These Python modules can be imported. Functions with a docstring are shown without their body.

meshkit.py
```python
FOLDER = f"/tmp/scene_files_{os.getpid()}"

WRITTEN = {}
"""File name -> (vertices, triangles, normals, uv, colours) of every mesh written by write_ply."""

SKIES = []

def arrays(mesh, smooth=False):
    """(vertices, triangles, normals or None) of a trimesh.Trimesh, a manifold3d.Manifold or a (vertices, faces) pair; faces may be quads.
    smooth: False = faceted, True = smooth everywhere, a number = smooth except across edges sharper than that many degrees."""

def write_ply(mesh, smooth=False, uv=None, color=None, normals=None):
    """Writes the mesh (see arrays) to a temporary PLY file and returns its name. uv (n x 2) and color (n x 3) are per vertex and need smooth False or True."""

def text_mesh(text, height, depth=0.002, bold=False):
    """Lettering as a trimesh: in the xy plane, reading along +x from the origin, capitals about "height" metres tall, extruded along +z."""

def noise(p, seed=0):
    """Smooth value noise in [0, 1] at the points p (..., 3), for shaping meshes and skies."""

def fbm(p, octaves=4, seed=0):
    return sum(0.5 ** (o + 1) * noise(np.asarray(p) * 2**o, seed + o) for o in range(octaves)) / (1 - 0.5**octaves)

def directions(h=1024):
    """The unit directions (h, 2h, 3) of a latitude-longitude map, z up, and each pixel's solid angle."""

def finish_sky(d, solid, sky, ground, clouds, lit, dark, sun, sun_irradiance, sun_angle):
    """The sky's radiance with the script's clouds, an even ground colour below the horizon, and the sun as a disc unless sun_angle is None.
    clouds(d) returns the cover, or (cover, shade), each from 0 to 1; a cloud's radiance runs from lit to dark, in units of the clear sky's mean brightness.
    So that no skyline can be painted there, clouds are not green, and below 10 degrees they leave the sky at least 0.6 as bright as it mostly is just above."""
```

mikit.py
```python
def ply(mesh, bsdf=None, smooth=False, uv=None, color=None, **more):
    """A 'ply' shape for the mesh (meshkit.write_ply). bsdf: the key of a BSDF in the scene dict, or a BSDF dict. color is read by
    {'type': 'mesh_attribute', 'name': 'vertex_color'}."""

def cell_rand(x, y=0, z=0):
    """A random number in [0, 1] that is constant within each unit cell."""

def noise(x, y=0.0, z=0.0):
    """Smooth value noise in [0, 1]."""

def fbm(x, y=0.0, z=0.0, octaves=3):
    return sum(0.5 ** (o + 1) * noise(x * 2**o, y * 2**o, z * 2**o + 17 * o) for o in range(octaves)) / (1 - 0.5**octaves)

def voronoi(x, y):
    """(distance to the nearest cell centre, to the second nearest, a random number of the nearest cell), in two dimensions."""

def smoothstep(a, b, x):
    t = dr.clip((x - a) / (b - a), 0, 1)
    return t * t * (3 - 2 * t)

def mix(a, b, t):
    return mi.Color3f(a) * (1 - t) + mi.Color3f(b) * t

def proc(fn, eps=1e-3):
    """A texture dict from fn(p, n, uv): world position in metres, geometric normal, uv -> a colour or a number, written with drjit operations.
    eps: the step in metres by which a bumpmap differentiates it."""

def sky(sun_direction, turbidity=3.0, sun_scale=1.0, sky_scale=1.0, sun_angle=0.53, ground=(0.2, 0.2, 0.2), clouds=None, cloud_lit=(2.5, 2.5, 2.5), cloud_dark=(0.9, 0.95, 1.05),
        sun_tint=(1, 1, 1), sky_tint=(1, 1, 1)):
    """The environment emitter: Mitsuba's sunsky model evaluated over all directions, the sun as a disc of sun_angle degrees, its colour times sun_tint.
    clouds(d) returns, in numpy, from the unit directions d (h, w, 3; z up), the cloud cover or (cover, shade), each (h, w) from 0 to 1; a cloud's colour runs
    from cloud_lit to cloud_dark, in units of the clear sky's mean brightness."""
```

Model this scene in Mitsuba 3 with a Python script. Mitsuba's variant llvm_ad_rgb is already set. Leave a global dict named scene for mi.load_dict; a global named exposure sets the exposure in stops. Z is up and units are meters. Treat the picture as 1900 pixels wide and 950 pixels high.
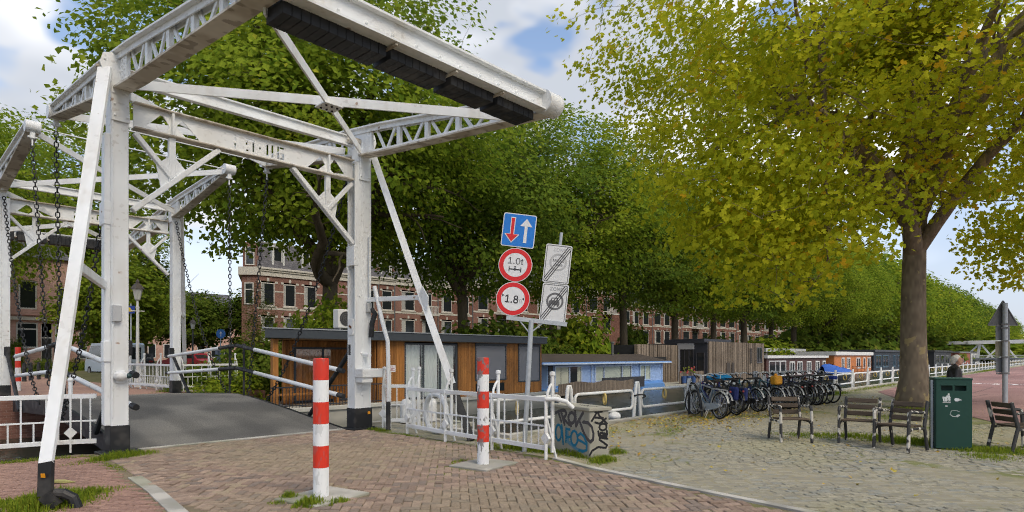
import math, random
import numpy as np, trimesh, drjit as dr, mitsuba as mi, mikit, meshkit
import shapely.geometry as sg
from shapely import affinity, union_all
from mikit import proc, noise, fbm, voronoi, cell_rand, smoothstep, mix

T = mi.ScalarTransform4f
rng = np.random.default_rng(11)
scene, labels = {}, {}
PI = math.pi

# ------------------------------------------------------------------ camera, sky, exposure
EYE = np.array([-3.165, -11.75, 1.6])
FWD = np.array([0.7352, 0.6778, 0.0])
scene['camera'] = {'type': 'perspective', 'fov': 2 * math.degrees(math.atan(950 / 1156)), 'fov_axis': 'x', 'near_clip': 0.1, 'far_clip': 3000.0,
                   'principal_point_offset_y': -(660 - 475) / 950,
                   'to_world': T().look_at(origin=EYE.tolist(), target=(EYE + FWD).tolist(), up=[0, 0, 1])}

def clouds(d):
    z = np.maximum(d[..., 2], 0.0)
    q = np.stack([d[..., 0], d[..., 1], z * 1.7], -1)
    off = np.array([51.73, 25.21, 53.05])
    big = meshkit.fbm(q * 4.17 + off, 5, 4)
    fine = meshkit.fbm(q * 9.0 + off, 4, 9)
    f = big * 0.75 + fine * 0.25
    cover = np.clip((f - 0.485) / 0.07, 0, 1)
    cover = cover * cover * (3 - 2 * cover)
    low = np.clip(1 - z / 0.28, 0, 1)
    cover = np.maximum(cover, low * 0.85)
    shade = np.clip((meshkit.fbm(q * 4.1 + 8.1, 4, 21) - 0.37) / 0.22, 0, 1) * 0.9 + low * 0.55
    return cover, np.clip(shade, 0, 1)

scene['sky'] = mikit.sky([-0.15, -0.75, 0.8], turbidity=3, sun_scale=0.28, sun_angle=30, sky_scale=1.0, clouds=clouds,
                         sun_tint=(0.94, 1.0, 1.07), cloud_lit=(1.9, 1.93, 2.0), cloud_dark=(1.0, 1.08, 1.22), sky_tint=(1.5, 1.2, 1.03))
exposure = 2.45

# ------------------------------------------------------------------ materials
def pr(base, rough=0.6, **k):
    return {'type': 'principled', 'base_color': base if isinstance(base, dict) else {'type': 'rgb', 'value': list(base)}, 'roughness': rough, **k}
def two(b): return {'type': 'twosided', 'b': b}
def bump(b, fn, scale, eps=1e-3): return two({'type': 'bumpmap', 'tex': proc(fn, eps), 'scale': scale, 'b': b})
def V3(a): return mi.Color3f(*a)
VC = {'type': 'mesh_attribute', 'name': 'vertex_color'}
scene['matte'] = two(pr(VC, 0.85, specular=0.25))
scene['satin'] = two(pr(VC, 0.5, specular=0.4))
scene['gloss'] = two(pr(VC, 0.28, specular=0.5))
scene['steel'] = two(pr(VC, 0.35, metallic=0.8))
scene['glass_dark'] = two(pr((0.02, 0.024, 0.028), 0.06, specular=0.7))
scene['pane'] = {'type': 'thindielectric', 'int_ior': 1.5}

def f_white(p, n, uv):
    a = fbm(p.x * 1.3 + 5, p.y * 1.3, p.z * 0.9, 3)
    s = noise(p.x * 22, p.y * 22, p.z * 1.6) * smoothstep(0.45, 0.75, noise(p.x * 3, p.y * 3, p.z * 0.7 + 9))
    c = mix((0.735, 0.755, 0.765), (0.675, 0.68, 0.67), smoothstep(0.35, 0.75, a))
    c = mix(c, (0.50, 0.45, 0.37), 0.42 * s)
    g = smoothstep(0.62, 0.72, fbm(p.x * 17, p.y * 17, p.z * 17, 2)) * smoothstep(0.45, 0.65, a)
    c = mix(c, (0.36, 0.31, 0.25), 0.30 * g)
    r = smoothstep(0.81, 0.87, fbm(p.x * 6.1 + 3, p.y * 6.1, p.z * 6.1, 3))
    return mix(c, (0.30, 0.17, 0.09), r * 0.8)
scene['white_paint'] = two(pr(proc(f_white), 0.45, specular=0.4))
def f_weather(p, n, uv):   # weathered bridge steel, grimy flanges
    a = fbm(p.x * 2.1, p.y * 2.1, p.z * 2.1, 4)
    c = mix((0.60, 0.56, 0.49), (0.40, 0.35, 0.28), smoothstep(0.35, 0.65, a))
    return mix(c, (0.20, 0.16, 0.12), smoothstep(0.6, 0.75, noise(p.x * 9, p.y * 9, p.z * 9)) * 0.6)
scene['grimy_paint'] = two(pr(proc(f_weather), 0.7, specular=0.2))
def f_black(p, n, uv):
    a = fbm(p.x * 5, p.y * 5, p.z * 5, 3)
    return mix((0.014, 0.015, 0.017), (0.05, 0.047, 0.044), smoothstep(0.45, 0.8, a))
scene['black_paint'] = two(pr(proc(f_black), 0.5, specular=0.4))
def f_galv(p, n, uv):
    return mix((0.36, 0.39, 0.42), (0.50, 0.53, 0.55), fbm(p.x * 14, p.y * 14, p.z * 14, 2))
scene['galvanised'] = two(pr(proc(f_galv), 0.45, metallic=0.35))
def f_conc(p, n, uv):
    a = fbm(p.x * 3, p.y * 3, p.z * 3, 4)
    c = mix((0.42, 0.40, 0.36), (0.27, 0.26, 0.23), smoothstep(0.3, 0.7, a))
    return mix(c, (0.16, 0.17, 0.09), 0.5 * smoothstep(0.55, 0.75, fbm(p.x * 1.1 + 7, p.y * 1.1, p.z, 3)))
scene['concrete'] = two(pr(proc(f_conc), 0.9, specular=0.2))
def f_asph(p, n, uv):
    a = fbm(p.x * 0.9, p.y * 0.9, 0, 3)
    g = noise(p.x * 130, p.y * 130, 0)
    c = mix((0.095, 0.092, 0.085), (0.165, 0.158, 0.142), smoothstep(0.3, 0.7, a))
    c = mix(c, (0.075, 0.073, 0.068), 0.5 * smoothstep(0.5, 0.8, noise(p.x * 1.7 + 0.25 * noise(p.y, 0, 0), p.y * 0.12, 5)))
    return c * (0.72 + 0.56 * g)
scene['asphalt'] = two(pr(proc(f_asph), 0.9, specular=0.25))
def f_brick(p, n, uv):      # uv.x: tone of the single brick
    t = uv.x
    c = mix((0.195, 0.140, 0.108), (0.30, 0.222, 0.172), t)
    c = mix(c, (0.28, 0.23, 0.155), smoothstep(0.86, 0.95, uv.y) * 0.6)
    c = mix(c, (0.165, 0.135, 0.115), smoothstep(0.25, 0.05, uv.y) * 0.8)
    w = fbm(p.x * 0.55 + 3, p.y * 0.55, 0, 3)
    c = mix(c, (0.235, 0.20, 0.135), 0.5 * smoothstep(0.50, 0.74, w))
    return c * (0.78 + 0.44 * fbm(p.x * 38, p.y * 38, p.z * 38, 2))
scene['paving_brick'] = two(pr(proc(f_brick), 0.85, specular=0.25))
def f_red(p, n, uv):
    c = mix((0.22, 0.135, 0.108), (0.30, 0.19, 0.15), uv.x)
    c = mix(c, (0.33, 0.22, 0.16), 0.5 * smoothstep(0.5, 0.75, fbm(p.x * 0.8, p.y * 0.8, 4, 3)))
    return c * (0.8 + 0.4 * fbm(p.x * 38, p.y * 38, p.z * 38, 2))
scene['red_brick'] = two(pr(proc(f_red), 0.85, specular=0.25))
def f_cob(p, n, uv):
    c = mix((0.205, 0.193, 0.155), (0.295, 0.275, 0.21), uv.x)
    c = mix(c, (0.20, 0.215, 0.205), smoothstep(0.65, 0.95, uv.y) * 0.6)
    w = fbm(p.x * 0.5 + 9, p.y * 0.5 + 4, 0, 4)
    c = mix(c, (0.265, 0.25, 0.165), 0.75 * smoothstep(0.46, 0.64, w))
    return c * (0.78 + 0.44 * fbm(p.x * 30, p.y * 30, p.z * 30, 2))
scene['cobble'] = two(pr(proc(f_cob), 0.85, specular=0.25))
def f_grout(p, n, uv):
    a = fbm(p.x * 0.6 + 2, p.y * 0.6 + 7, 0, 4)
    c = mix((0.13, 0.105, 0.075), (0.20, 0.165, 0.11), fbm(p.x * 9, p.y * 9, 0, 2))
    return mix(c, (0.115, 0.13, 0.035), smoothstep(0.50, 0.66, a) * 0.8)
scene['joint_sand'] = two(pr(proc(f_grout), 0.95, specular=0.1))
def f_plaza(p, n, uv):      # sand and moss between the setts; from some way off the setts themselves
    a = fbm(p.x * 0.5 + 9, p.y * 0.5 + 4, 0, 4)
    b = fbm(p.x * 0.9 + 31, p.y * 0.9 + 4, 0, 4)
    c = mix((0.20, 0.185, 0.125), (0.28, 0.245, 0.16), fbm(p.x * 7, p.y * 7, 0, 3))
    r = (p.x * 0.68 - p.y * 0.73) * 4.6
    q = (p.x * 0.73 + p.y * 0.68) * 9.2
    r = r + 0.5 * cell_rand(q, 3, 1)
    tone = cell_rand(r, q, 5)
    edge = dr.minimum(dr.minimum(r - dr.floor(r), 1 - r + dr.floor(r)) * 2.0, dr.minimum(q - dr.floor(q), 1 - q + dr.floor(q)))
    sett = mix((0.19, 0.185, 0.165), (0.31, 0.29, 0.24), tone)
    far = smoothstep(0.10, 0.2, edge) * smoothstep(0.62, 0.45, a)
    c = mix(c, sett, far * 0.8)
    return mix(c, (0.12, 0.135, 0.04), smoothstep(0.52, 0.68, b) * 0.75)
scene['plaza_sand'] = two(pr(proc(f_plaza), 0.95, specular=0.1))
def f_redasph(p, n, uv):
    a = fbm(p.x * 0.35, p.y * 0.35, 0, 4)
    c = mix((0.225, 0.125, 0.115), (0.30, 0.19, 0.175), a)
    c = mix(c, (0.17, 0.105, 0.10), 0.45 * smoothstep(0.55, 0.75, noise(p.x * 0.12, p.y * 0.9 + p.x * 0.05, 3)))
    f1, f2, k = voronoi(p.x * 0.16, p.y * 0.22)
    c = mix(c, (0.12, 0.085, 0.08), 0.6 * smoothstep(0.03, 0.012, f2 - f1))
    c = c * (0.86 + 0.28 * k)
    return c * (0.85 + 0.3 * noise(p.x * 40, p.y * 40, 0))
scene['red_asphalt'] = two(pr(proc(f_redasph), 0.9, specular=0.2))
def f_earth(p, n, uv):
    return mix((0.07, 0.075, 0.03), (0.14, 0.125, 0.07), fbm(p.x * 0.8, p.y * 0.8, p.z, 4))
scene['earth'] = two(pr(proc(f_earth), 0.95, specular=0.1))
def f_wall(p, n, uv):       # brickwork too far away to build (uv.x: tone of the house)
    q = p.z * 14.0
    r = (p.x + p.y) * 4.4 + 0.5 * (dr.floor(q) - 2 * dr.floor(q / 2))
    c = mix((0.145, 0.062, 0.045), (0.22, 0.102, 0.075), cell_rand(r, q, 2))
    c = mix(c, (0.34, 0.20, 0.165), uv.x)
    fy, fx = q - dr.floor(q), r - dr.floor(r)
    m = dr.maximum(smoothstep(0.86, 0.95, fy), smoothstep(0.93, 0.98, fx))
    c = mix(c, (0.30, 0.26, 0.22), m * 0.6)
    return c * (0.8 + 0.4 * fbm(p.x * 0.6, p.y * 0.6, p.z * 0.6, 3))
scene['brickwork'] = two(pr(proc(f_wall), 0.9, specular=0.15))
def f_tile(p, n, uv):
    q = p.z * 5.0
    r = (p.x + p.y) * 4.0
    fy = q - dr.floor(q)
    c = mix((0.065, 0.062, 0.068), (0.115, 0.11, 0.115), cell_rand(r, q, 4))
    return c * (0.6 + 0.5 * smoothstep(0.0, 0.35, fy))
scene['roof_tile'] = two(pr(proc(f_tile), 0.6))
def wood(c0, c1, k, stain):
    def f(p, n, uv):
        g = fbm((p.x + p.y) * 26 + uv.x * 31, 0, p.z * 1.1, 3)
        c = mix(c0, c1, g) * (0.72 + 0.56 * uv.x)
        return mix(c, stain, k * smoothstep(0.5, 0.75, fbm(p.x * 1.2 + 4, p.y * 1.2, p.z * 0.8, 3)))
    return f
scene['cedar'] = two(pr(proc(wood((0.25, 0.095, 0.022), (0.44, 0.20, 0.055), 0.4, (0.19, 0.085, 0.03))), 0.6, specular=0.3))
scene['grey_timber'] = two(pr(proc(wood((0.17, 0.135, 0.105), (0.29, 0.235, 0.18), 0.5, (0.14, 0.11, 0.085))), 0.85, specular=0.2))
def f_bench(p, n, uv):
    g = fbm(p.x * 9 + uv.x * 31, p.y * 9, p.z * 30, 3)
    return mix((0.045, 0.033, 0.024), (0.105, 0.080, 0.058), g) * (0.7 + 0.6 * uv.x)
scene['bench_wood'] = two(pr(proc(f_bench), 0.75, specular=0.25))
def f_chip(p, n, uv):       # dark grey cast iron with flaked paint
    a = smoothstep(0.60, 0.68, fbm(p.x * 14 + uv.x * 50, p.y * 14, p.z * 8, 3) + 0.10 * uv.y)
    return mix((0.035, 0.034, 0.034), (0.52, 0.49, 0.43), a)
scene['cast_iron'] = two(pr(proc(f_chip), 0.6))
def f_bark(p, n, uv):       # plane bark: grey brown with pale flaked plates
    a = fbm(p.x * 3, p.y * 3, p.z * 1.6, 3)
    c = mix((0.16, 0.125, 0.09), (0.27, 0.215, 0.16), a)
    c = c * (0.7 + 0.6 * noise(p.x * 16, p.y * 16, p.z * 5))
    pl = smoothstep(0.64, 0.68, fbm(p.x * 5.2 + 8, p.y * 5.2 + 3, p.z * 3.4 + 5, 3) + 0.06 * (noise(p.x * 14, p.y * 14, p.z * 14) - 0.5))
    return mix(c, (0.44, 0.34, 0.17), pl * 0.75)
def f_barkb(p, n, uv): return fbm(p.x * 9, p.y * 9, p.z * 3.5, 3)
scene['plane_bark'] = bump(pr(proc(f_bark), 0.9, specular=0.15), f_barkb, 0.03)
def f_bark2(p, n, uv):
    return mix((0.06, 0.045, 0.032), (0.145, 0.12, 0.085), fbm(p.x * 2, p.y * 2, p.z * 0.8, 4))
scene['dark_bark'] = two(pr(proc(f_bark2), 0.9, specular=0.1))
def leafmat(a, b, c, trans=0.55):
    def f(p, n, uv):
        k = mix(a, b, uv.x)
        return mix(k, c, smoothstep(0.80, 0.97, uv.y))
    return two({'type': 'principled', 'base_color': proc(f), 'roughness': 0.6, 'specular': 0.3}) if trans == 0 else \
        {'type': 'principledthin', 'base_color': proc(f), 'roughness': 0.55, 'spec_trans': 0.0, 'diff_trans': trans, 'eta': 1.4}
scene['autumn_leaf'] = leafmat((0.30, 0.38, 0.022), (0.76, 0.72, 0.045), (0.76, 0.47, 0.03), 1.15)
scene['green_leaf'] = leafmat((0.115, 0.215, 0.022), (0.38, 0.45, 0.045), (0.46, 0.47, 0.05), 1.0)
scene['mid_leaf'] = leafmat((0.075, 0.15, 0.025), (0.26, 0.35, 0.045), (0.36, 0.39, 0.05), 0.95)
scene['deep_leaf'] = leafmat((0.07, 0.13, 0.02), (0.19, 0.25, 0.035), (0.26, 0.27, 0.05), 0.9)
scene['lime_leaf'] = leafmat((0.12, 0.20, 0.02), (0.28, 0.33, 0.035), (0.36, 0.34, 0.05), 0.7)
scene['fallen_leaf'] = two(pr(VC, 0.8))
def f_water(p, n, uv):
    return 0.6 * noise(p.x * 2.3 + 0.7 * p.y, p.y * 2.9, 0) + 0.3 * noise(p.x * 6.1, p.y * 7.3 + p.x, 2) + 0.14 * noise(p.x * 15, p.y * 17, 4)
scene['water_surface'] = bump(pr((0.030, 0.034, 0.024), 0.08, specular=0.5), f_water, 0.055, 5e-3)

# ------------------------------------------------------------------ mesh helpers
def cat(ms): return trimesh.util.concatenate([m for m in ms if m is not None])
def box(lo, hi):
    lo, hi = np.minimum(lo, hi), np.maximum(lo, hi)
    v = np.array([[x, y, z] for x in (0, 1) for y in (0, 1) for z in (0, 1)], float) * (hi - lo) + lo
    f = np.array([[0, 1, 3], [0, 3, 2], [4, 6, 7], [4, 7, 5], [0, 4, 5], [0, 5, 1], [2, 3, 7], [2, 7, 6], [0, 2, 6], [0, 6, 4], [1, 5, 7], [1, 7, 3]])
    return trimesh.Trimesh(v, f, process=False)
def cbox(lo, hi, c=0.01):
    lo, hi = np.array(np.minimum(lo, hi), float), np.array(np.maximum(lo, hi), float)
    c = min(c, 0.45 * (hi - lo).min())
    pts = []
    for k in range(3):
        a, b = lo + c, hi - c
        a[k], b[k] = lo[k], hi[k]
        pts += [[x, y, z] for x in (a[0], b[0]) for y in (a[1], b[1]) for z in (a[2], b[2])]
    return trimesh.convex.convex_hull(np.array(pts))
def frame(d, up=(0, 0, 1)):
    d = np.asarray(d, float); d = d / np.linalg.norm(d)
    up = np.asarray(up, float)
    if abs(d @ up) > 0.995: up = np.array([1.0, 0, 0])
    x = np.cross(d, up); x /= np.linalg.norm(x)
    return x, np.cross(x, d), d
def beam(p0, p1, w, h, up=(0, 0, 1), ch=0.0):
    """a bar from p0 to p1, w across, h along up"""
    p0, p1 = np.asarray(p0, float), np.asarray(p1, float)
    x, y, d = frame(p1 - p0, up)
    L = np.linalg.norm(p1 - p0)
    m = box([-w / 2, -h / 2, 0], [w / 2, h / 2, L]) if ch == 0 else cbox([-w / 2, -h / 2, 0], [w / 2, h / 2, L], ch)
    M = np.eye(4); M[:3, 0], M[:3, 1], M[:3, 2], M[:3, 3] = x, y, d, p0
    m = m.copy(); m.apply_transform(M)
    return m
def ibeam(p0, p1, w, h, tf=0.025, tw=0.02, up=(0, 0, 1)):
    x, y, d = frame(np.subtract(p1, p0), up)
    o = y * (h / 2 - tf / 2)
    return cat([beam(p0 + o, p1 + o, w, tf, up), beam(p0 - o, p1 - o, w, tf, up), beam(p0, p1, tw, h - 2 * tf, up)])
def tube(pts, r, sides=8, closed=False, caps=True):
    p = np.asarray(pts, float)
    n = len(p)
    if closed: t = np.roll(p, -1, 0) - np.roll(p, 1, 0)
    else: t = np.gradient(p, axis=0)
    t /= np.linalg.norm(t, axis=1, keepdims=True) + 1e-12
    a = np.zeros_like(p)
    ref = np.array([0, 0, 1.0]) if abs(t[0, 2]) < 0.9 else np.array([1.0, 0, 0])
    a[0] = ref - t[0] * (ref @ t[0])
    for i in range(1, n): a[i] = a[i - 1] - t[i] * (a[i - 1] @ t[i])
    a /= np.linalg.norm(a, axis=1, keepdims=True) + 1e-12
    b = np.cross(t, a)
    ang = np.arange(sides) * 2 * PI / sides
    rr = np.broadcast_to(np.asarray(r, float), (n,))
    v = p[:, None] + rr[:, None, None] * (np.cos(ang)[None, :, None] * a[:, None] + np.sin(ang)[None, :, None] * b[:, None])
    m = n if closed else n - 1
    i, j = np.meshgrid(np.arange(m), np.arange(sides), indexing='ij')
    i2, j2 = (i + 1) % n, (j + 1) % sides
    q = np.stack([i * sides + j, i * sides + j2, i2 * sides + j2, i2 * sides + j], -1).reshape(-1, 4)
    f = np.vstack([q[:, [0, 1, 2]], q[:, [0, 2, 3]]])
    v = v.reshape(-1, 3)
    if caps and not closed:
        v = np.vstack([v, p[:1], p[-1:]])
        k = np.arange(sides)
        f = np.vstack([f, np.stack([0 * k + n * sides, (k + 1) % sides, k], 1), np.stack([0 * k + n * sides + 1, (n - 1) * sides + k, (n - 1) * sides + (k + 1) % sides], 1)])
    return trimesh.Trimesh(v, f, process=False)
def rod(p0, p1, r, sides=8): return tube([p0, p1], r, sides)
def lathe(prof, c=(0, 0, 0), n=20):
    prof = np.asarray(prof, float)
    a = np.arange(n) * 2 * PI / n
    v = np.stack([prof[:, None, 0] * np.cos(a), prof[:, None, 0] * np.sin(a), np.broadcast_to(prof[:, None, 1], (len(prof), n))], -1).reshape(-1, 3)
    i, j = np.meshgrid(np.arange(len(prof) - 1), np.arange(n), indexing='ij')
    q = np.stack([i * n + j, i * n + (j + 1) % n, (i + 1) * n + (j + 1) % n, (i + 1) * n + j], -1).reshape(-1, 4)
    f = np.vstack([q[:, [0, 1, 2]], q[:, [0, 2, 3]]])
    return trimesh.Trimesh(v + np.asarray(c), f, process=False)
def circ(c, r, n=20, ax=(0, 1, 0), start=0, end=2 * PI, closed=True):
    x, y, d = frame(ax)
    a = np.linspace(start, end, n, endpoint=not closed)
    return np.asarray(c) + r * (np.cos(a)[:, None] * x + np.sin(a)[:, None] * y)
def prism(poly, depth, M=None):
    ms = [trimesh.creation.extrude_polygon(g, depth, engine='earcut') for g in getattr(poly, 'geoms', [poly]) if g.area > 1e-7]
    m = cat(ms)
    if M is not None: m.apply_transform(M)
    return m
def mat4(x, y, z, o):
    M = np.eye(4); M[:3, 0], M[:3, 1], M[:3, 2], M[:3, 3] = x, y, z, o
    return M
def rotz(m, ang, o=(0, 0, 0)):
    c, s = math.cos(ang), math.sin(ang)
    m = m.copy()
    m.apply_transform(mat4([c, s, 0], [-s, c, 0], [0, 0, 1], o))
    return m
def sphere(c, r, sub=1, sc=(1, 1, 1)):
    m = trimesh.creation.icosphere(subdivisions=sub, radius=r)
    m.apply_scale(sc); m.apply_translation(c)
    return m

# ------------------------------------------------------------------ scene entries
used = {}
def num(k):
    n = used.get(k, -1) + 1
    used[k] = n
    return k if n == 0 else f'{k}_{n:03d}'
def top(name, label, cat_, group=None, kind=None):
    k = num(name)
    labels[k] = {'label': label, 'category': cat_}
    if group: labels[k]['group'] = group
    if kind: labels[k]['kind'] = kind
    return k
def entry(mesh, m, smooth=False, col=None, uv=None, **kw):
    if col is not None or uv is not None:
        if smooth not in (False, True):
            if not isinstance(mesh, trimesh.Trimesh): mesh = trimesh.Trimesh(*mesh, process=False)
            mesh = trimesh.graph.smooth_shade(mesh, angle=np.radians(smooth), facet_minarea=None)
            smooth = True
        nv = len(mesh.vertices) if isinstance(mesh, trimesh.Trimesh) else len(mesh[0])
        if uv is not None and np.ndim(uv) == 1: uv = np.tile(np.asarray(uv, float), (nv, 1))
        if col is not None and np.ndim(col) == 1: col = np.tile(np.asarray(col, float), (nv, 1))
    return mikit.ply(mesh, m, smooth, uv=uv, color=col, **kw)
def part(parent, name, mesh, m, smooth=False, col=None, uv=None, label=None, kind=None):
    k = num(parent + '__' + name)
    scene[k] = entry(mesh, m, smooth, col, uv)
    if label or kind:
        labels[k] = {}
        if label: labels[k]['label'] = label
        if kind: labels[k]['kind'] = kind
    return k
def one(name, mesh, m, label, cat_, group=None, kind=None, smooth=False, col=None, uv=None):
    k = top(name, label, cat_, group, kind)
    scene[k] = entry(mesh, m, smooth, col, uv)
    return k
def ground(name, mesh, m, label=None, smooth=False, col=None, uv=None):
    k = num(name)
    scene[k] = entry(mesh, m, smooth, col, uv)
    labels[k] = {'label': label, 'category': name.replace('_', ' '), 'kind': 'structure'} if label else {'kind': 'structure'}
    return k
def dup(src, M, label, group=None, name=None):
    k = num(name or src.rstrip('0123456789').rstrip('_'))
    labels[k] = {'label': label, 'category': labels[src]['category']}
    if group: labels[k]['group'] = group
    for q in [q for q in scene if q == src or q.startswith(src + '__')]:
        e = dict(scene[q])
        old = np.array(e['to_world'].matrix, float) if 'to_world' in e else np.eye(4)
        e['to_world'] = T(np.asarray(M) @ old)
        scene[k + q[len(src):]] = e
        if q != src and q in labels: labels[k + q[len(src):]] = dict(labels[q])
    return k
def place(key, M):
    for q in [q for q in scene if q == key or q.startswith(key + '__')]:
        e = scene[q]
        old = np.array(e['to_world'].matrix, float) if 'to_world' in e else np.eye(4)
        e['to_world'] = T(np.asarray(M) @ old)
def depth_of(x, y): return FWD[0] * (x - EYE[0]) + FWD[1] * (y - EYE[1])

# ------------------------------------------------------------------ the setting: land, water, paving
def sheet(poly, z):
    v, f = trimesh.creation.triangulate_polygon(poly, engine='earcut')
    m = trimesh.Trimesh(np.column_stack([v, np.full(len(v), z)]), f, process=False)
    if m.face_normals[:, 2].mean() < 0: m.invert()
    return m
WATER = -0.75
quay_edge = [(-120, 0.6), (-0.3, 0.5), (-0.3, 0.25), (4.95, 0.25), (4.95, 0.6), (6.9, 0.6), (6.9, -1.3), (5.9, -1.6), (5.9, -3.3), (420, -3.7)]
land = sg.Polygon(quay_edge + [(420, -260), (-260, -260), (-260, 0.6)])
q = prism(land, 2.0); q.apply_translation([0, 0, -2.05])
ground('quay_ground', q, 'concrete', 'concrete edged quay on which the bridge portal stands')
cope = sg.LineString(quay_edge[4:]).buffer(0.22, single_sided=False, join_style=2).intersection(land)
m = prism(cope, 0.10); m.apply_translation([0, 0, -0.045])
ground('quay_coping', m, 'concrete', 'pale concrete coping along the water edge of the quay')
kerb_line = [(4.75, 0.2), (4.62, -3.4), (4.44, -5.65), (4.15, -6.57), (3.87, -7.9), (3.68, -9.07), (3.58, -9.65), (3.5, -14), (3.5, -60)]
gut_line = [(-0.3, 0.2), (-0.33, -0.82), (-0.46, -2.28), (-0.53, -2.9), (-0.72, -5), (-1.1, -8), (-1.6, -14), (-1.6, -60)]
road_poly = sg.Polygon(kerb_line + gut_line[::-1])
path_edge = [(14.3, -10.75), (17.3, -9.4), (23.5, -6.6), (28.1, -4.95), (36, -4.45), (420, -4.45)]
plaza_poly = sg.Polygon(kerb_line + [(11, -60), (11, -13)] + path_edge + [(420, -3.5), (8, -3.3), (6.1, -3.3), (6.1, -1.8), (6.9, -1.3), (6.9, 0.4), (4.95, 0.4)])
red_poly = sg.Polygon(path_edge + [(420, -60), (11, -60), (11, -13)])
walk_poly = sg.Polygon(gut_line + [(-40, -60), (-40, 0.35), (-0.5, 0.35)])
ground('brick_road', sheet(road_poly, -0.013), 'joint_sand', 'worn brown brick road laid in herringbone before the bridge')
ground('cobbled_plaza', sheet(plaza_poly, -0.007), 'plaza_sand', 'sandy mossy plaza of old grey setts beside the canal')
ground('red_path', sheet(red_poly, 0.004), 'red_asphalt', 'pinkish red asphalt path running along the canal railing')
ground('brick_pavement', sheet(walk_poly, -0.012), 'joint_sand', 'red brick pavement beside the road at the bridge')
ground('canal_water', sheet(sg.box(-300, -4, 520, 60), WATER), 'water_surface', 'dark rippled canal water')

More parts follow.
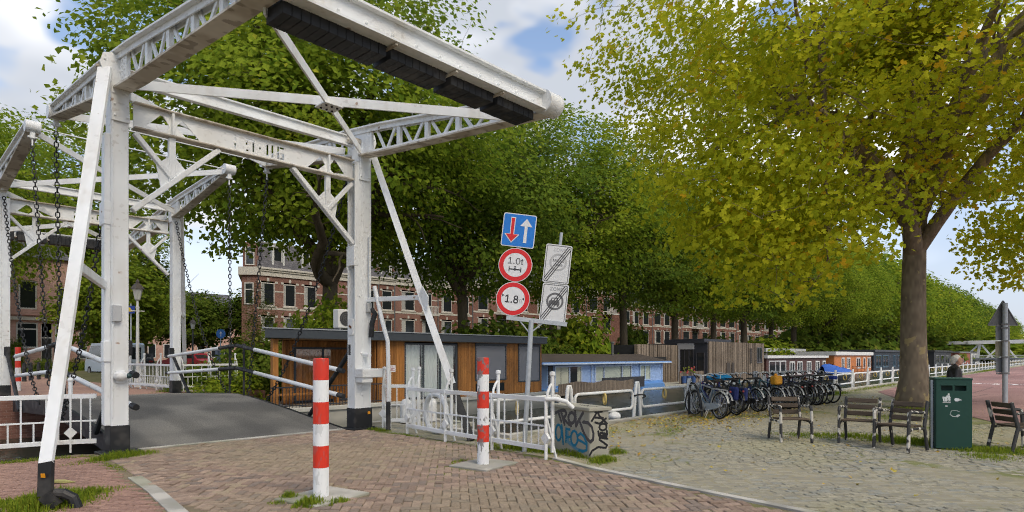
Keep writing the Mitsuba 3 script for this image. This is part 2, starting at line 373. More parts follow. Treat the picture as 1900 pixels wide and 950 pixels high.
def brick_mesh(c, ang, l, w, z, tx, ty, bv=0.007):
    h = np.array([l, w]) / 2
    k = np.array([[-1, -1], [1, -1], [1, 1], [-1, 1]], float)
    v = np.vstack([np.column_stack([k * h, np.full(4, -0.05)]), np.column_stack([k * h, np.full(4, -bv)]), np.column_stack([k * (h - bv), np.zeros(4)])])
    v[:, 2] += z + (v[:, 0] * tx + v[:, 1] * ty)
    ca, sa = math.cos(ang), math.sin(ang)
    v[:, :2] = v[:, :2] @ np.array([[ca, sa], [-sa, ca]]) + c
    f = [[8, 9, 10], [8, 10, 11]]
    for r in (0, 4):
        for i in range(4):
            j = (i + 1) % 4
            f += [[r + i, r + j, r + 4 + j], [r + i, r + 4 + j, r + 4 + i]]
    return v, np.array(f)
def lay(holder, name, field, bricks, mat, keep=300):
    """bricks: (centre, angle, length, width, z). The keep largest in view are parts, the others one mesh."""
    bricks = sorted(bricks, key=lambda b: depth_of(*b[0]))
    V, F, U, at = [], [], [], 0
    for i, (c, ang, l, w, z) in enumerate(bricks):
        v, f = brick_mesh(np.asarray(c), ang, l, w, z, *rng.normal(0, 0.022, 2))
        uv = np.tile(rng.random(2), (len(v), 1))
        if i < keep: part(holder, name, (v, f), mat, uv=uv)
        else:
            V.append(v); F.append(f + at); U.append(uv); at += len(v)
    if V: part(holder, field, (np.vstack(V), np.vstack(F)), mat, uv=np.vstack(U), kind='stuff')
import shapely
def in_view(x, y, margin=1.06):
    dx, dy = x - EYE[0], y - EYE[1]
    dep = FWD[0] * dx + FWD[1] * dy
    rt = FWD[1] * dx - FWD[0] * dy
    return (dep > 5.6) & (np.abs(rt) < 950 / 1156 * margin * dep + 0.3)
def herring(poly, unit, gap, ang, dmax, zj):
    ca, sa = math.cos(ang), math.sin(ang)
    out, n = [], int(18 / unit)
    for i in range(-n, n):
        for j in range(-n, n):
            k = (i - j) % 4
            if k not in (0, 3): continue
            c = np.array([i + 1.0, j + 0.5]) if k == 0 else np.array([i + 0.5, j + 1.0])
            c = np.array([c[0] * ca - c[1] * sa, c[0] * sa + c[1] * ca]) * unit + (1.5, -4.5)
            out.append((c, ang + (0 if k == 0 else PI / 2)))
    P = np.array([o[0] for o in out])
    d = depth_of(P[:, 0], P[:, 1])
    ok = shapely.contains_xy(poly, P[:, 0], P[:, 1]) & in_view(P[:, 0], P[:, 1]) & (d < dmax)
    return [(out[i][0] + rng.normal(0, 0.002, 2), out[i][1] + rng.normal(0, 0.014), 2 * unit - gap, unit - gap, rng.normal(0, zj) + 0.014 * float(meshkit.fbm(np.array([[out[i][0][0] * 1.1, out[i][0][1] * 1.1, 1.0]]), 2)[0] - 0.5)) for i in np.nonzero(ok)[0]]
pads = union_all([affinity.rotate(sg.box(cx - 0.42, cy - 0.36, cx + 0.42, cy + 0.36), a) for cx, cy, a in ((0.58, -5.38, 12), (3.28, -5.22, 8))])
inner = road_poly.buffer(-0.14).difference(pads)
lay('brick_road', 'brick', 'brick_field', herring(inner, 0.104, 0.009, PI / 4 + 0.05, 16, 0.0034), 'paving_brick')
def courses(poly, l, w, gap, ang, dmax, zf, o=(0, 0), jit=0.0):
    ca, sa = math.cos(ang), math.sin(ang)
    out = []
    for j in range(int(-24 / w), int(24 / w)):
        off = rng.random() * l if jit else (j % 2) * l / 2
        for i in range(int(-24 / l), int(24 / l)):
            c = np.array([i * l + off, j * w])
            out.append(np.array([c[0] * ca - c[1] * sa, c[0] * sa + c[1] * ca]) + o)
    P = np.array(out)
    d = depth_of(P[:, 0], P[:, 1])
    ok = shapely.contains_xy(poly, P[:, 0], P[:, 1]) & in_view(P[:, 0], P[:, 1]) & (d < dmax)
    return [(P[i] + rng.normal(0, 0.004 * (1 + 2 * jit), 2), ang + rng.normal(0, 0.012 + 0.03 * jit), (l - gap) * (1 - jit * 0.25 * rng.random()), (w - gap) * (1 - jit * 0.15 * rng.random()), zf(P[i])) for i in np.nonzero(ok)[0]]
def zplaza(p):
    f = meshkit.fbm(np.array([[p[0] * 0.55, p[1] * 0.55, 3.0]]), 3)[0]
    return float(np.clip((0.53 - f) * 0.07, -0.012, 0.004) + rng.normal(0, 0.0035)) - 0.002
lay('cobbled_plaza', 'sett', 'sett_field', courses(plaza_poly.buffer(-0.1), 0.195, 0.096, 0.010, -0.80, 14.5, zplaza, jit=1.0), 'cobble')
lay('brick_pavement', 'brick', 'brick_field', courses(walk_poly.buffer(-0.16), 0.205, 0.068, 0.008, -0.72, 14, lambda p: rng.normal(-0.001, 0.002)), 'red_brick')
def strip(line, w, z, h, mat, name, label):
    m = prism(sg.LineString(line).buffer(w / 2, cap_style=2, join_style=2), h)
    m.apply_translation([0, 0, z - h])
    return ground(name, m, mat, label)
strip(kerb_line[2:8], 0.11, 0.012, 0.06, 'concrete', 'road_kerb', 'flush concrete kerb between brick road and sett plaza')
strip([(-0.49, -2.5), (-0.60, -3.6), (-0.80, -5), (-1.2, -8)], 0.16, 0.004, 0.05, 'concrete', 'road_gutter', 'cement gutter strip between road and red pavement')
# soldier course along the gutter
for i in range(44):
    y = 0.0 - i * 0.106
    x = float(np.interp(-y, [0.82, 2.28, 2.9, 5], [-0.33, -0.46, -0.53, -0.72])) + 0.115
    v, f = brick_mesh(np.array([x, y]), 0.06 + rng.normal(0, 0.02), 0.2, 0.096, rng.normal(0, 0.003), *rng.normal(0, 0.012, 2))
    part('brick_road', 'edge_brick', (v, f), 'paving_brick', uv=rng.random(2))
# white shark-tooth line across the red path
tri = [sg.Polygon([(40.6, -5.4 - k), (40.6, -5.85 - k), (41.5, -5.62 - k)]) for k in np.arange(0, 12, 0.8)]
tri.append(sg.box(41.6, -18, 41.75, -5.2))
ground('path_marking', sheet(tri[0], 0.009), 'matte', 'white give-way triangles painted across the red path', col=(0.72, 0.70, 0.67))
for g_ in tri[1:]: part('path_marking', 'tooth', sheet(g_, 0.009), 'matte', col=(0.72, 0.70, 0.67))

# far bank: street at the bridge end, then a verge that rises towards the houses
gx = np.concatenate([np.arange(-300, -20, 20), np.arange(-20, 30, 1.0), np.arange(30, 140, 4), np.arange(140, 620, 20)])
gy = np.concatenate([[10.95, 11.4, 12, 13, 14, 15, 15.9, 16.6, 17.3, 18, 19, 20, 22, 26, 30, 36, 44, 60, 90, 160, 400, 1200]])
X, Y = np.meshgrid(gx, gy, indexing='ij')
def bank_z(x, y):
    land_side = np.clip((7.5 - x) / 1.5, 0, 1)                      # the street side
    slope = -1.6 + 2.5 * np.clip((y - 14.6) / 4.2, 0, 1)
    far = np.clip((y - 30) / 20, 0, 1)
    z = slope * (1 - land_side) + 0.33 * land_side
    near_road = np.clip((x - 5) / 5, 0, 1)
    return np.where(y > 19, 0.33 + (0.9 - 0.33) * near_road, z) + 0 * far
Z = bank_z(X, Y)
n1, n2 = X.shape
i, j = np.meshgrid(np.arange(n1 - 1), np.arange(n2 - 1), indexing='ij')
quads = np.stack([i * n2 + j, (i + 1) * n2 + j, (i + 1) * n2 + j + 1, i * n2 + j + 1], -1).reshape(-1, 4)
ground('far_bank', (np.stack([X, Y, Z], -1).reshape(-1, 3), quads), 'earth', 'earthy bank and verge on the far side of the canal')
ground('far_street', sheet(sg.Polygon([(-1.2, 10.95), (5.6, 10.95), (6.0, 20), (8, 44), (14, 44), (30, 130), (-2, 130), (-6, 47), (-30, 47), (-30, 24), (-2.5, 20)]), 0.345), 'red_brick', 'red brick street beyond the bridge', uv=np.array([0.4, 0.4]))
strip([(5.2, 11.2), (6.2, 20), (9.0, 42)], 0.9, 0.40, 0.1, 'concrete', 'far_pavement', 'pale pavement strip beside the far street')
q = prism(sg.Polygon([(-120, 10.6), (7.6, 10.6), (7.6, 11.2), (-120, 11.2)]), 2.0); q.apply_translation([0, 0, -1.68])
ground('far_quay_wall', q, 'brickwork', 'brick quay wall under the far end of the bridge', uv=np.array([0.15, 0.5]))

# ------------------------------------------------------------------ drawbridge portals
W, ROT = 4.63, mat4([-1, 0, 0], [0, -1, 0], [0, 0, 1], [4.63, 11.03, 0.30])
WHITE = 'white_paint'
def rivets(pts, nrm, r=0.016):
    return cat([sphere(np.asarray(p), r, 1) for p in pts])
def chain_mesh(path, pitch=0.105, ll=0.15, lw=0.095, wire=0.0125):
    path = np.asarray(path, float)
    seg = np.linalg.norm(np.diff(path, axis=0), axis=1)
    s = np.concatenate([[0], np.cumsum(seg)])
    at = np.arange(0, s[-1], pitch)
    P = np.stack([np.interp(at, s, path[:, k]) for k in range(3)], 1)
    D = np.gradient(P, axis=0); D /= np.linalg.norm(D, axis=1, keepdims=True)
    a, b = lw / 2 - wire, ll / 2 - wire
    st = []
    for k in range(6): t = PI * k / 5; st.append([a * math.cos(t), b - a + a * math.sin(t), 0])
    for k in range(6): t = PI + PI * k / 5; st.append([a * math.cos(t), -(b - a) + a * math.sin(t), 0])
    link = tube(st, wire, 5, closed=True)
    V, F, n = [], [], len(link.vertices)
    for i, (p, d) in enumerate(zip(P, D)):
        x, y, d = frame(d, (0.3, 0.9, 0.2))
        if i % 2: x, y = y, -x
        V.append(link.vertices @ np.array([x, d, y]) + p)
        F.append(link.faces + i * n)
    return np.vstack(V), np.vstack(F)
def hang(p0, p1, sag, n=30):
    p0, p1 = np.asarray(p0, float), np.asarray(p1, float)
    t = np.linspace(0, 1, n)[:, None]
    return p0 * (1 - t) + p1 * t - np.array([0, 0, 1.0]) * sag * 4 * t * (1 - t)

portal = top('drawbridge_portal', 'white riveted drawbridge portal standing nearest, dated lintel and black ballast overhead', 'drawbridge')
PC = (0.035, 0.035, 0.036)
for s in (0.0, W):
    sg_ = 1 if s == 0 else -1
    lo, hi = np.array([s - 0.21, -0.15, 0.45]), np.array([s + 0.21, 0.14, 5.86])
    if s == 0: body = [cbox([-0.155, -0.15, 0.45], [0.105, 0.14, 5.86], 0.012)]
    else:      # recessed web on the face towards the road
        body = [cbox([s - 0.02, -0.15, 0.45], hi, 0.012), cbox([s - 0.21, -0.15, 0.45], [s - 0.018, -0.12, 5.80], 0.006), cbox([s - 0.21, 0.10, 0.45], [s - 0.018, 0.14, 5.80], 0.006),
                cbox([s - 0.205, -0.122, 0.45], [s - 0.018, 0.102, 2.35], 0.008), cbox([s - 0.235, -0.16, 3.55], [s - 0.13, 0.15, 3.98], 0.01)]
    po = part(portal, 'post', cat(body), WHITE)
    part(po, 'post_foot', cat([cbox([s - 0.225 + 0.055 * (s == 0), -0.165, 0.03], [s + 0.225 - 0.105 * (s == 0), 0.155, 0.46], 0.012), cbox([s - 0.30, -0.24, -0.01], [s + 0.30, 0.22, 0.035], 0.01)]
         + [sphere([s + dx, -0.205, 0.04], 0.022, 1) for dx in (-0.24, -0.12, 0.0, 0.12, 0.24)]), 'black_paint')
    plate = sg.Polygon([(-0.15, 5.42), (0.20, 5.42), (0.21, 5.72), (0.24, 5.95), (0.34, 6.12), (0.42, 6.30), (0.36, 6.46), (0.20, 6.50), (0.05, 6.42), (-0.06, 6.22), (-0.12, 5.9)])
    Mx = mat4([sg_ * -0.75, 0, 0], [0, 0, 1], [0, sg_ * 1 if False else 1, 0], [s, -0.19, 0])
    pl = prism(plate, 0.03, Mx)
    pts = [(s - sg_ * 0.75 * x, -0.195, z) for x, z in ((-0.1, 5.5), (0.14, 5.5), (-0.1, 5.68), (0.15, 5.68), (-0.07, 5.86), (0.17, 5.86), (-0.02, 6.04), (0.22, 6.04), (0.04, 6.22), (0.30, 6.2), (0.12, 6.38), (0.33, 6.36))]
    pv = part(portal, 'pivot_plate', cat([pl, cbox([s - 0.14, -0.16, 5.80], [s + 0.14, 0.10, 6.12], 0.02)]), WHITE)
    part(pv, 'rivet', rivets(pts, None, 0.02), WHITE)
    part(pv, 'axle', cat([rod([s - 0.30, -0.05, 6.27], [s + 0.30, -0.05, 6.27], 0.075, 14), rod([s - 0.34, -0.05, 6.27], [s + 0.34, -0.05, 6.27], 0.03, 8)]), 'grimy_paint', smooth=40)

# lintel with its date cut through
LZ0, LZ1 = 5.40, 5.83
web = sg.box(0.20, LZ0 + 0.02, W - 0.20, LZ1 - 0.02)
cuts = []
for c0, k in ((0.80, 1), (W - 0.80, -1)):
    f = lambda q: [(c0 + k * x, LZ0 + y) for x, y in q]
    cuts += [sg.Polygon(f([(-0.40, 0.10), (-0.16, 0.36), (-0.05, 0.20), (-0.05, 0.13), (-0.14, 0.06)])), sg.Polygon(f([(0.06, 0.20), (0.17, 0.34), (0.46, 0.06), (0.22, 0.06)]))]
def cutbox(x0, z0, x1, z1): cuts.append(sg.box(x0, LZ0 + z0, x1, LZ0 + z1))
dx = 1.88
for a_ in ((0, .08, .032, .18), (0, .22, .032, .32)): cutbox(dx + a_[0], a_[1], dx + a_[2], a_[3])           # 1
dx = 2.10
for a_ in ((0, .285, .16, .32), (.125, .09, .16, .275), (0, .20, .03, .275), (0, .085, .05, .115)): cutbox(dx + a_[0], a_[1], dx + a_[2], a_[3])   # 9
cutbox(2.355, .175, 2.395, .215)
dx = 2.50
for a_ in ((0, .08, .042, .32), (.10, .08, .142, .32)): cutbox(dx + a_[0], a_[1], dx + a_[2], a_[3])         # 0
dx = 2.72
for a_ in ((0, .08, .04, .32), (.05, .285, .14, .32), (.05, .08, .14, .11), (.105, .12, .14, .20), (.065, .18, .095, .20)): cutbox(dx + a_[0], a_[1], dx + a_[2], a_[3])   # 6
webm = prism(web.difference(union_all(cuts)), 0.02, mat4([1, 0, 0], [0, 0, 1], [0, -1, 0], [0, -0.02, 0]))
li = part(portal, 'lintel', webm, WHITE)
part(li, 'flange', cat([cbox([0.2, -0.13, LZ1 - 0.022], [W - 0.2, 0.08, LZ1 + 0.008], 0.006), cbox([0.2, -0.13, LZ0 - 0.008], [W - 0.2, 0.08, LZ0 + 0.022], 0.006)]), 'grimy_paint')
part(li, 'stiffener', cat([cbox([x - 0.02, -0.12, LZ0 + 0.024], [x + 0.02, 0.07, LZ1 - 0.024], 0.004) for x in (0.80, W - 0.80)]), WHITE)
for k in (0, 1):
    X = (lambda x: x) if k == 0 else (lambda x: W - x)
    kb = part(portal, 'knee_brace', cat([beam([X(0.19), -0.03, 4.03], [X(1.60), -0.03, 5.375], 0.13, 0.09, ch=0.01)]), WHITE)
    part(kb, 'brace_strut', beam([X(0.22), -0.03, 5.33], [X(0.80), -0.03, 4.68], 0.11, 0.08, ch=0.008), WHITE)
    part(kb, 'brace_strut', cbox([X(0.80) - 0.055, -0.07, 4.62], [X(0.80) + 0.055, 0.01, LZ0 - 0.012], 0.006), WHITE)
    part(kb, 'gusset', prism(sg.Polygon([(0.62, 4.50), (1.02, 4.88), (0.87, 5.04), (0.73, 5.04), (0.55, 4.88)]), 0.02, mat4([1 if k == 0 else -1, 0, 0], [0, 0, 1], [0, -1 if k == 0 else 1, 0], [0 if k == 0 else W, -0.02, 0])), WHITE)

# balance beams: tapered trusses, flanges 0.27 wide
TN, TF = -5.37, 4.34
def arm_z(t):
    c = np.interp(t, [TN, -0.1, TF], [5.66, 6.25, 6.75])
    h = np.interp(t, [TN, -1.0, 0.6, TF], [0.17, 0.31, 0.31, 0.13])
    return c - h, c + h
for s in (0.0, W):
    ts = [TN, -0.9, 0.5, TF]
    ab = part(portal, 'balance_beam', cat([beam([s, a_, arm_z(a_)[1] - 0.015], [s, b_, arm_z(b_)[1] - 0.015], 0.27, 0.03) for a_, b_ in zip(ts, ts[1:])]), WHITE)
    part(ab, 'top_angle', cat([beam([s + o, a_, arm_z(a_)[1] - 0.075], [s + o, b_, arm_z(b_)[1] - 0.075], 0.02, 0.09) for a_, b_ in zip(ts, ts[1:]) for o in (-0.05, 0.05)]), WHITE)
    part(ab, 'bottom_flange', cat([beam([s, a_, arm_z(a_)[0] + 0.015], [s, b_, arm_z(b_)[0] + 0.015], 0.27, 0.03) for a_, b_ in zip(ts, ts[1:])]), 'grimy_paint')
    part(ab, 'bottom_angle', cat([beam([s + o, a_, arm_z(a_)[0] + 0.065], [s + o, b_, arm_z(b_)[0] + 0.065], 0.02, 0.07) for a_, b_ in zip(ts, ts[1:]) for o in (-0.05, 0.05)]), WHITE)
    def vertical(t): return cbox([s - 0.035, t - 0.055, arm_z(t)[0] + 0.03], [s + 0.035, t + 0.055, arm_z(t)[1] - 0.03], 0.004)
    for lo_, hi_, n_ in ((-5.0, -0.55, 5), (0.45, 4.1, 5)):
        tt = np.linspace(lo_, hi_, n_ + 1)
        for q_ in tt[1:-1]: part(ab, 'web_post', vertical(q_), WHITE)
        for a_, b_ in zip(tt, tt[1:]):
            mid = (a_ + b_) / 2
            for e_, o in ((a_ + 0.06, -0.02), (b_ - 0.06, 0.02)):
                part(ab, 'web_diagonal', beam([s + o, e_, arm_z(e_)[1] - 0.05], [s + o, mid + (0.04 if e_ > mid else -0.04), arm_z(mid)[0] + 0.045], 0.03, 0.065, up=(0, 1, 0)), WHITE)
    wp = part(ab, 'pivot_web', cbox([s - 0.03, -0.5, arm_z(0)[0] + 0.03], [s + 0.03, 0.42, arm_z(0)[1] - 0.035], 0.005), WHITE)
    side = -1 if s == 0 else -1
    part(ab, 'rivet', rivets([(s + side * 0.032, t, z) for t in (-0.42, -0.30, 0.22, 0.34) for z in np.linspace(6.02, 6.46, 6)], None, 0.017), WHITE)
    za, zb = arm_z(TN)
    cap_ = rod([s - 0.14, TN, (za + zb) / 2], [s + 0.14, TN, (za + zb) / 2], (zb - za) / 2 + 0.012, 24)
    part(ab, 'end_cap', cat([cap_, rod([s - 0.165, TN, (za + zb) / 2], [s - 0.14, TN, (za + zb) / 2], 0.19, 24), rod([s + 0.14, TN, (za + zb) / 2], [s + 0.165, TN, (za + zb) / 2], 0.19, 24)]), WHITE, smooth=40)
    za, zb = arm_z(TF)
    part(ab, 'tip_cap', rod([s - 0.15, TF, (za + zb) / 2], [s + 0.15, TF, (za + zb) / 2], (zb - za) / 2 + 0.012, 20), WHITE, smooth=40)
    part(ab, 'shackle', cat([cbox([s - 0.05, TF - 0.05, za - 0.16], [s + 0.05, TF + 0.05, za + 0.02], 0.015), rod([s - 0.09, TF, za - 0.12], [s + 0.09, TF, za - 0.12], 0.025, 8), rod([s, TF, za - 0.32], [s, TF, za - 0.14], 0.018, 6)]), WHITE)
v3 = lambda *a_: np.array(a_, float)
cwz = 5.66
cb = part(portal, 'counterweight_beam', cat([ibeam(v3(0.15, TN + 0.02, cwz), v3(W - 0.15, TN + 0.02, cwz), 0.20, 0.30, 0.03, 0.03)]), WHITE)
part(cb, 'rivet', rivets([(x, TN - 0.005, cwz - 0.05) for x in np.linspace(0.4, W - 0.4, 11)], None, 0.02), WHITE)
for a_, b_ in ((0.15, 1.55), (1.60, 2.55), (2.62, 3.48), (3.55, 4.40)):
    bk = part(portal, 'ballast_block', cbox([a_ + 0.01, TN + 0.125, cwz - 0.27], [b_ - 0.01, TN + 0.48, cwz + 0.02], 0.01), 'black_paint')
    n_ = int((b_ - a_) / 0.115)
    for i in range(n_):
        x = a_ + 0.01 + (b_ - a_ - 0.02) * i / n_
        part(bk, 'ballast_bar', cbox([x, TN + 0.118 - 0.006 * rng.random(), cwz - 0.285 - 0.006 * rng.random()], [x + (b_ - a_ - 0.02) / n_ - 0.005, TN + 0.50, cwz + 0.02], 0.004), 'black_paint')
for x in (1.575, 2.585, 3.515): part(portal, 'ballast_hanger', cbox([x - 0.018, TN - 0.06, cwz - 0.19], [x + 0.018, TN + 0.55, cwz - 0.155], 0.004), 'grimy_paint')
part(portal, 'cross_beam', ibeam(v3(0.14, 0.05, 6.27), v3(W - 0.14, 0.05, 6.27), 0.12, 0.22), WHITE)
def flat(p0, p1): return beam(p0, p1, 0.03, 0.15)
d0, d1, d2, d3 = v3(0.1, -4.95, 5.52), v3(W - 0.14, -0.25, 6.03), v3(0.14, -0.3, 6.03), v3(W - 0.1, -4.95, 5.52)
for a_, b_ in ((d0, d1), (d2, d3 + (0, 0, 0.0))): part(portal, 'wind_brace', flat(a_, b_), WHITE)
gp = part(portal, 'brace_gusset', cbox(v3(W / 2 - 0.17, -2.78, 5.665), v3(W / 2 + 0.17, -2.46, 5.69), 0.004), WHITE)
part(gp, 'rivet', rivets([(W / 2 + a_, -2.62 + b_, 5.66) for a_ in (-.1, 0, .1) for b_ in (-.08, .08)], None, 0.02), 'black_paint')
part(portal, 'wind_brace', flat(v3(0.14, 0.35, 6.10), v3(W - 0.1, 4.2, 6.66)), WHITE)
part(portal, 'wind_brace', flat(v3(W - 0.14, 0.35, 6.13), v3(0.1, 4.2, 6.69)), WHITE)
part(portal, 'tie_rod', rod([0, TF - 0.02, 6.74], [W, TF - 0.02, 6.74], 0.018, 6), WHITE)
# chains
for s, k in ((0.0, 1), (W, -1)):
    part(portal, 'chain', chain_mesh(hang([s, TF, 6.30], [s + k * 0.22, 4.95, 0.50], 0.0)), 'black_paint', smooth=True)
    part(portal, 'slack_chain', chain_mesh(hang([s + k * 0.05, 0.30, 5.75], [s + k * 0.1, 4.55, 0.15], 0.75)), 'black_paint', smooth=True)
# stays
st = part(portal, 'stay', trimesh.convex.convex_hull(np.vstack([beam([-0.24, -0.16, 6.22], [-0.242, -0.165, 6.212], 0.06, 0.19, up=(0.75, -0.66, 0)).vertices, beam([-1.678, -3.765, 0.488], [-1.68, -3.77, 0.48], 0.05, 0.125, up=(0.75, -0.66, 0)).vertices])), WHITE)
part(st, 'stay_foot', cat([beam([-1.675, -3.755, 0.50], [-1.69, -3.79, 0.14], 0.058, 0.132, up=(0.75, -0.66, 0)), beam([-1.69, -3.79, 0.16], [-1.60, -3.84, 0.03], 0.12, 0.12, up=(0, 0, 1)), tube([[-1.62, -3.80, 0.16], [-1.54, -3.84, 0.15], [-1.47, -3.88, 0.10], [-1.44, -3.90, -0.01]], [0.05, 0.055, 0.055, 0.06], 10)]), 'black_paint')
part(st, 'reflector', prism(sg.box(-0.022, -0.022, 0.022, 0.022), 0.006, mat4([0.68, -0.73, 0], [-0.15, -0.28, 0.95], [-0.66, -0.66, -0.3], [-1.715, -3.82, 0.36])), 'gloss', col=(0.85, 0.36, 0.02))
part(st, 'stay_tie', cat([beam([-1.08, -2.26, 2.76], [-0.20, -0.02, 2.74], 0.07, 0.13, ch=0.008)]), WHITE)
sr = part(portal, 'stay', cat([beam([W + 0.24, -0.16, 6.05], [W + 0.28, -2.75, 1.02], 0.035, 0.14, up=(0.75, -0.66, 0)), beam([W + 0.25, -0.14, 6.02], [W + 0.29, -2.72, 1.02], 0.09, 0.03, up=(0.75, -0.66, 0))]), WHITE)
part(sr, 'stay_foot', beam([W + 0.28, -2.73, 1.05], [W + 0.30, -3.25, 0.0], 0.09, 0.145, up=(0.75, -0.66, 0), ch=0.01), 'black_paint')
part(sr, 'stay_tie', beam([W + 0.10, -0.05, 2.83], [W + 0.26, -1.93, 2.78], 0.06, 0.10, ch=0.008), WHITE)
part(sr, 'gusset', prism(sg.Polygon([(-0.14, 0.05), (-0.02, 0.22), (0.16, 0.0), (0.14, -0.3), (-0.02, -0.2), (-0.14, -0.06)]), 0.02, mat4([0.02, -1, 0], [0, 0, 1], [1, 0.02, 0], [W + 0.215, -1.92, 2.78])), WHITE)
portal_far = dup(portal, ROT, 'white drawbridge portal at the far end of the bridge, before the street', None)
labels[portal]['group'] = labels[portal_far]['group'] = 'portals of the white drawbridge'
# fittings on the nearer right-hand post
x = W
part(portal, 'shelf_box', cat([cbox([x - 0.22, -0.46, 1.13], [x + 0.30, -0.16, 1.32], 0.012), cbox([x - 0.2, -0.42, 1.02], [x + 0.06, -0.17, 1.13], 0.01)]), WHITE)
part(portal, 'locking_arm', cat([tube([[x + 0.10, -0.42, 3.1], [x + 0.16, -0.62, 2.35], [x + 0.22, -0.74, 1.90], [x + 0.22, -0.76, 1.1], [x + 0.22, -0.76, 0.62]], 0.045, 8)]), WHITE, smooth=50)
part(portal, 'locking_arm_foot', rod([x + 0.22, -0.76, 0.62], [x + 0.22, -0.76, 0.0], 0.05, 8), 'black_paint')
part(portal, 'switch_box', cbox([x + 0.06, -0.24, 2.55], [x + 0.17, -0.16, 2.75], 0.01), 'satin', col=(0.42, 0.43, 0.43))
part(portal, 'damper', tube([[x + 0.17, -0.22, 2.62], [x + 0.20, -0.30, 2.52], [x + 0.15, -0.26, 2.3], [x + 0.14, -0.24, 2.0]], 0.055, 8), 'black_paint', smooth=50)
part(portal, 'cable', tube([[x + 0.12, -0.17, 4.2], [x + 0.10, -0.20, 3.1], [x + 0.11, -0.20, 2.76]], 0.012, 6), 'galvanised')
part(portal, 'reflector', cbox([x + 0.10, -0.18, 0.32], [x + 0.16, -0.166, 0.38], 0.002), 'gloss', col=(0.85, 0.36, 0.02))
part(portal, 'inspection_plate', cbox([x - 0.235, -0.10, 2.05], [x - 0.203, 0.09, 2.40], 0.004), WHITE)
part(portal, 'rust_hole', cat([sphere([x - 0.236, -0.02, 2.22], 0.035, 1, (0.3, 1, 1)), sphere([x - 0.236, 0.03, 2.24], 0.025, 1, (0.3, 1, 1.3))]), 'matte', col=(0.13, 0.06, 0.03))
part(portal, 'bolt', cat([sphere([x + dx_, -0.155, z], 0.022, 1) for dx_, z in ((-0.05, 1.65), (-0.03, 0.75), (-0.05, 0.95), (-0.1, 2.9))]), WHITE)
part(portal, 'bracket_pin', rod([x + 0.02, -0.16, 1.62], [x + 0.02, -0.36, 1.62], 0.045, 10), WHITE)
# fittings on the nearer left-hand post
part(portal, 'conduit', tube([[-0.13, -0.165, 5.7], [-0.13, -0.165, 2.4], [-0.10, -0.17, 2.25], [-0.135, -0.17, 2.05], [-0.135, -0.165, 0.6]], 0.014, 6), WHITE)
part(portal, 'switch_box', cbox([-0.15, -0.235, 2.15], [-0.02, -0.152, 2.42], 0.012), 'satin', col=(0.45, 0.46, 0.47))
part(portal, 'camera_lamp', cat([sphere([-0.03, -0.22, 1.27], 0.10, 2, (1.1, 0.9, 0.8)), cbox([-0.09, -0.18, 1.15], [0.05, -0.148, 1.36], 0.01)]), WHITE, smooth=True)
part(portal, 'lamp_lens', sphere([0.07, -0.26, 1.27], 0.045, 2), 'gloss', col=(0.02, 0.05, 0.05), smooth=True)
part(portal, 'side_channel', cat([cbox([-0.24, -0.13, 0.47], [-0.157, -0.075, 5.2], 0.006), cbox([-0.22, -0.08, 0.47], [-0.157, 0.12, 5.2], 0.006), cbox([-0.25, -0.15, 3.72], [-0.153, 0.13, 4.1], 0.01), cbox([-0.26, -0.16, 1.5], [-0.153, 0.0, 1.84], 0.01)]), WHITE)

# ------------------------------------------------------------------ bridge deck
deck = top('bridge_deck', 'hump-backed asphalt deck of the drawbridge between its two white portals', 'bridge deck')
def deck_z(t): return np.interp(t, [0.25, 1.5, 3, 4.3, 5.2, 5.515, 5.83, 7, 9, 10.8], [0.0, 0.14, 0.32, 0.45, 0.53, 0.545, 0.54, 0.50, 0.42, 0.345])
for a_, b_ in ((0.27, 5.50), (5.53, 10.80)):
    tt = np.linspace(a_, b_, 14)
    V, F = [], []
    for t in tt:
        z = float(deck_z(t))
        for s in (0.27, W - 0.27): V += [[s, t, z + 0.004], [s, t, z - 0.20]]
    for i in range(len(tt) - 1):
        o = i * 4; p_ = o + 4
        F += [[o, o + 2, p_ + 2], [o, p_ + 2, p_], [o + 1, p_ + 1, p_ + 3], [o + 1, p_ + 3, o + 3], [o, p_, p_ + 1], [o, p_ + 1, o + 1], [o + 2, o + 3, p_ + 3], [o + 2, p_ + 3, p_ + 2]]
    e = (len(tt) - 1) * 4
    F += [[0, 1, 3], [0, 3, 2], [e, e + 2, e + 3], [e, e + 3, e + 1]]
    lf = part(deck, 'deck_leaf', (np.array(V), np.array(F)), 'asphalt')
    for s in (0.23, W - 0.23):
        part(lf, 'edge_girder', cat([beam([s, p_, deck_z(p_) - 0.16], [s, q_, deck_z(q_) - 0.16], 0.07, 0.34) for p_, q_ in zip(tt[:-1:3], tt[3::3])]), 'black_paint')
part(deck, 'threshold_plate', cat([box([0.28, 0.1, -0.03], [W - 0.28, 0.262, 0.006])]), 'concrete')
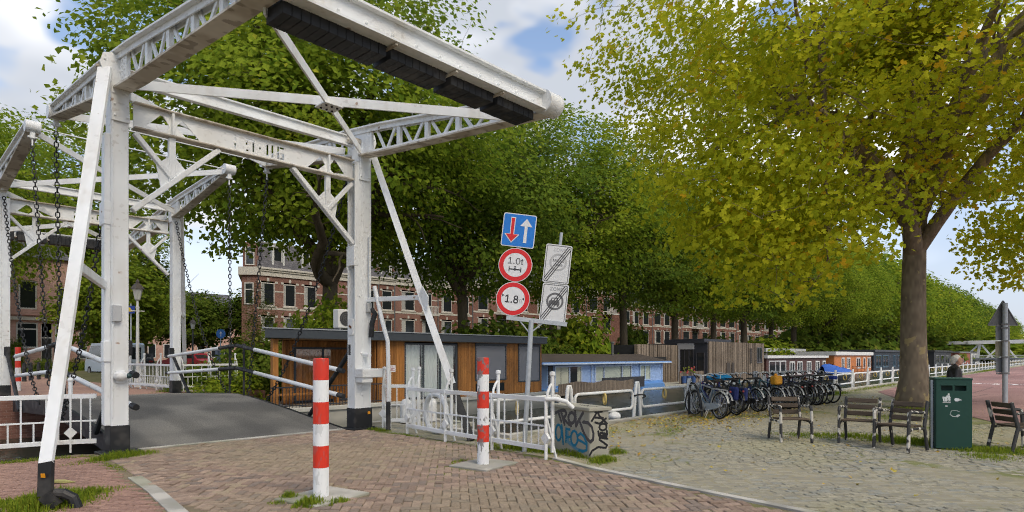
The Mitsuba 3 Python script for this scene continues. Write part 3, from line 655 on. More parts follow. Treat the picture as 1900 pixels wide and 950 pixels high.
for s in (0.30, W - 0.30):
    for z0, zm in ((1.27, 1.88), (0.72, 1.26)):
        for t0, t1, zz in ((0.18, 5.46, z0), (10.85, 5.57, z0 + 0.30)):
            a_, b_ = np.array([s, t0, zz]), np.array([s, t1, zm])
            gr = part(deck, 'guard_rail', tube([a_, a_ + (b_ - a_) * 0.80], 0.052, 10), WHITE, smooth=50)
            part(gr, 'black_end', tube([a_ + (b_ - a_) * 0.80, b_], 0.054, 10), 'black_paint', smooth=50); part(gr, 'black_end', tube([a_ - (b_ - a_) * 0.005, a_ + (b_ - a_) * 0.035], 0.056, 10), 'black_paint', smooth=50)
    for t in (5.05, 5.95): part(deck, 'rail_post', cat([rod([s, t, deck_z(t) - 0.1], [s, t, 1.86], 0.028, 8), sphere([s, t, 1.25], 0.06, 1), sphere([s, t, 1.86], 0.07, 1)]), 'black_paint')
    for t, k in ((0.22, 1), (10.8, -1)):
        part(deck, 'hydraulic_strut', cat([rod([s + (0.16 if s > 1 else -0.16), t - k * 0.1, 1.72], [s + (0.16 if s > 1 else -0.16), t + k * 1.7, 0.15], 0.05, 8), cbox([s + (0.16 if s > 1 else -0.16) - 0.07, t - k * 0.12 - 0.09, 1.6], [s + (0.16 if s > 1 else -0.16) + 0.07, t - k * 0.12 + 0.09, 1.86], 0.02)]), 'black_paint')

# ------------------------------------------------------------------ iron fences beside the bridge
def iron_fence(label, posts, z0=0.0, hooks=True, group='white iron fences at the bridge', lean=(0.30, 0.25), hook_dir=None):
    k = top('iron_fence', label, 'fence', group)
    posts = [np.array(p, float) for p in posts]
    for i, p in enumerate(posts):
        q = posts[i + 1] if i + 1 < len(posts) else posts[i - 1]
        d = (q - p) / np.linalg.norm(q - p); d = d if i + 1 < len(posts) else -d
        o = np.array([-d[1], d[0]]) * lean[0] / 0.30
        P3 = lambda u, z, s_=0.0: np.array([p[0] + o[0] * u + d[0] * s_, p[1] + o[1] * u + d[1] * s_, z0 + z])
        part(k, 'post', cat([beam(P3(0, 0), P3(0, 0.95), 0.055, 0.03, up=(d[0], d[1], 0), ch=0.006), prism(sg.Polygon([(-0.09, 0), (0, 0.1), (0.09, 0), (0, -0.1)]), 0.05, mat4([d[0], d[1], 0], [0, 0, 1], [o[0] or 1e-3, o[1], 0], P3(-0.025, 0.33)))]), WHITE)
        if hooks:
            part(k, 'finial', cat([tube([P3(0.02, 0.90), P3(0.03, 1.02), P3(0.08, 1.12), P3(0.13, 1.17)], 0.022, 7), tube([P3(0.14, 0.0 + 0.10), P3(0.14, 1.30)], 0.03, 7), lathe([(0, 1.36), (0.04, 1.35), (0.045, 1.30), (0.03, 1.28)], P3(0.14, 0) , 8)]), WHITE)
            part(k, 'back_leg', beam(P3(0.02, 0.62), P3(0.22, 0.0), 0.04, 0.03, ch=0.004), WHITE)
    for p, q in zip(posts, posts[1:]):
        A = lambda u, z: np.array([p[0] + (q[0] - p[0]) * u, p[1] + (q[1] - p[1]) * u, z0 + z])
        part(k, 'top_rail', beam(A(0, 0.93), A(1, 0.93), 0.035, 0.075, ch=0.006), WHITE)
        part(k, 'middle_rail', beam(A(0, 0.52), A(1, 0.52), 0.03, 0.025), WHITE)
        part(k, 'bottom_rail', beam(A(0, 0.18), A(1, 0.18), 0.03, 0.075, ch=0.006), WHITE)
        L_ = np.linalg.norm(q - p); n = max(2, int(L_ / 0.155))
        for i in range(1, n):
            part(k, 'baluster', rod(A(i / n, 0.2), A(i / n, 0.9 if i % 2 == 0 else 0.52), 0.0125, 6), WHITE)
    return k
iron_fence('white iron fence with hooked finials running from the bridge post to the painted box', [(4.74, -1.55), (4.50, -3.0), (4.36, -4.35), (4.22, -5.65)], lean=(0.30, 0))
part('iron_fence', 'curled_end', tube([[4.22, -5.66, 0.93], [4.28, -5.80, 0.94], [4.40, -5.90, 0.90], [4.50, -5.96, 0.80]], 0.035, 8), WHITE, smooth=50)
iron_fence('white iron fence section behind, between the bridge post and the stone domes', [(5.0, -0.35), (5.5, -0.95)], lean=(0.3, 0))
iron_fence('white iron fence over the water, left of the nearest bridge post', [(-0.55, 0.55), (-2.6, 0.95)], hooks=False)
for z_, h_ in ((0.93, 0.075), (0.52, 0.025), (0.18, 0.075)): part('iron_fence_002', 'rail_end', beam([-0.22, 0.40, z_], [-0.55, 0.55, z_], 0.032, h_), WHITE)
for x_ in (-0.30, -0.42): part('iron_fence_002', 'baluster', rod([x_, 0.43 - (x_ + 0.30) * 0.45, 0.2], [x_, 0.43 - (x_ + 0.30) * 0.45, 0.9], 0.0125, 6), WHITE)
part('iron_fence_002', 'finial', cat([tube([[-0.55, 0.55, 0.9], [-0.55, 0.55, 1.20]], 0.032, 8), sphere([-0.55, 0.55, 1.20], 0.045, 1)]), WHITE)
iron_fence('white iron fence with hooked finials beside the far bridge portal', [(4.66, 11.5), (4.70, 13.0), (4.62, 14.5), (4.45, 15.6)], z0=0.34, lean=(-0.30, 0))
iron_fence('white iron fence ending in the shrubs beyond the far bridge portal', [(5.0, 11.3), (6.0, 11.5), (7.0, 11.6)], z0=0.34, lean=(0.3, 0))

# ------------------------------------------------------------------ railing along the canal
railing = top('quay_railing', 'low white pipe railing with mooring rings along the canal edge', 'railing')
def rail_y(s): return -3.08 - 0.0008 * s
def rrect(p, d, L_, z0, z1, r=0.12):
    pts = []
    for cx, cz, a0 in ((L_ - r, z1 - r, 90), (L_ - r, z0 + r, 0), (r, z0 + r, -90), (r, z1 - r, -180)):
        for a in np.linspace(a0, a0 - 90, 5): pts.append((cx + r * math.cos(math.radians(a)), cz + r * math.sin(math.radians(a))))
    return np.array([[p[0] + d[0] * x, p[1] + d[1] * x, z] for x, z in pts])
def ring_mesh(c, d, sides=8):
    return tube(circ(c, 0.125, 18, (d[0], d[1], 0.0)), 0.026, sides, closed=True)
for k in range(60):
    s = 8.15 + 2.92 * k
    sd = 8 if k < 6 else 5
    y = rail_y(s)
    part(railing, 'railing_post', tube([[s - 0.17, y, 0.0], [s - 0.06, y, 0.82], [s - 0.03, y, 0.90], [s + 0.03, y, 0.90], [s + 0.06, y, 0.82], [s + 0.17, y, 0.0]], 0.045, sd), WHITE, smooth=60)
    part(railing, 'rail_panel', tube(rrect((s + 0.22, y), (1, 0), 2.48, 0.24, 0.70), 0.036 if k < 6 else 0.04, sd, closed=True), WHITE, smooth=60)
    part(railing, 'mooring_ring', ring_mesh((s + 1.35, y - 0.05, 0.55), (0.75, -0.66), 8 if k < 6 else 5), 'matte', smooth=60, col=(0.50, 0.38, 0.14))
part(railing, 'rail_panel', tube(rrect((5.55, -3.02), (1, 0), 2.35, 0.24, 0.70), 0.036, 8, closed=True), WHITE, smooth=60)
part(railing, 'mooring_ring', ring_mesh((6.35, -3.12, 0.52), (0.75, -0.66)), 'matte', smooth=60, col=(0.50, 0.38, 0.14))
part(railing, 'rail_panel', tube(rrect((5.10, -2.35), (0.18, 0.98), 0.85, 0.05, 0.80, 0.36), 0.055, 10, closed=True), WHITE, smooth=60)
part(railing, 'chain_loop', tube(circ((11.1, -3.1, 0.52), 0.19, 18, (0.2, 0.3, 0.9)), 0.02, 6, closed=True), 'black_paint')
def dome(x, y, z, label):
    one('mooring_dome', cat([lathe([(0.14, z), (0.14, z + 0.40), (0.13, z + 0.46), (0.085, z + 0.54), (0.0, z + 0.56)], (x, y, 0), 18)]), WHITE, label, 'bollard', 'round-topped white quay bollards', smooth=45)
dome(6.00, 0.12, 0.02, 'white dome-topped quay bollard behind the fence, nearer the bridge post')
dome(6.62, -0.05, 0.02, 'white dome-topped quay bollard behind the fence, further from the bridge post')
one('mooring_stone', sphere((9.95, -3.12, 0.10), 0.15, 3, (1.15, 1.0, 0.72)), WHITE, 'low white rounded mooring knob on the quay edge behind the painted box', 'bollard', smooth=True)
m = prism(sg.box(-0.10, -0.075, 0.10, 0.075), 0.008, mat4([0.70, -0.71, 0], [0, 0, 1], [-0.71, -0.70, 0], [5.02, -0.62, 1.32]))
pq = top('notice_plate', 'small white notice plate with red lettering on a thin post by the fence', 'sign')
part(pq, 'plate', m, 'satin', col=(0.78, 0.76, 0.74)); part(pq, 'post', rod([5.02, -0.60, 0], [5.02, -0.60, 1.36], 0.018, 6), WHITE)
part(pq, 'text_line', cat([prism(sg.box(-0.08, y_, 0.08 - 0.03 * (i % 2), y_ + 0.012), 0.002, mat4([0.70, -0.71, 0], [0, 0, 1], [-0.71, -0.70, 0], [5.014, -0.626, 1.32])) for i, y_ in enumerate((-0.05, -0.025, 0.0, 0.03))]), 'satin', col=(0.45, 0.16, 0.16))

# ------------------------------------------------------------------ striped bollards
def f_scuff(c, q):
    def f(p, n, uv):
        a = smoothstep(0.62, 0.68, fbm(p.x * 22 + q, p.y * 22, p.z * 9, 3) + 0.14 * smoothstep(-0.1, 0.09, -(n.x * 0.9 - n.y * 0.4)) - 0.06)
        return mix(c, (0.16, 0.16, 0.16), a * (0.85 if q else 0.25))
    return f
scene['bollard_red'] = two(pr(proc(f_scuff((0.62, 0.035, 0.015), 0)), 0.35, specular=0.5))
scene['bollard_white'] = two(pr(proc(f_scuff((0.76, 0.77, 0.78), 0)), 0.4, specular=0.4))
scene['scuffed_red'] = two(pr(proc(f_scuff((0.60, 0.04, 0.02), 3.3)), 0.4, specular=0.4))
scene['scuffed_white'] = two(pr(proc(f_scuff((0.72, 0.73, 0.74), 3.3)), 0.45, specular=0.4))
def bollard(x, y, h, label, mats, base=True, bands=('w', 'r', 'w', 'r', 'w', 'r'), z0=0.0, rot=0.2):
    k = top('striped_bollard', label, 'bollard', 'red and white striped bollards at the bridge')
    hs = [0.0, 0.235] + list(np.linspace(0.235, 1.0, 6)[1:])
    hs = [0.0] + list(np.linspace(0.215, 1.0, 6))
    for i, b in enumerate(bands):
        lo, hi = hs[i] * h + z0, hs[i + 1] * h + z0
        prof = [(0.0875, lo), (0.0875, hi)] if i < 5 else [(0.0875, lo), (0.0875, hi - 0.012), (0.080, hi), (0.0, hi + 0.003)]
        part(k, 'band', lathe(prof, (x, y, 0), 32), mats[0 if b == 'r' else 1], smooth=40)
    if base: part(k, 'base_slab', rotz(cbox([-0.40, -0.34, -0.06], [0.40, 0.34, 0.014], 0.008), rot, (x + 0.02, y, 0)), 'concrete')
    return k
bollard(0.56, -5.37, 1.572, 'clean red and white striped bollard on a concrete slab, nearest the camera', ('bollard_red', 'bollard_white'))
bollard(3.28, -5.23, 1.572, 'scuffed red and white striped bollard on a slab before the white fence', ('scuffed_red', 'scuffed_white'), rot=0.14)
bollard(1.25, 16.4, 1.57, 'red and white striped bollard seen beyond the bridge, behind the chains', ('bollard_red', 'bollard_white'), base=False, z0=0.34)

# ------------------------------------------------------------------ traffic sign cluster
sp = top('traffic_sign_post', 'grey pole carrying five traffic signs, leaning a little beside the fence', 'traffic sign')
R_, N_ = np.array([0.69, -0.724, 0.0]), np.array([-0.724, -0.69, 0.0])
th_ = math.radians(6.5)
RX = R_ * math.cos(th_) + np.array([0, 0, -1.0]) * math.sin(th_)
UY = R_ * math.sin(th_) + np.array([0, 0, 1.0]) * math.cos(th_)
O_ = np.array([4.62, -4.85, 0]) + R_ * 0.118 + np.array([0, 0, 2.19])
def SM(x, y, off): return mat4(RX, UY, N_, O_ + RX * x + UY * y + N_ * off)
def splate(parent, name, poly, x, y, off, mat, col, d=0.003, label=None): return part(parent, name, prism(poly, d, SM(x, y, off)), mat, col=col, label=label)
part(sp, 'pole', rod([4.62, -4.85, 0], O_, 0.042, 12), 'galvanised', smooth=50)
part(sp, 'crossbar', beam(O_ - RX * 0.42, O_ + RX * 0.60, 0.045, 0.07, up=UY), 'galvanised')
for x in (-0.20, 0.20): part(sp, 'crossbar_strut', rod(O_ - UY * 0.22, O_ + RX * x - UY * 0.02, 0.012, 6), 'galvanised')
part(sp, 'sign_stem', rod(O_ - RX * 0.36 - N_ * 0.03, O_ - RX * 0.36 + UY * 1.70 - N_ * 0.03, 0.026, 8), 'galvanised')
part(sp, 'sign_stem', rod(O_ + RX * 0.34 - N_ * 0.03, O_ + RX * 0.34 + UY * 1.52 - N_ * 0.03, 0.026, 8), 'galvanised')
SW, SR, SB, SK, SG = (0.66, 0.67, 0.69), (0.60, 0.018, 0.022), (0.012, 0.17, 0.58), (0.04, 0.04, 0.045), (0.36, 0.37, 0.38)
def rbox(w, h, r=0.03): return sg.box(-w / 2 + r, -h / 2 + r, w / 2 - r, h / 2 - r).buffer(r, 8)
def put(poly, dx, dy, a=0): return affinity.translate(affinity.rotate(poly, a, origin=(0, 0)), dx, dy)
def txt(parent, text, h, x, y, off, col, bold=True, sx=1.0):
    m = meshkit.text_mesh(text, h, 0.002, bold)
    b = m.bounds
    m.apply_translation([-(b[0][0] + b[1][0]) / 2, -(b[0][1] + b[1][1]) / 2, 0]); m.apply_scale([sx, 1, 1])
    m.apply_transform(SM(x, y, off))
    part(parent, 'lettering', m, 'satin', col=col)
def arrow(h, w, head, shaft):
    return sg.Polygon([(-shaft / 2, -h / 2), (shaft / 2, -h / 2), (shaft * 0.42, h / 2 - head), (w / 2, h / 2 - head), (0, h / 2), (-w / 2, h / 2 - head), (-shaft * 0.42, h / 2 - head)])
bl = splate(sp, 'priority_sign', rbox(0.555, 0.555, 0.035), -0.375, 1.465, 0.0, 'satin', SW, 0.006, 'blue square sign with a red and a white arrow')
splate(bl, 'face', rbox(0.525, 0.525, 0.028), -0.375, 1.465, 0.007, 'satin', SB)
splate(bl, 'arrow_outline', put(arrow(0.41, 0.225, 0.13, 0.066).buffer(0.008), -0.11, 0.0, 180), -0.375, 1.465, 0.011, 'satin', SW)
splate(bl, 'arrow', put(arrow(0.395, 0.205, 0.125, 0.055), -0.11, 0.0, 180), -0.375, 1.465, 0.0145, 'satin', SR)
splate(bl, 'arrow', put(arrow(0.405, 0.20, 0.13, 0.055), 0.115, 0.005), -0.375, 1.465, 0.011, 'satin', SW)
for x, y, nm, lb in ((-0.368, 0.888, 'axle_load_sign', 'round red-rimmed sign reading 1.0t above an axle'), (-0.345, 0.322, 'width_limit_sign', 'round red-rimmed sign reading 1.8m between two arrows')):
    d_ = splate(sp, nm, sg.Point(0, 0).buffer(0.282, 32), x, y, 0.0, 'satin', SW, 0.006, lb)
    splate(d_, 'red_ring', sg.Point(0, 0).buffer(0.272, 32).difference(sg.Point(0, 0).buffer(0.200, 32)), x, y, 0.007, 'satin', SR)
    splate(d_, 'face', sg.Point(0, 0).buffer(0.1985, 32), x, y, 0.007, 'satin', SW, 0.002)
    if nm[0] == 'a':
        txt(d_, '1.0t', 0.105, x, y + 0.065, 0.010, SK, False)
        splate(d_, 'axle_symbol', union_all([sg.box(-0.10, -0.085, 0.10, -0.065), sg.box(-0.105, -0.115, -0.09, -0.035), sg.box(0.09, -0.115, 0.105, -0.035), sg.Point(0, -0.075).buffer(0.022), sg.Polygon([(-0.022, -0.022), (0.022, -0.022), (0, -0.052)])]), x, y, 0.010, 'satin', SK)
    else:
        txt(d_, '1.8', 0.125, x - 0.02, y - 0.005, 0.010, SK, True, 0.9); txt(d_, 'm', 0.09, x + 0.115, y - 0.03, 0.010, SG, False, 0.75)
        for k in (-1, 1): splate(d_, 'arrow', sg.Polygon([(k * 0.185, 0.045 - 0.03 * (k > 0) + 0.025), (k * 0.185, -0.005 - 0.03 * (k > 0) + 0.025), (k * 0.15, 0.02 - 0.03 * (k > 0) + 0.025)]), x, y, 0.010, 'satin', SK)
for x, y, nm, lb in ((0.328, 0.985, 'zone_end_sign', 'faded white ZONE sign with a pale ring struck through'), (0.345, 0.330, 'zone_end_sign', 'white ZONE sign with a car in a dark ring struck through')):
    d_ = splate(sp, nm, rbox(0.44, 0.645, 0.03), x, y, 0.0, 'satin', (0.60, 0.61, 0.62), 0.006, lb)
    splate(d_, 'border', rbox(0.405, 0.61, 0.025).difference(rbox(0.389, 0.594, 0.02)), x, y, 0.007, 'satin', SK)
    fade = nm and y > 0.6
    txt(d_, 'ZONE', 0.058, x + 0.015, y + 0.235, 0.007, (0.30, 0.31, 0.32) if not fade else (0.40, 0.41, 0.42), not fade)
    splate(d_, 'ring', sg.Point(0.01, 0.03).buffer(0.145, 32).difference(sg.Point(0.01, 0.03).buffer(0.113, 32)), x, y, 0.007, 'satin', (0.12, 0.12, 0.125) if not fade else (0.40, 0.405, 0.41))
    if fade:
        txt(d_, 'Milieu', 0.050, x + 0.01, y + 0.055, 0.007, (0.13, 0.13, 0.135), False); txt(d_, 'zone', 0.050, x + 0.01, y - 0.02, 0.007, (0.13, 0.13, 0.135), False)
    else:
        splate(d_, 'car_symbol', union_all([sg.Polygon([(-0.09, -0.03), (-0.09, 0.03), (-0.065, 0.04), (-0.045, 0.09), (0.05, 0.09), (0.07, 0.04), (0.09, 0.03), (0.09, -0.03)]), sg.box(-0.08, -0.055, -0.05, -0.03), sg.box(0.05, -0.055, 0.08, -0.03)]).difference(sg.Polygon([(-0.045, 0.045), (-0.032, 0.078), (0.038, 0.078), (0.05, 0.045)])), x, y, 0.007, 'satin', (0.10, 0.10, 0.105))
    for o in (-0.028, 0.0, 0.028): splate(d_, 'strike', sg.LineString([(-0.175 + o, -0.275 - o * 0.6), (0.175 + o, 0.270 - o * 0.6)]).buffer(0.0065).intersection(rbox(0.389, 0.594, 0.02)), x, y, 0.0105, 'satin', SK)

# ------------------------------------------------------------------ utility box with graffiti
ub = top('utility_box', 'grey utility box sprayed with graffiti at the end of the white fence', 'utility box')
bf, bu = np.array([-0.293, -0.956, 0]), np.array([0.956, -0.293, 0])      # along the front, and away from the road
B0 = np.array([5.03, -5.16, 0])
bn = np.array([-0.956, 0.293, 0])
BM = mat4(bf, bu, [0, 0, 1], B0)
m = cbox([0, 0, -0.02], [0.98, 0.38, 0.74], 0.012); m.apply_transform(BM); 
def f_box(p, n, uv): return mix((0.36, 0.345, 0.285), (0.26, 0.25, 0.20), fbm(p.x * 4, p.y * 4, p.z * 3, 3))
scene['box_shell'] = two(pr(proc(f_box), 0.6, specular=0.3))
part(ub, 'body', m, 'box_shell')
m = cbox([-0.035, -0.035, 0.735], [1.015, 0.415, 0.795], 0.012); m.apply_transform(BM); part(ub, 'lid', m, 'box_shell')
GX = lambda pts: [((x - 218) / 524.0, 0.735 - 0.70 * (y - (120 + 0.11 * (x - 218))) / 600.0) for x, y in pts]
def ell(cx, cy, rx, ry, n=20): return [(cx + rx * math.cos(a), cy + ry * math.sin(a)) for a in np.linspace(0.3, 2 * PI + 0.3, n)]
def spray(name, strokes, w, col, M, conv=GX, lift=0.002):
    sh = union_all([sg.LineString(conv(s_)).buffer(w, 6) for s_ in strokes])
    part(ub, name, prism(sh, 0.0012, M), 'matte', col=col)
FM = mat4(bf, [0, 0, 1], bn, B0 + bn * 0.0015)
spray('grey_graffiti', [[(222, 212), (300, 175), (385, 165)], [(282, 182), (328, 318)], [(322, 168), (378, 362)], [(322, 168), (385, 165), (405, 205), (390, 245), (352, 272)], [(352, 272), (410, 330), (472, 378)], ell(482, 268, 46, 74), [(532, 165), (545, 378)], [(640, 195), (545, 372)], [(592, 300), (650, 460), (700, 545), (742, 580), (775, 545), (782, 470), (760, 380), (710, 325), (645, 320)]], 0.026, (0.085, 0.08, 0.082), FM)
FM2 = mat4(bf, [0, 0, 1], bn, B0 + bn * 0.0032)
spray('blue_graffiti', [ell(288, 482, 44, 112), [(338, 372), (358, 640)], [(402, 415), (400, 610)], [(402, 540), (462, 532)], [(402, 425), (456, 430)], ell(520, 545, 48, 100), [(562, 518), (608, 472), (655, 515), (695, 600), (692, 690), (640, 715), (590, 705)], [(570, 560), (640, 590), (690, 620)]], 0.020, (0.02, 0.16, 0.27), FM2)
spray('blue_graffiti', [[(430, 600), (560, 700), (640, 712)], [(420, 470), (430, 590)]], 0.030, (0.10, 0.22, 0.30), mat4(bf, [0, 0, 1], bn, B0 + bn * 0.0012))
SMx = mat4(bu, [0, 0, 1], bf, B0 + bf * 0.9815)
GS = lambda pts: [((x - 735) / 125.0 * 0.37, 0.735 - 0.70 * (y - 175) / 545.0) for x, y in pts]
spray('black_graffiti', [[(748, 290), (785, 180), (800, 240), (850, 335)], [(762, 250), (822, 262)], [(842, 270), (800, 330), (770, 310)], ell(822, 372, 24, 42, 14), [(790, 420), (796, 480), (850, 470), (848, 420)], [(800, 520), (806, 440), (850, 460), (845, 500), (806, 500), (852, 522)], [(800, 525), (850, 600), (840, 630), (790, 612), (750, 650), (735, 700)], [(770, 130 + 50), (815, 140 + 45)]], 0.017, (0.02, 0.02, 0.022), SMx, GS)
TM = mat4(bf, bu, [0, 0, 1], B0 + np.array([0, 0, 0.7962]))
spray('black_graffiti', [[(0.45, 0.20), (0.60, 0.26), (0.70, 0.18), (0.82, 0.26), (0.90, 0.20)], [(0.55, 0.15), (0.75, 0.14)]], 0.010, (0.03, 0.03, 0.03), TM, lambda q: q)
m = cbox([-0.05, 0.02, 0.05], [-0.006, 0.10, 0.50], 0.004); m.apply_transform(BM); part(ub, 'timber_batten', m, 'cedar', uv=np.array([0.6, 0.3]))

# ------------------------------------------------------------------ litter bin
lb_ = top('litter_bin', 'tall dark green litter bin with two slots beside the plane tree', 'litter bin')
ba, bb = np.array([0.34, -0.94, 0.0]), np.array([0.94, 0.34, 0.0])
bz = lambda x, y, z: np.array([9.60, -9.86, 0]) + ba * x + bb * y + np.array([0, 0, z])
LM = mat4(ba, bb, [0, 0, 1], [9.60, -9.86, 0.02])
def lm(m): m = m.copy(); m.apply_transform(LM); return m
shell = prism(sg.box(0, 0, 0.50, 1.17).difference(union_all([sg.box(0.07, 0.985, 0.235, 1.075), sg.box(0.265, 0.985, 0.43, 1.075)])), 0.012, LM @ mat4([1, 0, 0], [0, 0, 1], [0, -1, 0], [0, 0.012, 0]))
G_ = (0.012, 0.055, 0.040)
part(lb_, 'front_panel', shell, 'satin', col=G_)
part(lb_, 'body', lm(cat([cbox([-0.012, 0.014, 0], [0.0, 0.46, 1.17], 0.003), cbox([0.50, 0.014, 0], [0.512, 0.46, 1.17], 0.003), cbox([0, 0.45, 0], [0.5, 0.462, 1.17], 0.003), cbox([-0.02, -0.01, 1.17], [0.52, 0.47, 1.20], 0.008), box([0, 0.16, 0.02], [0.5, 0.165, 1.165])])), 'satin', col=G_)
part(lb_, 'side_post', lm(cbox([-0.055, 0.10, -0.02], [-0.02, 0.16, 1.16], 0.006)), 'galvanised')
part(lb_, 'slot_lip', lm(cat([cbox([a_, -0.008, 1.072], [a_ + 0.175, 0.002, 1.09], 0.002) for a_ in (0.065, 0.26)])), 'satin', col=G_)
FMb = LM @ mat4([1, 0, 0], [0, 0, 1], [0, -1, 0], [0, -0.0005, 0])
def sticker(name, poly, col): part(lb_, name, prism(poly, 0.0015, FMb), 'satin', col=col)
sticker('bin_pictogram', union_all([sg.Polygon([(0.10, 0.80), (0.155, 0.80), (0.165, 0.88), (0.09, 0.88)]).difference(sg.box(0.12, 0.81, 0.125, 0.87)), sg.Point(0.178, 0.925).buffer(0.014), sg.Polygon([(0.165, 0.91), (0.195, 0.905), (0.205, 0.86), (0.20, 0.80), (0.188, 0.80), (0.183, 0.85), (0.175, 0.80), (0.165, 0.80), (0.168, 0.86), (0.14, 0.89)]), sg.box(0.09, 0.775, 0.21, 0.785)]), (0.62, 0.64, 0.62))
sticker('sticker', union_all([sg.Point(0.29, 0.835).buffer(0.03), sg.Point(0.31, 0.835).buffer(0.025), sg.box(0.33, 0.825, 0.36, 0.84)]), (0.60, 0.63, 0.64))
sticker('sticker', union_all([sg.LineString([(0.18 + 0.02, 0.60), (0.22, 0.645), (0.28, 0.655), (0.33, 0.63)]).buffer(0.004), sg.LineString([(0.20, 0.58), (0.24, 0.55), (0.30, 0.545), (0.335, 0.57)]).buffer(0.007), sg.Polygon([(0.28, 0.57), (0.33, 0.59), (0.34, 0.565), (0.29, 0.555)])]), (0.45, 0.48, 0.46))
sticker('sticker', sg.box(0.13, 0.71, 0.16, 0.735), (0.5, 0.52, 0.5))

# ------------------------------------------------------------------ park chairs
def make_chair(label, x, y, ang, w=0.62):
    """origin under the middle of the seat, facing +x"""
    k = top('park_chair', label, 'chair', 'wooden park chairs on the plaza')
    M = np.eye(4); c, s = math.cos(ang), math.sin(ang); M[:2, :2] = [[c, -s], [s, c]]; M[:2, 3] = x, y
    def P_(name, m, mat, uv):
        m = m.copy(); m.apply_transform(M); part(k, name, m, mat, uv=uv)
    for i, sd in enumerate((-1, 1)):
        o = sd * w / 2
        q = rng.random()
        P_('front_leg', cat([beam([0.27, o, 0.0], [0.245, o, 0.63], 0.055, 0.045, up=(0, 1, 0), ch=0.012)]), 'cast_iron', np.array([q, 1.0]))
        P_('armrest', tube([[0.245, o, 0.61], [0.225, o, 0.655], [0.16, o, 0.668], [-0.02, o, 0.655], [-0.24, o, 0.64]], [0.03, 0.03, 0.027, 0.024, 0.022], 7), 'cast_iron', np.array([q, 0.8]))
        P_('rear_leg', cat([beam([-0.33, o, 0.0], [-0.23, o, 0.42], 0.055, 0.045, up=(0, 1, 0), ch=0.012), beam([-0.23, o, 0.40], [-0.34, o, 0.83], 0.06, 0.045, up=(0, 1, 0), ch=0.012)]), 'cast_iron', np.array([q, 0.0]))
        P_('seat_bracket', tube([[-0.25, o, 0.37], [-0.1, o, 0.385], [0.15, o, 0.385], [0.255, o, 0.34]], 0.022, 6), 'cast_iron', np.array([q, 0.0]))
    for i in range(4):
        P_('seat_slat', cbox([-0.21 + i * 0.118, -w / 2 + 0.03, 0.40 + 0.004 * i], [-0.21 + i * 0.118 + 0.105, w / 2 - 0.03, 0.432 + 0.004 * i], 0.006), 'bench_wood', rng.random(2))
    for i in range(3):
        z = 0.485 + i * 0.118
        xx = -0.235 - (z - 0.42) * 0.268
        P_('back_slat', beam([xx + 0.03, -w / 2 + 0.035, z + 0.045], [xx + 0.03, w / 2 - 0.035, z + 0.045], 0.028, 0.083, up=(-0.25, 0, 0.97), ch=0.006), 'bench_wood', rng.random(2))
    return k
make_chair('dark wooden park chair standing alone, nearest the parked bicycles', 8.99, -7.66, math.radians(221), 0.56)
make_chair('dark wooden park chair with a white-flaked arm, middle of the three in a row', 9.50, -8.70, math.radians(183), 0.56)
make_chair('dark wooden park chair angled in front of the plane tree trunk', 9.10, -9.41, math.radians(163), 0.56)
make_chair('dark wooden park chair seen from behind, right of the green bin', 10.42, -10.92, math.radians(-50), 0.56)
make_chair('dark wooden park chair only partly seen past the chair behind the bin', 11.1, -12.0, math.radians(60), 0.56)

# ------------------------------------------------------------------ traffic sign seen from behind
sb = top('sign_pole', 'grey pole with a triangular sign and three plates seen from behind', 'traffic sign')
RS, NS = np.array([0.678, -0.735, 0.0]), np.array([-0.735, -0.678, 0.0])
Q0 = np.array([22.4, -9.82, 0.0])
part(sb, 'pole', rod(Q0, Q0 + [0, 0, 3.3], 0.075, 12), 'galvanised', smooth=50)
def qp(poly, z, off, d=0.006, roll=0): return prism(affinity.rotate(poly, roll, origin=(0, 0)), d, mat4(RS, [0, 0, 1], NS, Q0 + np.array([0, 0, z]) + NS * off))
GB = (0.115, 0.12, 0.125)
tri_ = sg.Polygon([(-0.46, 0), (0.46, 0), (0, 0.76)]).buffer(0.03)
part(sb, 'triangle_plate', qp(tri_, 2.60, -0.10), 'satin', col=GB)
part(sb, 'triangle_rim', qp(tri_.difference(tri_.buffer(-0.025)), 2.60, -0.092, 0.02), 'satin', col=(0.16, 0.165, 0.17))
part(sb, 'square_plate', qp(rbox(0.46, 0.45), 2.33, -0.10), 'satin', col=(0.17, 0.185, 0.20))
part(sb, 'route_plate', qp(rbox(0.48, 0.50), 1.82, -0.10), 'satin', col=(0.235, 0.225, 0.165))
part(sb, 'square_plate', qp(rbox(0.46, 0.48), 1.30, -0.10), 'satin', col=(0.16, 0.175, 0.19))
for z in (2.62, 2.5, 2.08, 1.56, 1.04): part(sb, 'clamp', cbox(Q0 + [-0.1, -0.1, z - 0.02], Q0 + [0.1, 0.1, z + 0.02], 0.005), 'satin', col=(0.20, 0.205, 0.21))
for z in (1.02, 2.58): part(sb, 'bracket', qp(rbox(0.42, 0.05, 0.01), z, -0.095, 0.03), 'satin', col=(0.20, 0.205, 0.21))

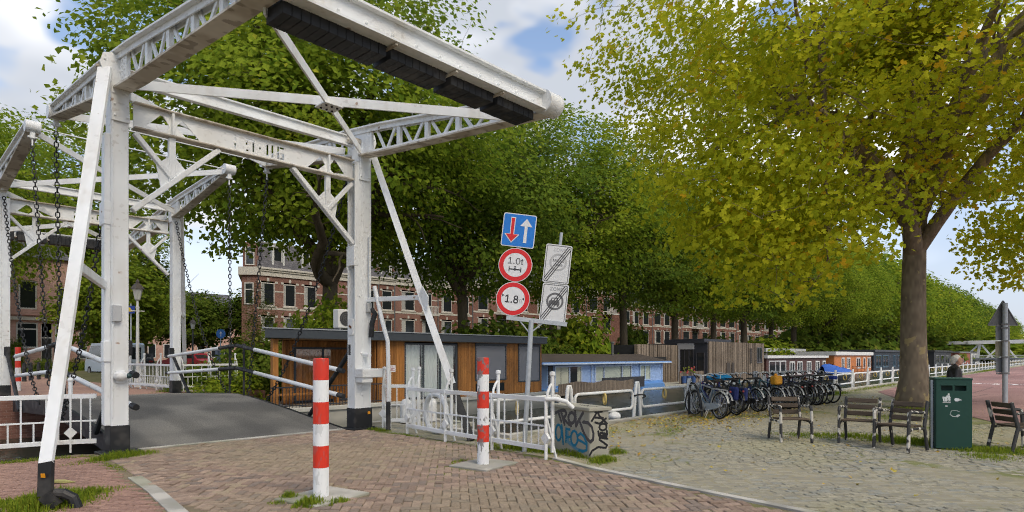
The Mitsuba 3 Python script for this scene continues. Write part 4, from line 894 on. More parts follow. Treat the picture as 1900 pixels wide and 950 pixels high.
# ------------------------------------------------------------------ houseboats
def planks(lo, hi, axis, pw=0.12, gap=0.012, d=0.02, jit=0.006, tone=None):
    """upright boards along x or y (axis 0 or 1), as one mesh with a tone per board"""
    V, F, U, at = [], [], [], 0
    n = max(1, int(round(abs(hi[axis] - lo[axis]) / pw)))
    w = (hi[axis] - lo[axis]) / n
    for i in range(n):
        a, b = np.array(lo, float), np.array(hi, float)
        a[axis], b[axis] = lo[axis] + i * w + gap / 2, lo[axis] + (i + 1) * w - gap / 2
        other = 1 - axis
        a[other] -= rng.random() * jit
        m = box(a, b)
        V.append(m.vertices); F.append(m.faces + at); at += 8
        U.append(np.tile(rng.random(2), (8, 1)))
    return np.vstack(V), np.vstack(F), np.vstack(U)
def clad(parent, name, lo, hi, axis, mat, pw=0.12, gap=0.012, jit=0.006):
    v, f, u = planks(lo, hi, axis, pw, gap, 0.02, jit)
    part(parent, name, (v, f), mat, uv=u, kind='stuff')
def wave_curtain(p0, p1, z0, z1, nrm, amp=0.03, wl=0.16):
    p0, p1 = np.array(p0, float), np.array(p1, float)
    L_ = np.linalg.norm(p1 - p0); n = int(L_ / wl * 8) + 2
    t = np.linspace(0, 1, n)
    o = amp * np.sin(t * L_ / wl * 2 * PI + 0.6 * np.sin(t * 9)) 
    xy = p0 + (p1 - p0) * t[:, None] + np.array(nrm)[None, :] * o[:, None]
    v = np.vstack([np.column_stack([xy, np.full(n, z0)]), np.column_stack([xy, np.full(n, z1)])])
    k = np.arange(n - 1)
    return v, np.vstack([np.stack([k, k + 1, n + k + 1], 1), np.stack([k, n + k + 1, n + k], 1)])
def window(parent, lo, hi, axis, out, fr, col, glass='glass_dark', mull=(), sill=None, depth=0.06, name='window', curtain=None, trans=None):
    """a framed window in a wall plane (axis 0: along x, 1: along y); out = -1 or 1: side towards which it faces"""
    a0, z0, a1, z1, c = lo[0], lo[1], hi[0], hi[1], lo[2]
    def B(x0, y0, x1, y1, d0, d1):
        if axis == 0: return box([x0, c + out * d0, y0], [x1, c + out * d1, y1])
        return box([c + out * d0, x0, y0], [c + out * d1, x1, y1])
    ms = [B(a0, z0, a0 + fr, z1, -0.05, depth), B(a1 - fr, z0, a1, z1, -0.05, depth), B(a0 + fr, z0, a1 - fr, z0 + fr, -0.05, depth - 0.004), B(a0 + fr, z1 - fr, a1 - fr, z1, -0.05, depth - 0.004)]
    for m_ in mull: ms.append(B(m_ - fr * 0.5, z0 + fr, m_ + fr * 0.5, z1 - fr, -0.03, depth - 0.008))
    if trans: ms.append(B(a0 + fr, trans - fr * 0.5, a1 - fr, trans + fr * 0.5, -0.03, depth - 0.012))
    w_ = part(parent, name, cat(ms), 'satin', col=col)
    if glass: part(w_, 'pane', B(a0 + fr, z0 + fr, a1 - fr, z1 - fr, -0.02, 0.012), glass)
    if curtain is not None:
        for q0, q1 in curtain[1]: part(w_, 'curtain', B(q0, z0 + fr, q1, z1 - fr, 0.013, 0.018), 'matte', col=curtain[0])
    if sill is not None: part(w_, 'sill', B(a0 - 0.06, z0 - 0.10, a1 + 0.06, z0 - 0.002, -0.02, depth + 0.05), 'matte', col=sill)
    return w_

ANT = (0.052, 0.062, 0.075)
hb = top('houseboat', 'modern cedar-clad houseboat with a dark flat roof edge, behind the bridge', 'houseboat', 'houseboats moored on the far side')
def f_hull(p, n, uv): return mix((0.44, 0.42, 0.37), (0.20, 0.20, 0.17), smoothstep(-0.35, -0.7, p.z) * 0.6 + 0.5 * fbm(p.x * 2, p.y, p.z * 3, 3))
scene['hull_concrete'] = two(pr(proc(f_hull), 0.85))
SK_ = lambda x0, y0, x1, y1: sg.Polygon([(x0, y0), (x1, y0), (x1, y1), (x0 + 0.58 * (y1 - y0), y1)])
def slab(pg, z0, z1): m_ = prism(pg, z1 - z0); m_.apply_translation([0, 0, z0]); return m_
part(hb, 'hull', slab(SK_(5.75, 6.3, 18.95, 11.3), -1.4, -0.08), 'hull_concrete')
part(hb, 'hull_rim', cbox([5.70, 6.22, -0.16], [19.0, 6.4, -0.03], 0.01), 'satin', col=(0.50, 0.49, 0.44))
part(hb, 'roof', slab(SK_(5.62, 6.5, 19.02, 11.3), 2.15, 2.43), 'satin', col=ANT)
part(hb, 'roof_edge', cat([box([5.60, 6.47, 2.432], [19.04, 6.66, 2.462]), box([18.9, 6.662, 2.432], [19.04, 11.3, 2.462])]), 'satin', col=(0.34, 0.37, 0.40))
part(hb, 'soffit', box([6.5, 6.56, 2.125], [18.95, 8.0, 2.148]), 'satin', col=(0.23, 0.14, 0.07))
for a_, b_ in ((9.85, 11.05), (13.72, 14.66), (16.52, 17.30), (18.78, 18.92)):
    clad(hb, 'cladding', [a_, 6.75, -0.05], [b_, 6.80, 2.12], 0, 'cedar')
for a_, b_, z1 in ((11.05, 13.72, -0.02), (14.66, 16.52, 0.58), (17.30, 18.78, 0.46)):
    if z1 > 0: clad(hb, 'cladding', [a_, 6.75, -0.05], [b_, 6.80, z1], 0, 'cedar')
clad(hb, 'cladding', [18.87, 6.82, -0.05], [18.92, 11.0, 2.12], 1, 'cedar')
clad(hb, 'cladding', [7.1, 8.30, -0.05], [9.85, 8.36, 2.12], 0, 'cedar')
part(hb, 'end_wall', slab(sg.Polygon([(7.1, 8.36), (9.85, 8.36), (9.85, 11.0), (8.65, 11.0)]), -0.05, 2.12), 'cedar', uv=np.array([0.4, 0.5]))
clad(hb, 'cladding', [9.80, 6.82, -0.05], [9.85, 8.28, 2.12], 1, 'cedar')
part(hb, 'corner_post', cbox([5.98, 6.72, -0.05], [6.16, 6.90, 2.13], 0.01), 'cedar', uv=np.array([0.6, 0.5]))
part(hb, 'interior_wall', cat([box([9.9, 8.4, -0.05], [18.8, 8.5, 2.1]), box([9.9, 9.6, -0.05], [18.8, 9.7, 2.1])]), 'matte', col=(0.20, 0.20, 0.19))
part(hb, 'interior_floor', box([7.2, 6.85, -0.075], [18.8, 9.6, -0.051]), 'matte', col=(0.16, 0.12, 0.08))
def slide(parent, a0, a1, z0, z1, c, mull, cur):
    w_ = window(parent, (a0, z0, c), (a1, z1, c), 0, -1, 0.07, ANT, glass=None, mull=mull, depth=0.03, name='sliding_door')
    part(w_, 'pane', trimesh.Trimesh(np.array([[a0 + .07, c, z0 + .07], [a1 - .07, c, z0 + .07], [a1 - .07, c, z1 - .07], [a0 + .07, c, z1 - .07]]), [[0, 1, 2], [0, 2, 3]], process=False), 'pane')
    for q0, q1 in cur: part(w_, 'curtain', wave_curtain((q0, c + 0.16), (q1, c + 0.16), z0 + 0.05, z1 - 0.05, (0, 1)), 'matte', col=(0.60, 0.66, 0.66))
slide(hb, 11.06, 13.70, -0.03, 2.08, 6.80, (11.98, 12.82), ((11.1, 11.95), (12.02, 12.78), (12.86, 13.66)))
slide(hb, 7.5, 9.75, -0.03, 1.9, 8.28, (8.6,), ((7.7, 8.5), (8.7, 9.6)))
for a_, b_, z0 in ((14.66, 16.52, 0.60), (17.30, 18.78, 0.48)):
    bw = part(hb, 'blind_box', cat([box([a_, 6.70, 2.02], [b_, 6.80, 2.12]), box([a_, 6.72, z0 - 0.03], [a_ + 0.05, 6.80, 2.02]), box([b_ - 0.05, 6.72, z0 - 0.03], [b_, 6.80, 2.02]), box([a_ + 0.05, 6.725, z0 - 0.05], [b_ - 0.05, 6.79, z0])]), 'satin', col=ANT)
    part(bw, 'blind', box([a_ + 0.052, 6.745, z0 + 0.002], [b_ - 0.052, 6.755, 2.018]), 'satin', col=(0.21, 0.215, 0.24))
part(hb, 'window_band', box([14.7, 6.735, 0.1], [16.4, 6.745, 0.45]), 'glass_dark')
part(hb, 'deck_fence', cat([rod([x, 6.4, -0.05], [x, 6.4, 0.62], 0.012, 5) for x in np.arange(5.8, 9.9, 0.11)] + [box([5.75, 6.38, 0.60], [9.95, 6.42, 0.64]), box([5.75, 6.38, 0.02], [9.95, 6.42, 0.05])]), 'satin', col=(0.03, 0.035, 0.045), kind='stuff')
part(hb, 'terrace_bench', cat([box([6.4, 7.6, 0.28], [9.0, 8.0, 0.33]), box([6.5, 7.7, -0.05], [6.6, 7.9, 0.28]), box([8.8, 7.7, -0.05], [8.9, 7.9, 0.28])]), 'cedar', uv=np.array([0.5, 0.5]))
ac = top('air_conditioner', 'white air conditioning unit on the flat roof of the cedar houseboat', 'air conditioner')
part(ac, 'casing', cbox([9.05, 8.0, 2.60], [9.95, 8.35, 3.28], 0.02), 'satin', col=(0.66, 0.66, 0.63))
part(ac, 'fan_grille', cat([tube(circ((9.38, 7.992, 2.94), r_, 22, (0, 1, 0)), 0.012, 5, closed=True) for r_ in (0.26, 0.20, 0.13, 0.06)]), 'satin', col=(0.10, 0.10, 0.10))
part(ac, 'fan_opening', rod([9.38, 7.995, 2.94], [9.38, 8.01, 2.94], 0.265, 22), 'matte', col=(0.055, 0.055, 0.055))
part(ac, 'stand', cat([box([9.1, 7.98, 2.462], [9.16, 8.37, 2.60]), box([9.84, 7.98, 2.462], [9.90, 8.37, 2.60])]), 'satin', col=(0.2, 0.2, 0.2))
part(ac, 'hose', tube([[9.94, 8.2, 2.85], [10.15, 8.15, 2.8], [10.4, 8.1, 2.62], [10.5, 8.1, 2.46]], 0.04, 7), 'satin', col=(0.6, 0.6, 0.58))
one('roof_vent', cat([box([8.9, 8.9, 2.462], [11.2, 9.5, 2.62]), box([8.75, 8.3, 2.462], [9.0, 8.6, 2.56])]), 'satin', 'flat dark roof box behind the air conditioning unit', 'roof box', col=(0.05, 0.05, 0.055))

# the pale blue one
bb_ = top('houseboat', 'pale blue houseboat with dark roof and a picketed landing stage', 'houseboat', 'houseboats moored on the far side')
LB, DB = (0.34, 0.48, 0.74), (0.42, 0.50, 0.64)
part(bb_, 'hull', cbox([24.5, 11.1, -1.4], [38.3, 15.9, -0.35], 0.05), 'satin', col=(0.10, 0.23, 0.48))
sid = []
for i in range(14): sid.append(beam([24.9, 11.33, -0.33 + i * 0.11], [38.2, 11.33, -0.33 + i * 0.11], 0.10, 0.028, up=(0, 1, 0.25)))
part(bb_, 'wall', cat([box([24.9, 11.345, -0.38], [38.2, 15.8, 1.2])]), 'satin', col=LB)
part(bb_, 'siding', cat(sid), 'satin', col=LB, kind='stuff')
part(bb_, 'skirt_board', box([24.88, 11.27, -0.42], [38.23, 11.31, -0.18]), 'satin', col=(0.12, 0.28, 0.60))
part(bb_, 'corner_board', box([38.1, 11.27, -0.178], [38.23, 11.312, 1.13]), 'satin', col=LB)
rp = trimesh.Trimesh(np.array([[24.0, 11.0, 1.20], [38.9, 11.0, 1.20], [38.9, 13.6, 1.72], [24.0, 13.6, 1.72], [38.9, 16.2, 1.2], [24.0, 16.2, 1.2], [24.0, 11.0, 1.13], [38.9, 11.0, 1.13], [38.9, 16.2, 1.13], [24.0, 16.2, 1.13]], float), [[0, 1, 2], [0, 2, 3], [3, 2, 4], [3, 4, 5], [6, 8, 7], [6, 9, 8], [1, 7, 8], [1, 8, 4], [1, 4, 2], [0, 5, 9], [0, 9, 6], [0, 3, 5]], process=False)
part(bb_, 'roof', rp, 'matte', col=(0.062, 0.052, 0.046))
part(bb_, 'eaves_board', box([23.98, 10.94, 1.08], [38.92, 10.995, 1.215]), 'satin', col=(0.15, 0.30, 0.60))
CUR = (0.46, 0.47, 0.38)
window(bb_, (25.5, -0.42, 11.30), (28.2, 1.0, 11.30), 0, -1, 0.09, DB, mull=(26.95,), curtain=(CUR, [(25.6, 26.1), (26.15, 26.85), (27.75, 28.08)]))
window(bb_, (29.6, -0.10, 11.30), (33.95, 0.98, 11.30), 0, -1, 0.09, DB, mull=(30.6, 32.75), curtain=((0.38, 0.43, 0.38), [(29.75, 30.5), (30.75, 32.6), (32.9, 33.8)]))
window(bb_, (35.3, -0.15, 11.30), (37.0, 0.98, 11.30), 0, -1, 0.09, (0.36, 0.46, 0.56), mull=(36.1,), curtain=((0.38, 0.43, 0.38), [(35.45, 36.0), (36.2, 36.9)])) if False else None
for a_ in (35.1, 36.9 - 0.05): pass
window(bb_, (35.0, -0.14, 11.30), (36.5, 0.98, 11.30), 0, -1, 0.09, (0.36, 0.48, 0.66), mull=(35.75,), curtain=((0.38, 0.43, 0.38), [(35.12, 35.65), (35.85, 36.38)]))
part(bb_, 'doorway', box([24.95, 11.285, -0.3], [25.4, 11.30, 1.0]), 'matte', col=(0.05, 0.055, 0.06))
part(bb_, 'stove_pipe', cat([rod([34.5, 13.2, 1.6], [34.5, 13.2, 2.5], 0.09, 8), rod([34.5, 13.2, 2.5], [34.5, 13.2, 2.6], 0.15, 8)]), 'satin', col=(0.12, 0.12, 0.12))
part(bb_, 'gutter', tube([[24.0, 10.9, 1.1], [38.9, 10.9, 1.1]], 0.05, 6), 'satin', col=(0.42, 0.50, 0.62))
part(bb_, 'downpipe', rod([29.2, 11.24, -0.4], [29.2, 11.24, 1.08], 0.035, 6), 'satin', col=(0.42, 0.50, 0.62))
for x_, d_ in ((25.2, -7.5), (37.9, -6.5)): part(bb_, 'mooring_rope', tube(hang([x_, 11.0, -0.3], [x_ + d_ * 0.3, 9.4, -0.78], 0.15, 8), 0.02, 5), 'matte', col=(0.35, 0.30, 0.22))
stg = top('landing_stage', 'grey timber landing stage with pickets beside the pale blue houseboat', 'jetty')
part(stg, 'deck', cat([box([24.2, 9.9, -0.66], [31.9, 11.1, -0.55])] + [box([x, 9.95, -1.2], [x + 0.7, 10.9, -0.66]) for x in (24.8, 27.4, 30.2)]), 'grey_timber', uv=np.array([0.3, 0.5]))
pk = [box([x, 9.92, -0.55], [x + 0.10, 9.96, 0.05 + 0.05 * math.sin(x * 2)]) for x in np.arange(24.2, 31.9, 0.145)]
part(stg, 'picket', cat(pk + [box([24.2, 9.96, -0.25], [31.9, 10.0, -0.2])]), 'grey_timber', uv=np.array([0.55, 0.5]), kind='stuff')
part(stg, 'screen', cat([box([x, 10.9, -0.55], [x + 0.09, 10.94, 0.18]) for x in np.arange(29.9, 35.0, 0.14)] + [box([29.9, 10.94, -0.1], [35.0, 10.97, -0.05])]), 'satin', col=(0.05, 0.05, 0.055), kind='stuff')

# weathered timber one
gb = top('houseboat', 'tall houseboat clad in upright weathered grey boards with a glazed dark end', 'houseboat', 'houseboats moored on the far side')
part(gb, 'hull', cbox([38.5, 11.2, -1.4], [58.2, 18.2, -0.62], 0.05), 'hull_concrete')
part(gb, 'core', cat([box([45.9, 11.5, -0.65], [57.6, 17, 2.66]), box([39.2, 14.2, -0.65], [45.7, 18, 2.46])]), 'matte', col=(0.05, 0.05, 0.055))
clad(gb, 'cladding', [45.75, 11.28, -0.62], [57.8, 11.48, 2.78], 0, 'grey_timber', 0.21, 0.07, 0.10)
clad(gb, 'cladding', [57.6, 11.5, -0.62], [57.8, 17.0, 2.78], 1, 'grey_timber', 0.21, 0.07, 0.06)
clad(gb, 'cladding', [39.0, 13.95, -0.62], [45.7, 14.18, 2.5], 0, 'grey_timber', 0.21, 0.06, 0.08)
part(gb, 'window_slot', cat([box([x, 11.16, z0], [x + w_, 11.22, z1]) for x, w_, z0, z1 in ((49.2, 0.7, -0.2, 1.0), (50.3, 0.4, -0.2, 1.0), (54.3, 0.35, 0.9, 2.3))]), 'matte', col=(0.075, 0.065, 0.058))
window(gb, (55.9, 0.9, 11.2), (57.1, 2.4, 11.2), 0, -1, 0.08, (0.10, 0.10, 0.11), mull=(56.4,))
window(gb, (54.9, -0.55, 11.2), (56.1, 0.15, 11.2), 0, -1, 0.06, (0.10, 0.10, 0.11))
part(gb, 'dark_cladding', cat([box([45.66, 11.3, -0.62], [45.74, 12.45, 2.74]), box([45.5, 11.26, 2.66], [45.9, 14.0, 2.76]), box([47, 12.2, 2.66], [52.5, 16, 3.05])]), 'satin', col=(0.042, 0.044, 0.055))
part(gb, 'pale_frame', cat([box([45.55, 12.45, 2.15], [45.75, 13.98, 2.66]), box([45.55, 13.72, -0.62], [45.75, 13.98, 2.15])]), 'satin', col=(0.40, 0.40, 0.41))
window(gb, (12.47, -0.55, 45.62), (13.70, 2.14, 45.62), 1, -1, 0.06, (0.05, 0.05, 0.06), mull=(12.9, 13.3))
window(gb, (11.5, 0.1, 45.62), (12.25, 1.9, 45.62), 1, -1, 0.06, (0.05, 0.05, 0.06))
clad(gb, 'terrace_fence', [41.5, 11.6, -0.62], [45.6, 11.68, 0.35], 0, 'grey_timber', 0.14, 0.05, 0.03)
part(gb, 'rail', box([39.0, 13.85, 1.25], [43.5, 13.93, 1.5]), 'matte', col=(0.03, 0.03, 0.03))
fl = []
for i in range(26):
    x = 41.4 + 2.3 * rng.random()
    fl.append(sphere([x, 11.5 - 0.3 * rng.random(), 0.2 + 0.5 * rng.random()], 0.05 + 0.06 * rng.random(), 0))
pp = top('potted_plants', 'cluster of flowering pot plants on the terrace of the grey timber houseboat', 'plant pots')
part(pp, 'flower', cat(fl[:10]), 'matte', col=(0.5, 0.08, 0.10), kind='stuff'); part(pp, 'leaf', cat(fl[10:]), 'matte', col=(0.16, 0.18, 0.03), kind='stuff')
part(pp, 'pot', cat([lathe([(0.0, -0.55), (0.16, -0.55), (0.2, 0.0), (0, 0)], (x, 11.4, 0), 10) for x in (41.8, 42.6, 43.4)]), 'matte', col=(0.05, 0.10, 0.25))

def simple_boat(label, s0, s1, t, zt, wall, fascia, wins, wz, frame_col=(0.66, 0.66, 0.64), depth=4.5, mat='satin', zb=-0.55, fh=0.28, uv=None):
    k = top('houseboat', label, 'houseboat', 'houseboats moored on the far side')
    part(k, 'hull', cbox([s0 - 0.2, t - 0.2, -1.4], [s1 + 0.2, t + depth + 0.2, zb], 0.05), 'satin', col=(0.07, 0.07, 0.07))
    if uv is None: part(k, 'wall', box([s0, t, zb], [s1, t + depth, zt - fh]), 'satin', col=wall)
    else: part(k, 'wall', box([s0, t, zb], [s1, t + depth, zt - fh]), mat, uv=uv)
    part(k, 'fascia', cbox([s0 - 0.25, t - 0.25, zt - fh], [s1 + 0.25, t + depth + 0.2, zt], 0.02), 'satin', col=fascia)
    part(k, 'roof', box([s0 - 0.1, t - 0.05, zt + 0.002], [s1 + 0.1, t + depth, zt + 0.06]), 'matte', col=(0.05, 0.05, 0.05))
    for a_, b_ in wins: window(k, (a_, wz[0], t), (b_, wz[1], t), 0, -1, 0.13, frame_col, mull=((a_ + b_) / 2,) if b_ - a_ > 1.2 else ())
    return k
k = simple_boat('low dark brown houseboat with white windows and a white roof edge', 58.6, 77.6, 11.3, 1.62, (0.085, 0.036, 0.028), (0.66, 0.66, 0.64), [(65.0, 66.6), (67.4, 69.0), (70.5, 72.0), (73.6, 75.0), (76.2, 77.3)], (-0.45, 1.0))
window(k, (59.2, -0.5, 11.3), (62.2, 1.1, 11.3), 0, -1, 0.10, (0.55, 0.55, 0.55), mull=(61.0,)); window(k, (62.3, -0.5, 11.3), (63.9, 1.1, 11.3), 0, -1, 0.12, (0.62, 0.62, 0.61))
k = simple_boat('orange-brown houseboat with white windows beyond the brown one', 81.0, 99.0, 11.3, 2.1, (0.50, 0.17, 0.045), (0.66, 0.66, 0.64), [(84.0, 85.3), (86.4, 87.9), (91.0, 93.0), (94.5, 95.6), (96.8, 98.6)], (-0.15, 1.35), fh=0.45)
part(k, 'annex', box([71.5, 16.2, -0.5], [84, 19, 2.05]), 'satin', col=(0.26, 0.24, 0.21)); part(k, 'annex_roof', box([70.8, 15.9, 2.052], [85, 19.2, 2.5]), 'satin', col=(0.42, 0.43, 0.42))
part(k, 'plank_rail', cat([box([86, 10.5, 0.12], [92, 10.55, 0.22]), box([86, 10.5, -0.2], [92, 10.55, -0.1])] + [box([x, 10.44, -0.6], [x + 0.1, 10.5, 0.25]) for x in (86, 88, 90, 91.9)] + [box([85, 10.2, -0.75], [95, 11.2, -0.55])]), 'satin', col=(0.24, 0.09, 0.03))
simple_boat('dark blue-black houseboat beyond the orange one, partly behind the plane tree', 100.5, 121.0, 11.3, 2.45, (0.025, 0.03, 0.04), (0.06, 0.065, 0.075), [(101.5, 105), (106, 109.5), (113, 114.4), (116.5, 119.5)], (-0.2, 1.7), frame_col=(0.07, 0.13, 0.18))
simple_boat('black houseboat just right of the plane tree trunk', 150, 172, 11.3, 2.7, (0.035, 0.035, 0.038), (0.05, 0.05, 0.05), [(152, 156), (158, 162), (164, 169)], (-0.2, 1.7), frame_col=(0.2, 0.2, 0.2))
simple_boat('brick-red and white houseboat in the distance behind the man', 184, 204, 11.3, 2.6, (0.30, 0.10, 0.07), (0.22, 0.22, 0.22), [(186, 189), (192, 195)], (-0.3, 1.7))
simple_boat('white houseboat in the distance beyond the red one', 206, 226, 11.3, 2.7, (0.52, 0.52, 0.50), (0.12, 0.12, 0.12), [(208, 211), (214, 217), (220, 223)], (-0.3, 1.8))
simple_boat('small green deckhouse boat behind the roof of the pale blue houseboat', 30.5, 36.8, 17.0, 1.95, (0.075, 0.115, 0.10), (0.03, 0.035, 0.03), [(35.4, 36.2)], (0.9, 1.5), depth=3, zb=0.0)
tb = top('covered_motorboat', 'small motorboat under a bright blue tarpaulin', 'boat')
xs = np.linspace(-1, 1, 15)
def hullring(u, z, wsc): return [(61.0 + 3.3 * u), 6.0, z, wsc]
V, F = [], []
for u in xs:
    w_ = 1.15 * (1 - max(0, u) ** 2.2 * 0.9 - max(0, -u) ** 6 * 0.25)
    for yy, zz in ((-w_, -0.05 + 0.12 * u * u), (-w_ * 0.85, -0.45), (-w_ * 0.4, -0.9), (w_ * 0.4, -0.9), (w_ * 0.85, -0.45), (w_, -0.05 + 0.12 * u * u)): V.append([61.0 - 3.3 * u, 6.0 + yy, zz])
for i in range(len(xs) - 1):
    for j in range(5): a_ = i * 6 + j; F += [[a_, a_ + 1, a_ + 7], [a_, a_ + 7, a_ + 6]]
F += [[0, 2, 1], [0, 3, 2], [0, 4, 3], [0, 5, 4]]
part(tb, 'hull', trimesh.Trimesh(np.array(V), F, process=False), 'satin', col=(0.06, 0.065, 0.07), smooth=30)
V, F = [], []
for i, u in enumerate(np.linspace(-0.98, 0.95, 22)):
    w_ = 1.19 * (1 - max(0, u) ** 2.2 * 0.88 - max(0, -u) ** 6 * 0.25)
    h_ = 0.55 + 0.25 * math.sin(u * 2.2 + 0.7) + 0.05 * math.sin(u * 25)
    for j in range(9):
        v_ = -1 + j / 4
        V.append([61.0 - 3.3 * u, 6.0 + w_ * v_, 0.0 + 0.12 * u * u + (h_ * (1 - abs(v_) ** 1.6)) + 0.04 * math.sin(i * 1.7 + j * 2.1) - (0.10 if abs(v_) == 1 else 0)])
for i in range(21):
    for j in range(8): a_ = i * 9 + j; F += [[a_, a_ + 1, a_ + 10], [a_, a_ + 10, a_ + 9]]
part(tb, 'tarpaulin', trimesh.Trimesh(np.array(V), F, process=False), 'satin', col=(0.015, 0.085, 0.38), smooth=40)
part(tb, 'gunwale', cat([tube([[61.0 - 3.3 * u, 6.0 + sd * 1.2 * (1 - max(0, u) ** 2.2 * 0.9 - max(0, -u) ** 6 * 0.25), 0.0 + 0.12 * u * u] for u in xs], 0.045, 6) for sd in (-1, 1)]), 'satin', col=(0.45, 0.46, 0.47))

# ------------------------------------------------------------------ brick town houses
STONE = (0.56, 0.53, 0.46)
HY = 44.0
def house(label, s0, s1, C, tone, cols, ground_cols=None, dormers=(), bands=True, balcony=None, base_z=0.7, white=0.085, chimney=True, skew=0.0):
    k = top('town_house', label, 'house', 'brick town houses on the far bank')
    f1, f0 = (C - 3.05, C - 0.95), (C - 6.3, C - 4.1)
    holes, wl = [], []
    for (a, b) in cols: wl.append((a - 0.12, b + 0.12, f1[0], f1[1], 1))
    for (a, b) in (ground_cols if ground_cols is not None else cols): wl.append((a - 0.12, b + 0.12, f0[0], f0[1], 0))
    wall = sg.box(s0 + 0.02, base_z - 0.5, s1 - 0.02, C - 0.02).difference(union_all([sg.box(a, z0, b, z1).union(sg.Point((a + b) / 2, z1 - 0.02).buffer((b - a) / 2, 8).intersection(sg.box(a, z1 - 0.05, b, z1 + 0.16))) for a, b, z0, z1, l in wl]))
    part(k, 'wall', prism(wall, 0.3, mat4([1, 0, 0], [0, 0, 1], [0, -1, 0], [0, HY + 0.3, 0])), 'brickwork', uv=np.array([tone, 0.5]))
    part(k, 'side_wall', cat([prism(sg.Polygon([(s0 + 0.02, HY + 0.302), (s0 + 0.3, HY + 0.302), (s0 + 0.3 + skew * 9, HY + 9), (s0 + 0.02 + skew * 9, HY + 9)]), C + 2.0 - base_z, mat4([1, 0, 0], [0, 1, 0], [0, 0, 1], [0, 0, base_z - 0.5])), box([s1 - 0.3, HY + 0.302, base_z - 0.5], [s1 - 0.02, HY + 9, C + 1.5])]), 'brickwork', uv=np.array([tone, 0.5]))
    part(k, 'room', box([s0 + 0.3 + skew * 1.8, HY + 1.6, base_z], [s1 - 0.3, HY + 1.8, C]), 'matte', col=(0.035, 0.033, 0.03))
    for a, b, z0, z1, l in wl:
        w_ = window(k, (a, z0, HY + 0.08), (b, z1 + 0.02, HY + 0.08), 0, -1, white, (0.60, 0.585, 0.54), trans=z0 + (z1 - z0) * 0.66, depth=0.02)
        part(w_, 'sill', box([a - 0.1, HY - 0.10, z0 - 0.14], [b + 0.1, HY + 0.06, z0 - 0.003]), 'matte', col=STONE)
        part(w_, 'arch_stone', cat([box([(a + b) / 2 - 0.11, HY - 0.05, z1 + 0.15], [(a + b) / 2 + 0.11, HY - 0.003, z1 + 0.46]), box([a - 0.28, HY - 0.04, z1 - 0.02], [a - 0.01, HY - 0.003, z1 + 0.16]), box([b + 0.01, HY - 0.04, z1 - 0.02], [b + 0.28, HY - 0.003, z1 + 0.16])]), 'matte', col=STONE)
        if rng.random() < 0.6: part(w_, 'curtain', box([a + white, HY + 0.062, z0 + white], [a + (b - a) * rng.uniform(0.2, 0.45), HY + 0.066, z1 - 0.1]), 'matte', col=np.array((0.42, 0.42, 0.39)) * rng.uniform(0.6, 1.1))
    if bands:
        for z in (f1[0] - 0.12 - 0.10, f1[0] + 1.35, f0[1] + 0.75):
            xs_ = [s0 + 0.03] + [v for a, b, z0, z1, l in sorted(wl) if z0 - 0.2 < z < z1 for v in (a - 0.005, b + 0.005)] + [s1 - 0.03]
            part(k, 'stone_band', cat([box([p, HY - 0.03, z - 0.06], [q_, HY - 0.001, z + 0.06]) for p, q_ in zip(xs_[::2], xs_[1::2]) if q_ - p > 0.05]), 'matte', col=STONE)
    part(k, 'cornice', cat([cbox([s0, HY - 0.32, C + 0.25], [s1, HY + 0.3, C + 0.45], 0.03), box([s0 + 0.01, HY - 0.12, C - 0.32], [s1 - 0.01, HY + 0.2, C + 0.25]), box([s0 + 0.005, HY - 0.22, C + 0.10], [s1 - 0.005, HY - 0.121, C + 0.247])]), 'matte', col=STONE)
    z1 = C + 2.9
    rf = part(k, 'roof', trimesh.Trimesh(np.array([[s0, HY - 0.02, C + 0.452], [s1, HY - 0.02, C + 0.452], [s1, HY + 1.1, z1], [s0 + skew * 1.1, HY + 1.1, z1], [s1, HY + 9, z1 + 0.2], [s0 + skew * 9, HY + 9, z1 + 0.2], [s0 + skew * 9, HY + 9, C], [s1, HY + 9, C]], float), [[0, 1, 2], [0, 2, 3], [3, 2, 4], [3, 4, 5], [0, 3, 5], [0, 5, 6], [1, 7, 4], [1, 4, 2]], process=False), 'roof_tile')
    part(rf, 'ridge', box([s0 + skew * 1.1, HY + 1.05, z1 - 0.02], [s1, HY + 1.3, z1 + 0.12]), 'matte', col=(0.35, 0.34, 0.32))
    for (a, b) in dormers:
        d_ = part(k, 'dormer', cat([box([a - 0.18, HY + 0.15, C + 0.55], [a, HY + 1.2, C + 2.45]), box([b, HY + 0.15, C + 0.55], [b + 0.18, HY + 1.2, C + 2.45]), box([a - 0.3, HY + 0.05, C + 2.452], [b + 0.3, HY + 1.3, C + 2.62])]), 'satin', col=(0.58, 0.58, 0.55))
        window(k, (a, C + 0.55, HY + 0.35), (b, C + 2.45, HY + 0.35), 0, -1, 0.10, (0.55, 0.55, 0.52), mull=((a + b) / 2,) if b - a > 1.3 else (), name='dormer_window')
    part(k, 'downpipe', rod([s1 - 0.12, HY - 0.08, base_z], [s1 - 0.12, HY - 0.08, C - 0.33], 0.055, 6), 'matte', col=(0.16, 0.17, 0.18))
    da = s0 + 0.15
    if cols[0][0] - s0 > 0.75: part(k, 'door', box([da, HY - 0.02, base_z], [da + 0.55, HY - 0.004, base_z + 2.6]), 'satin', col=(0.04, 0.06, 0.05))
    if chimney: part(k, 'chimney', cat([box([s0 + 0.3, HY + 0.9, C + 1.0], [s0 + 1.0, HY + 1.7, C + 3.3]), cbox([s0 + 0.22, HY + 0.82, C + 3.3], [s0 + 1.08, HY + 1.78, C + 3.45], 0.02)]), 'brickwork', uv=np.array([tone, 0.5]))
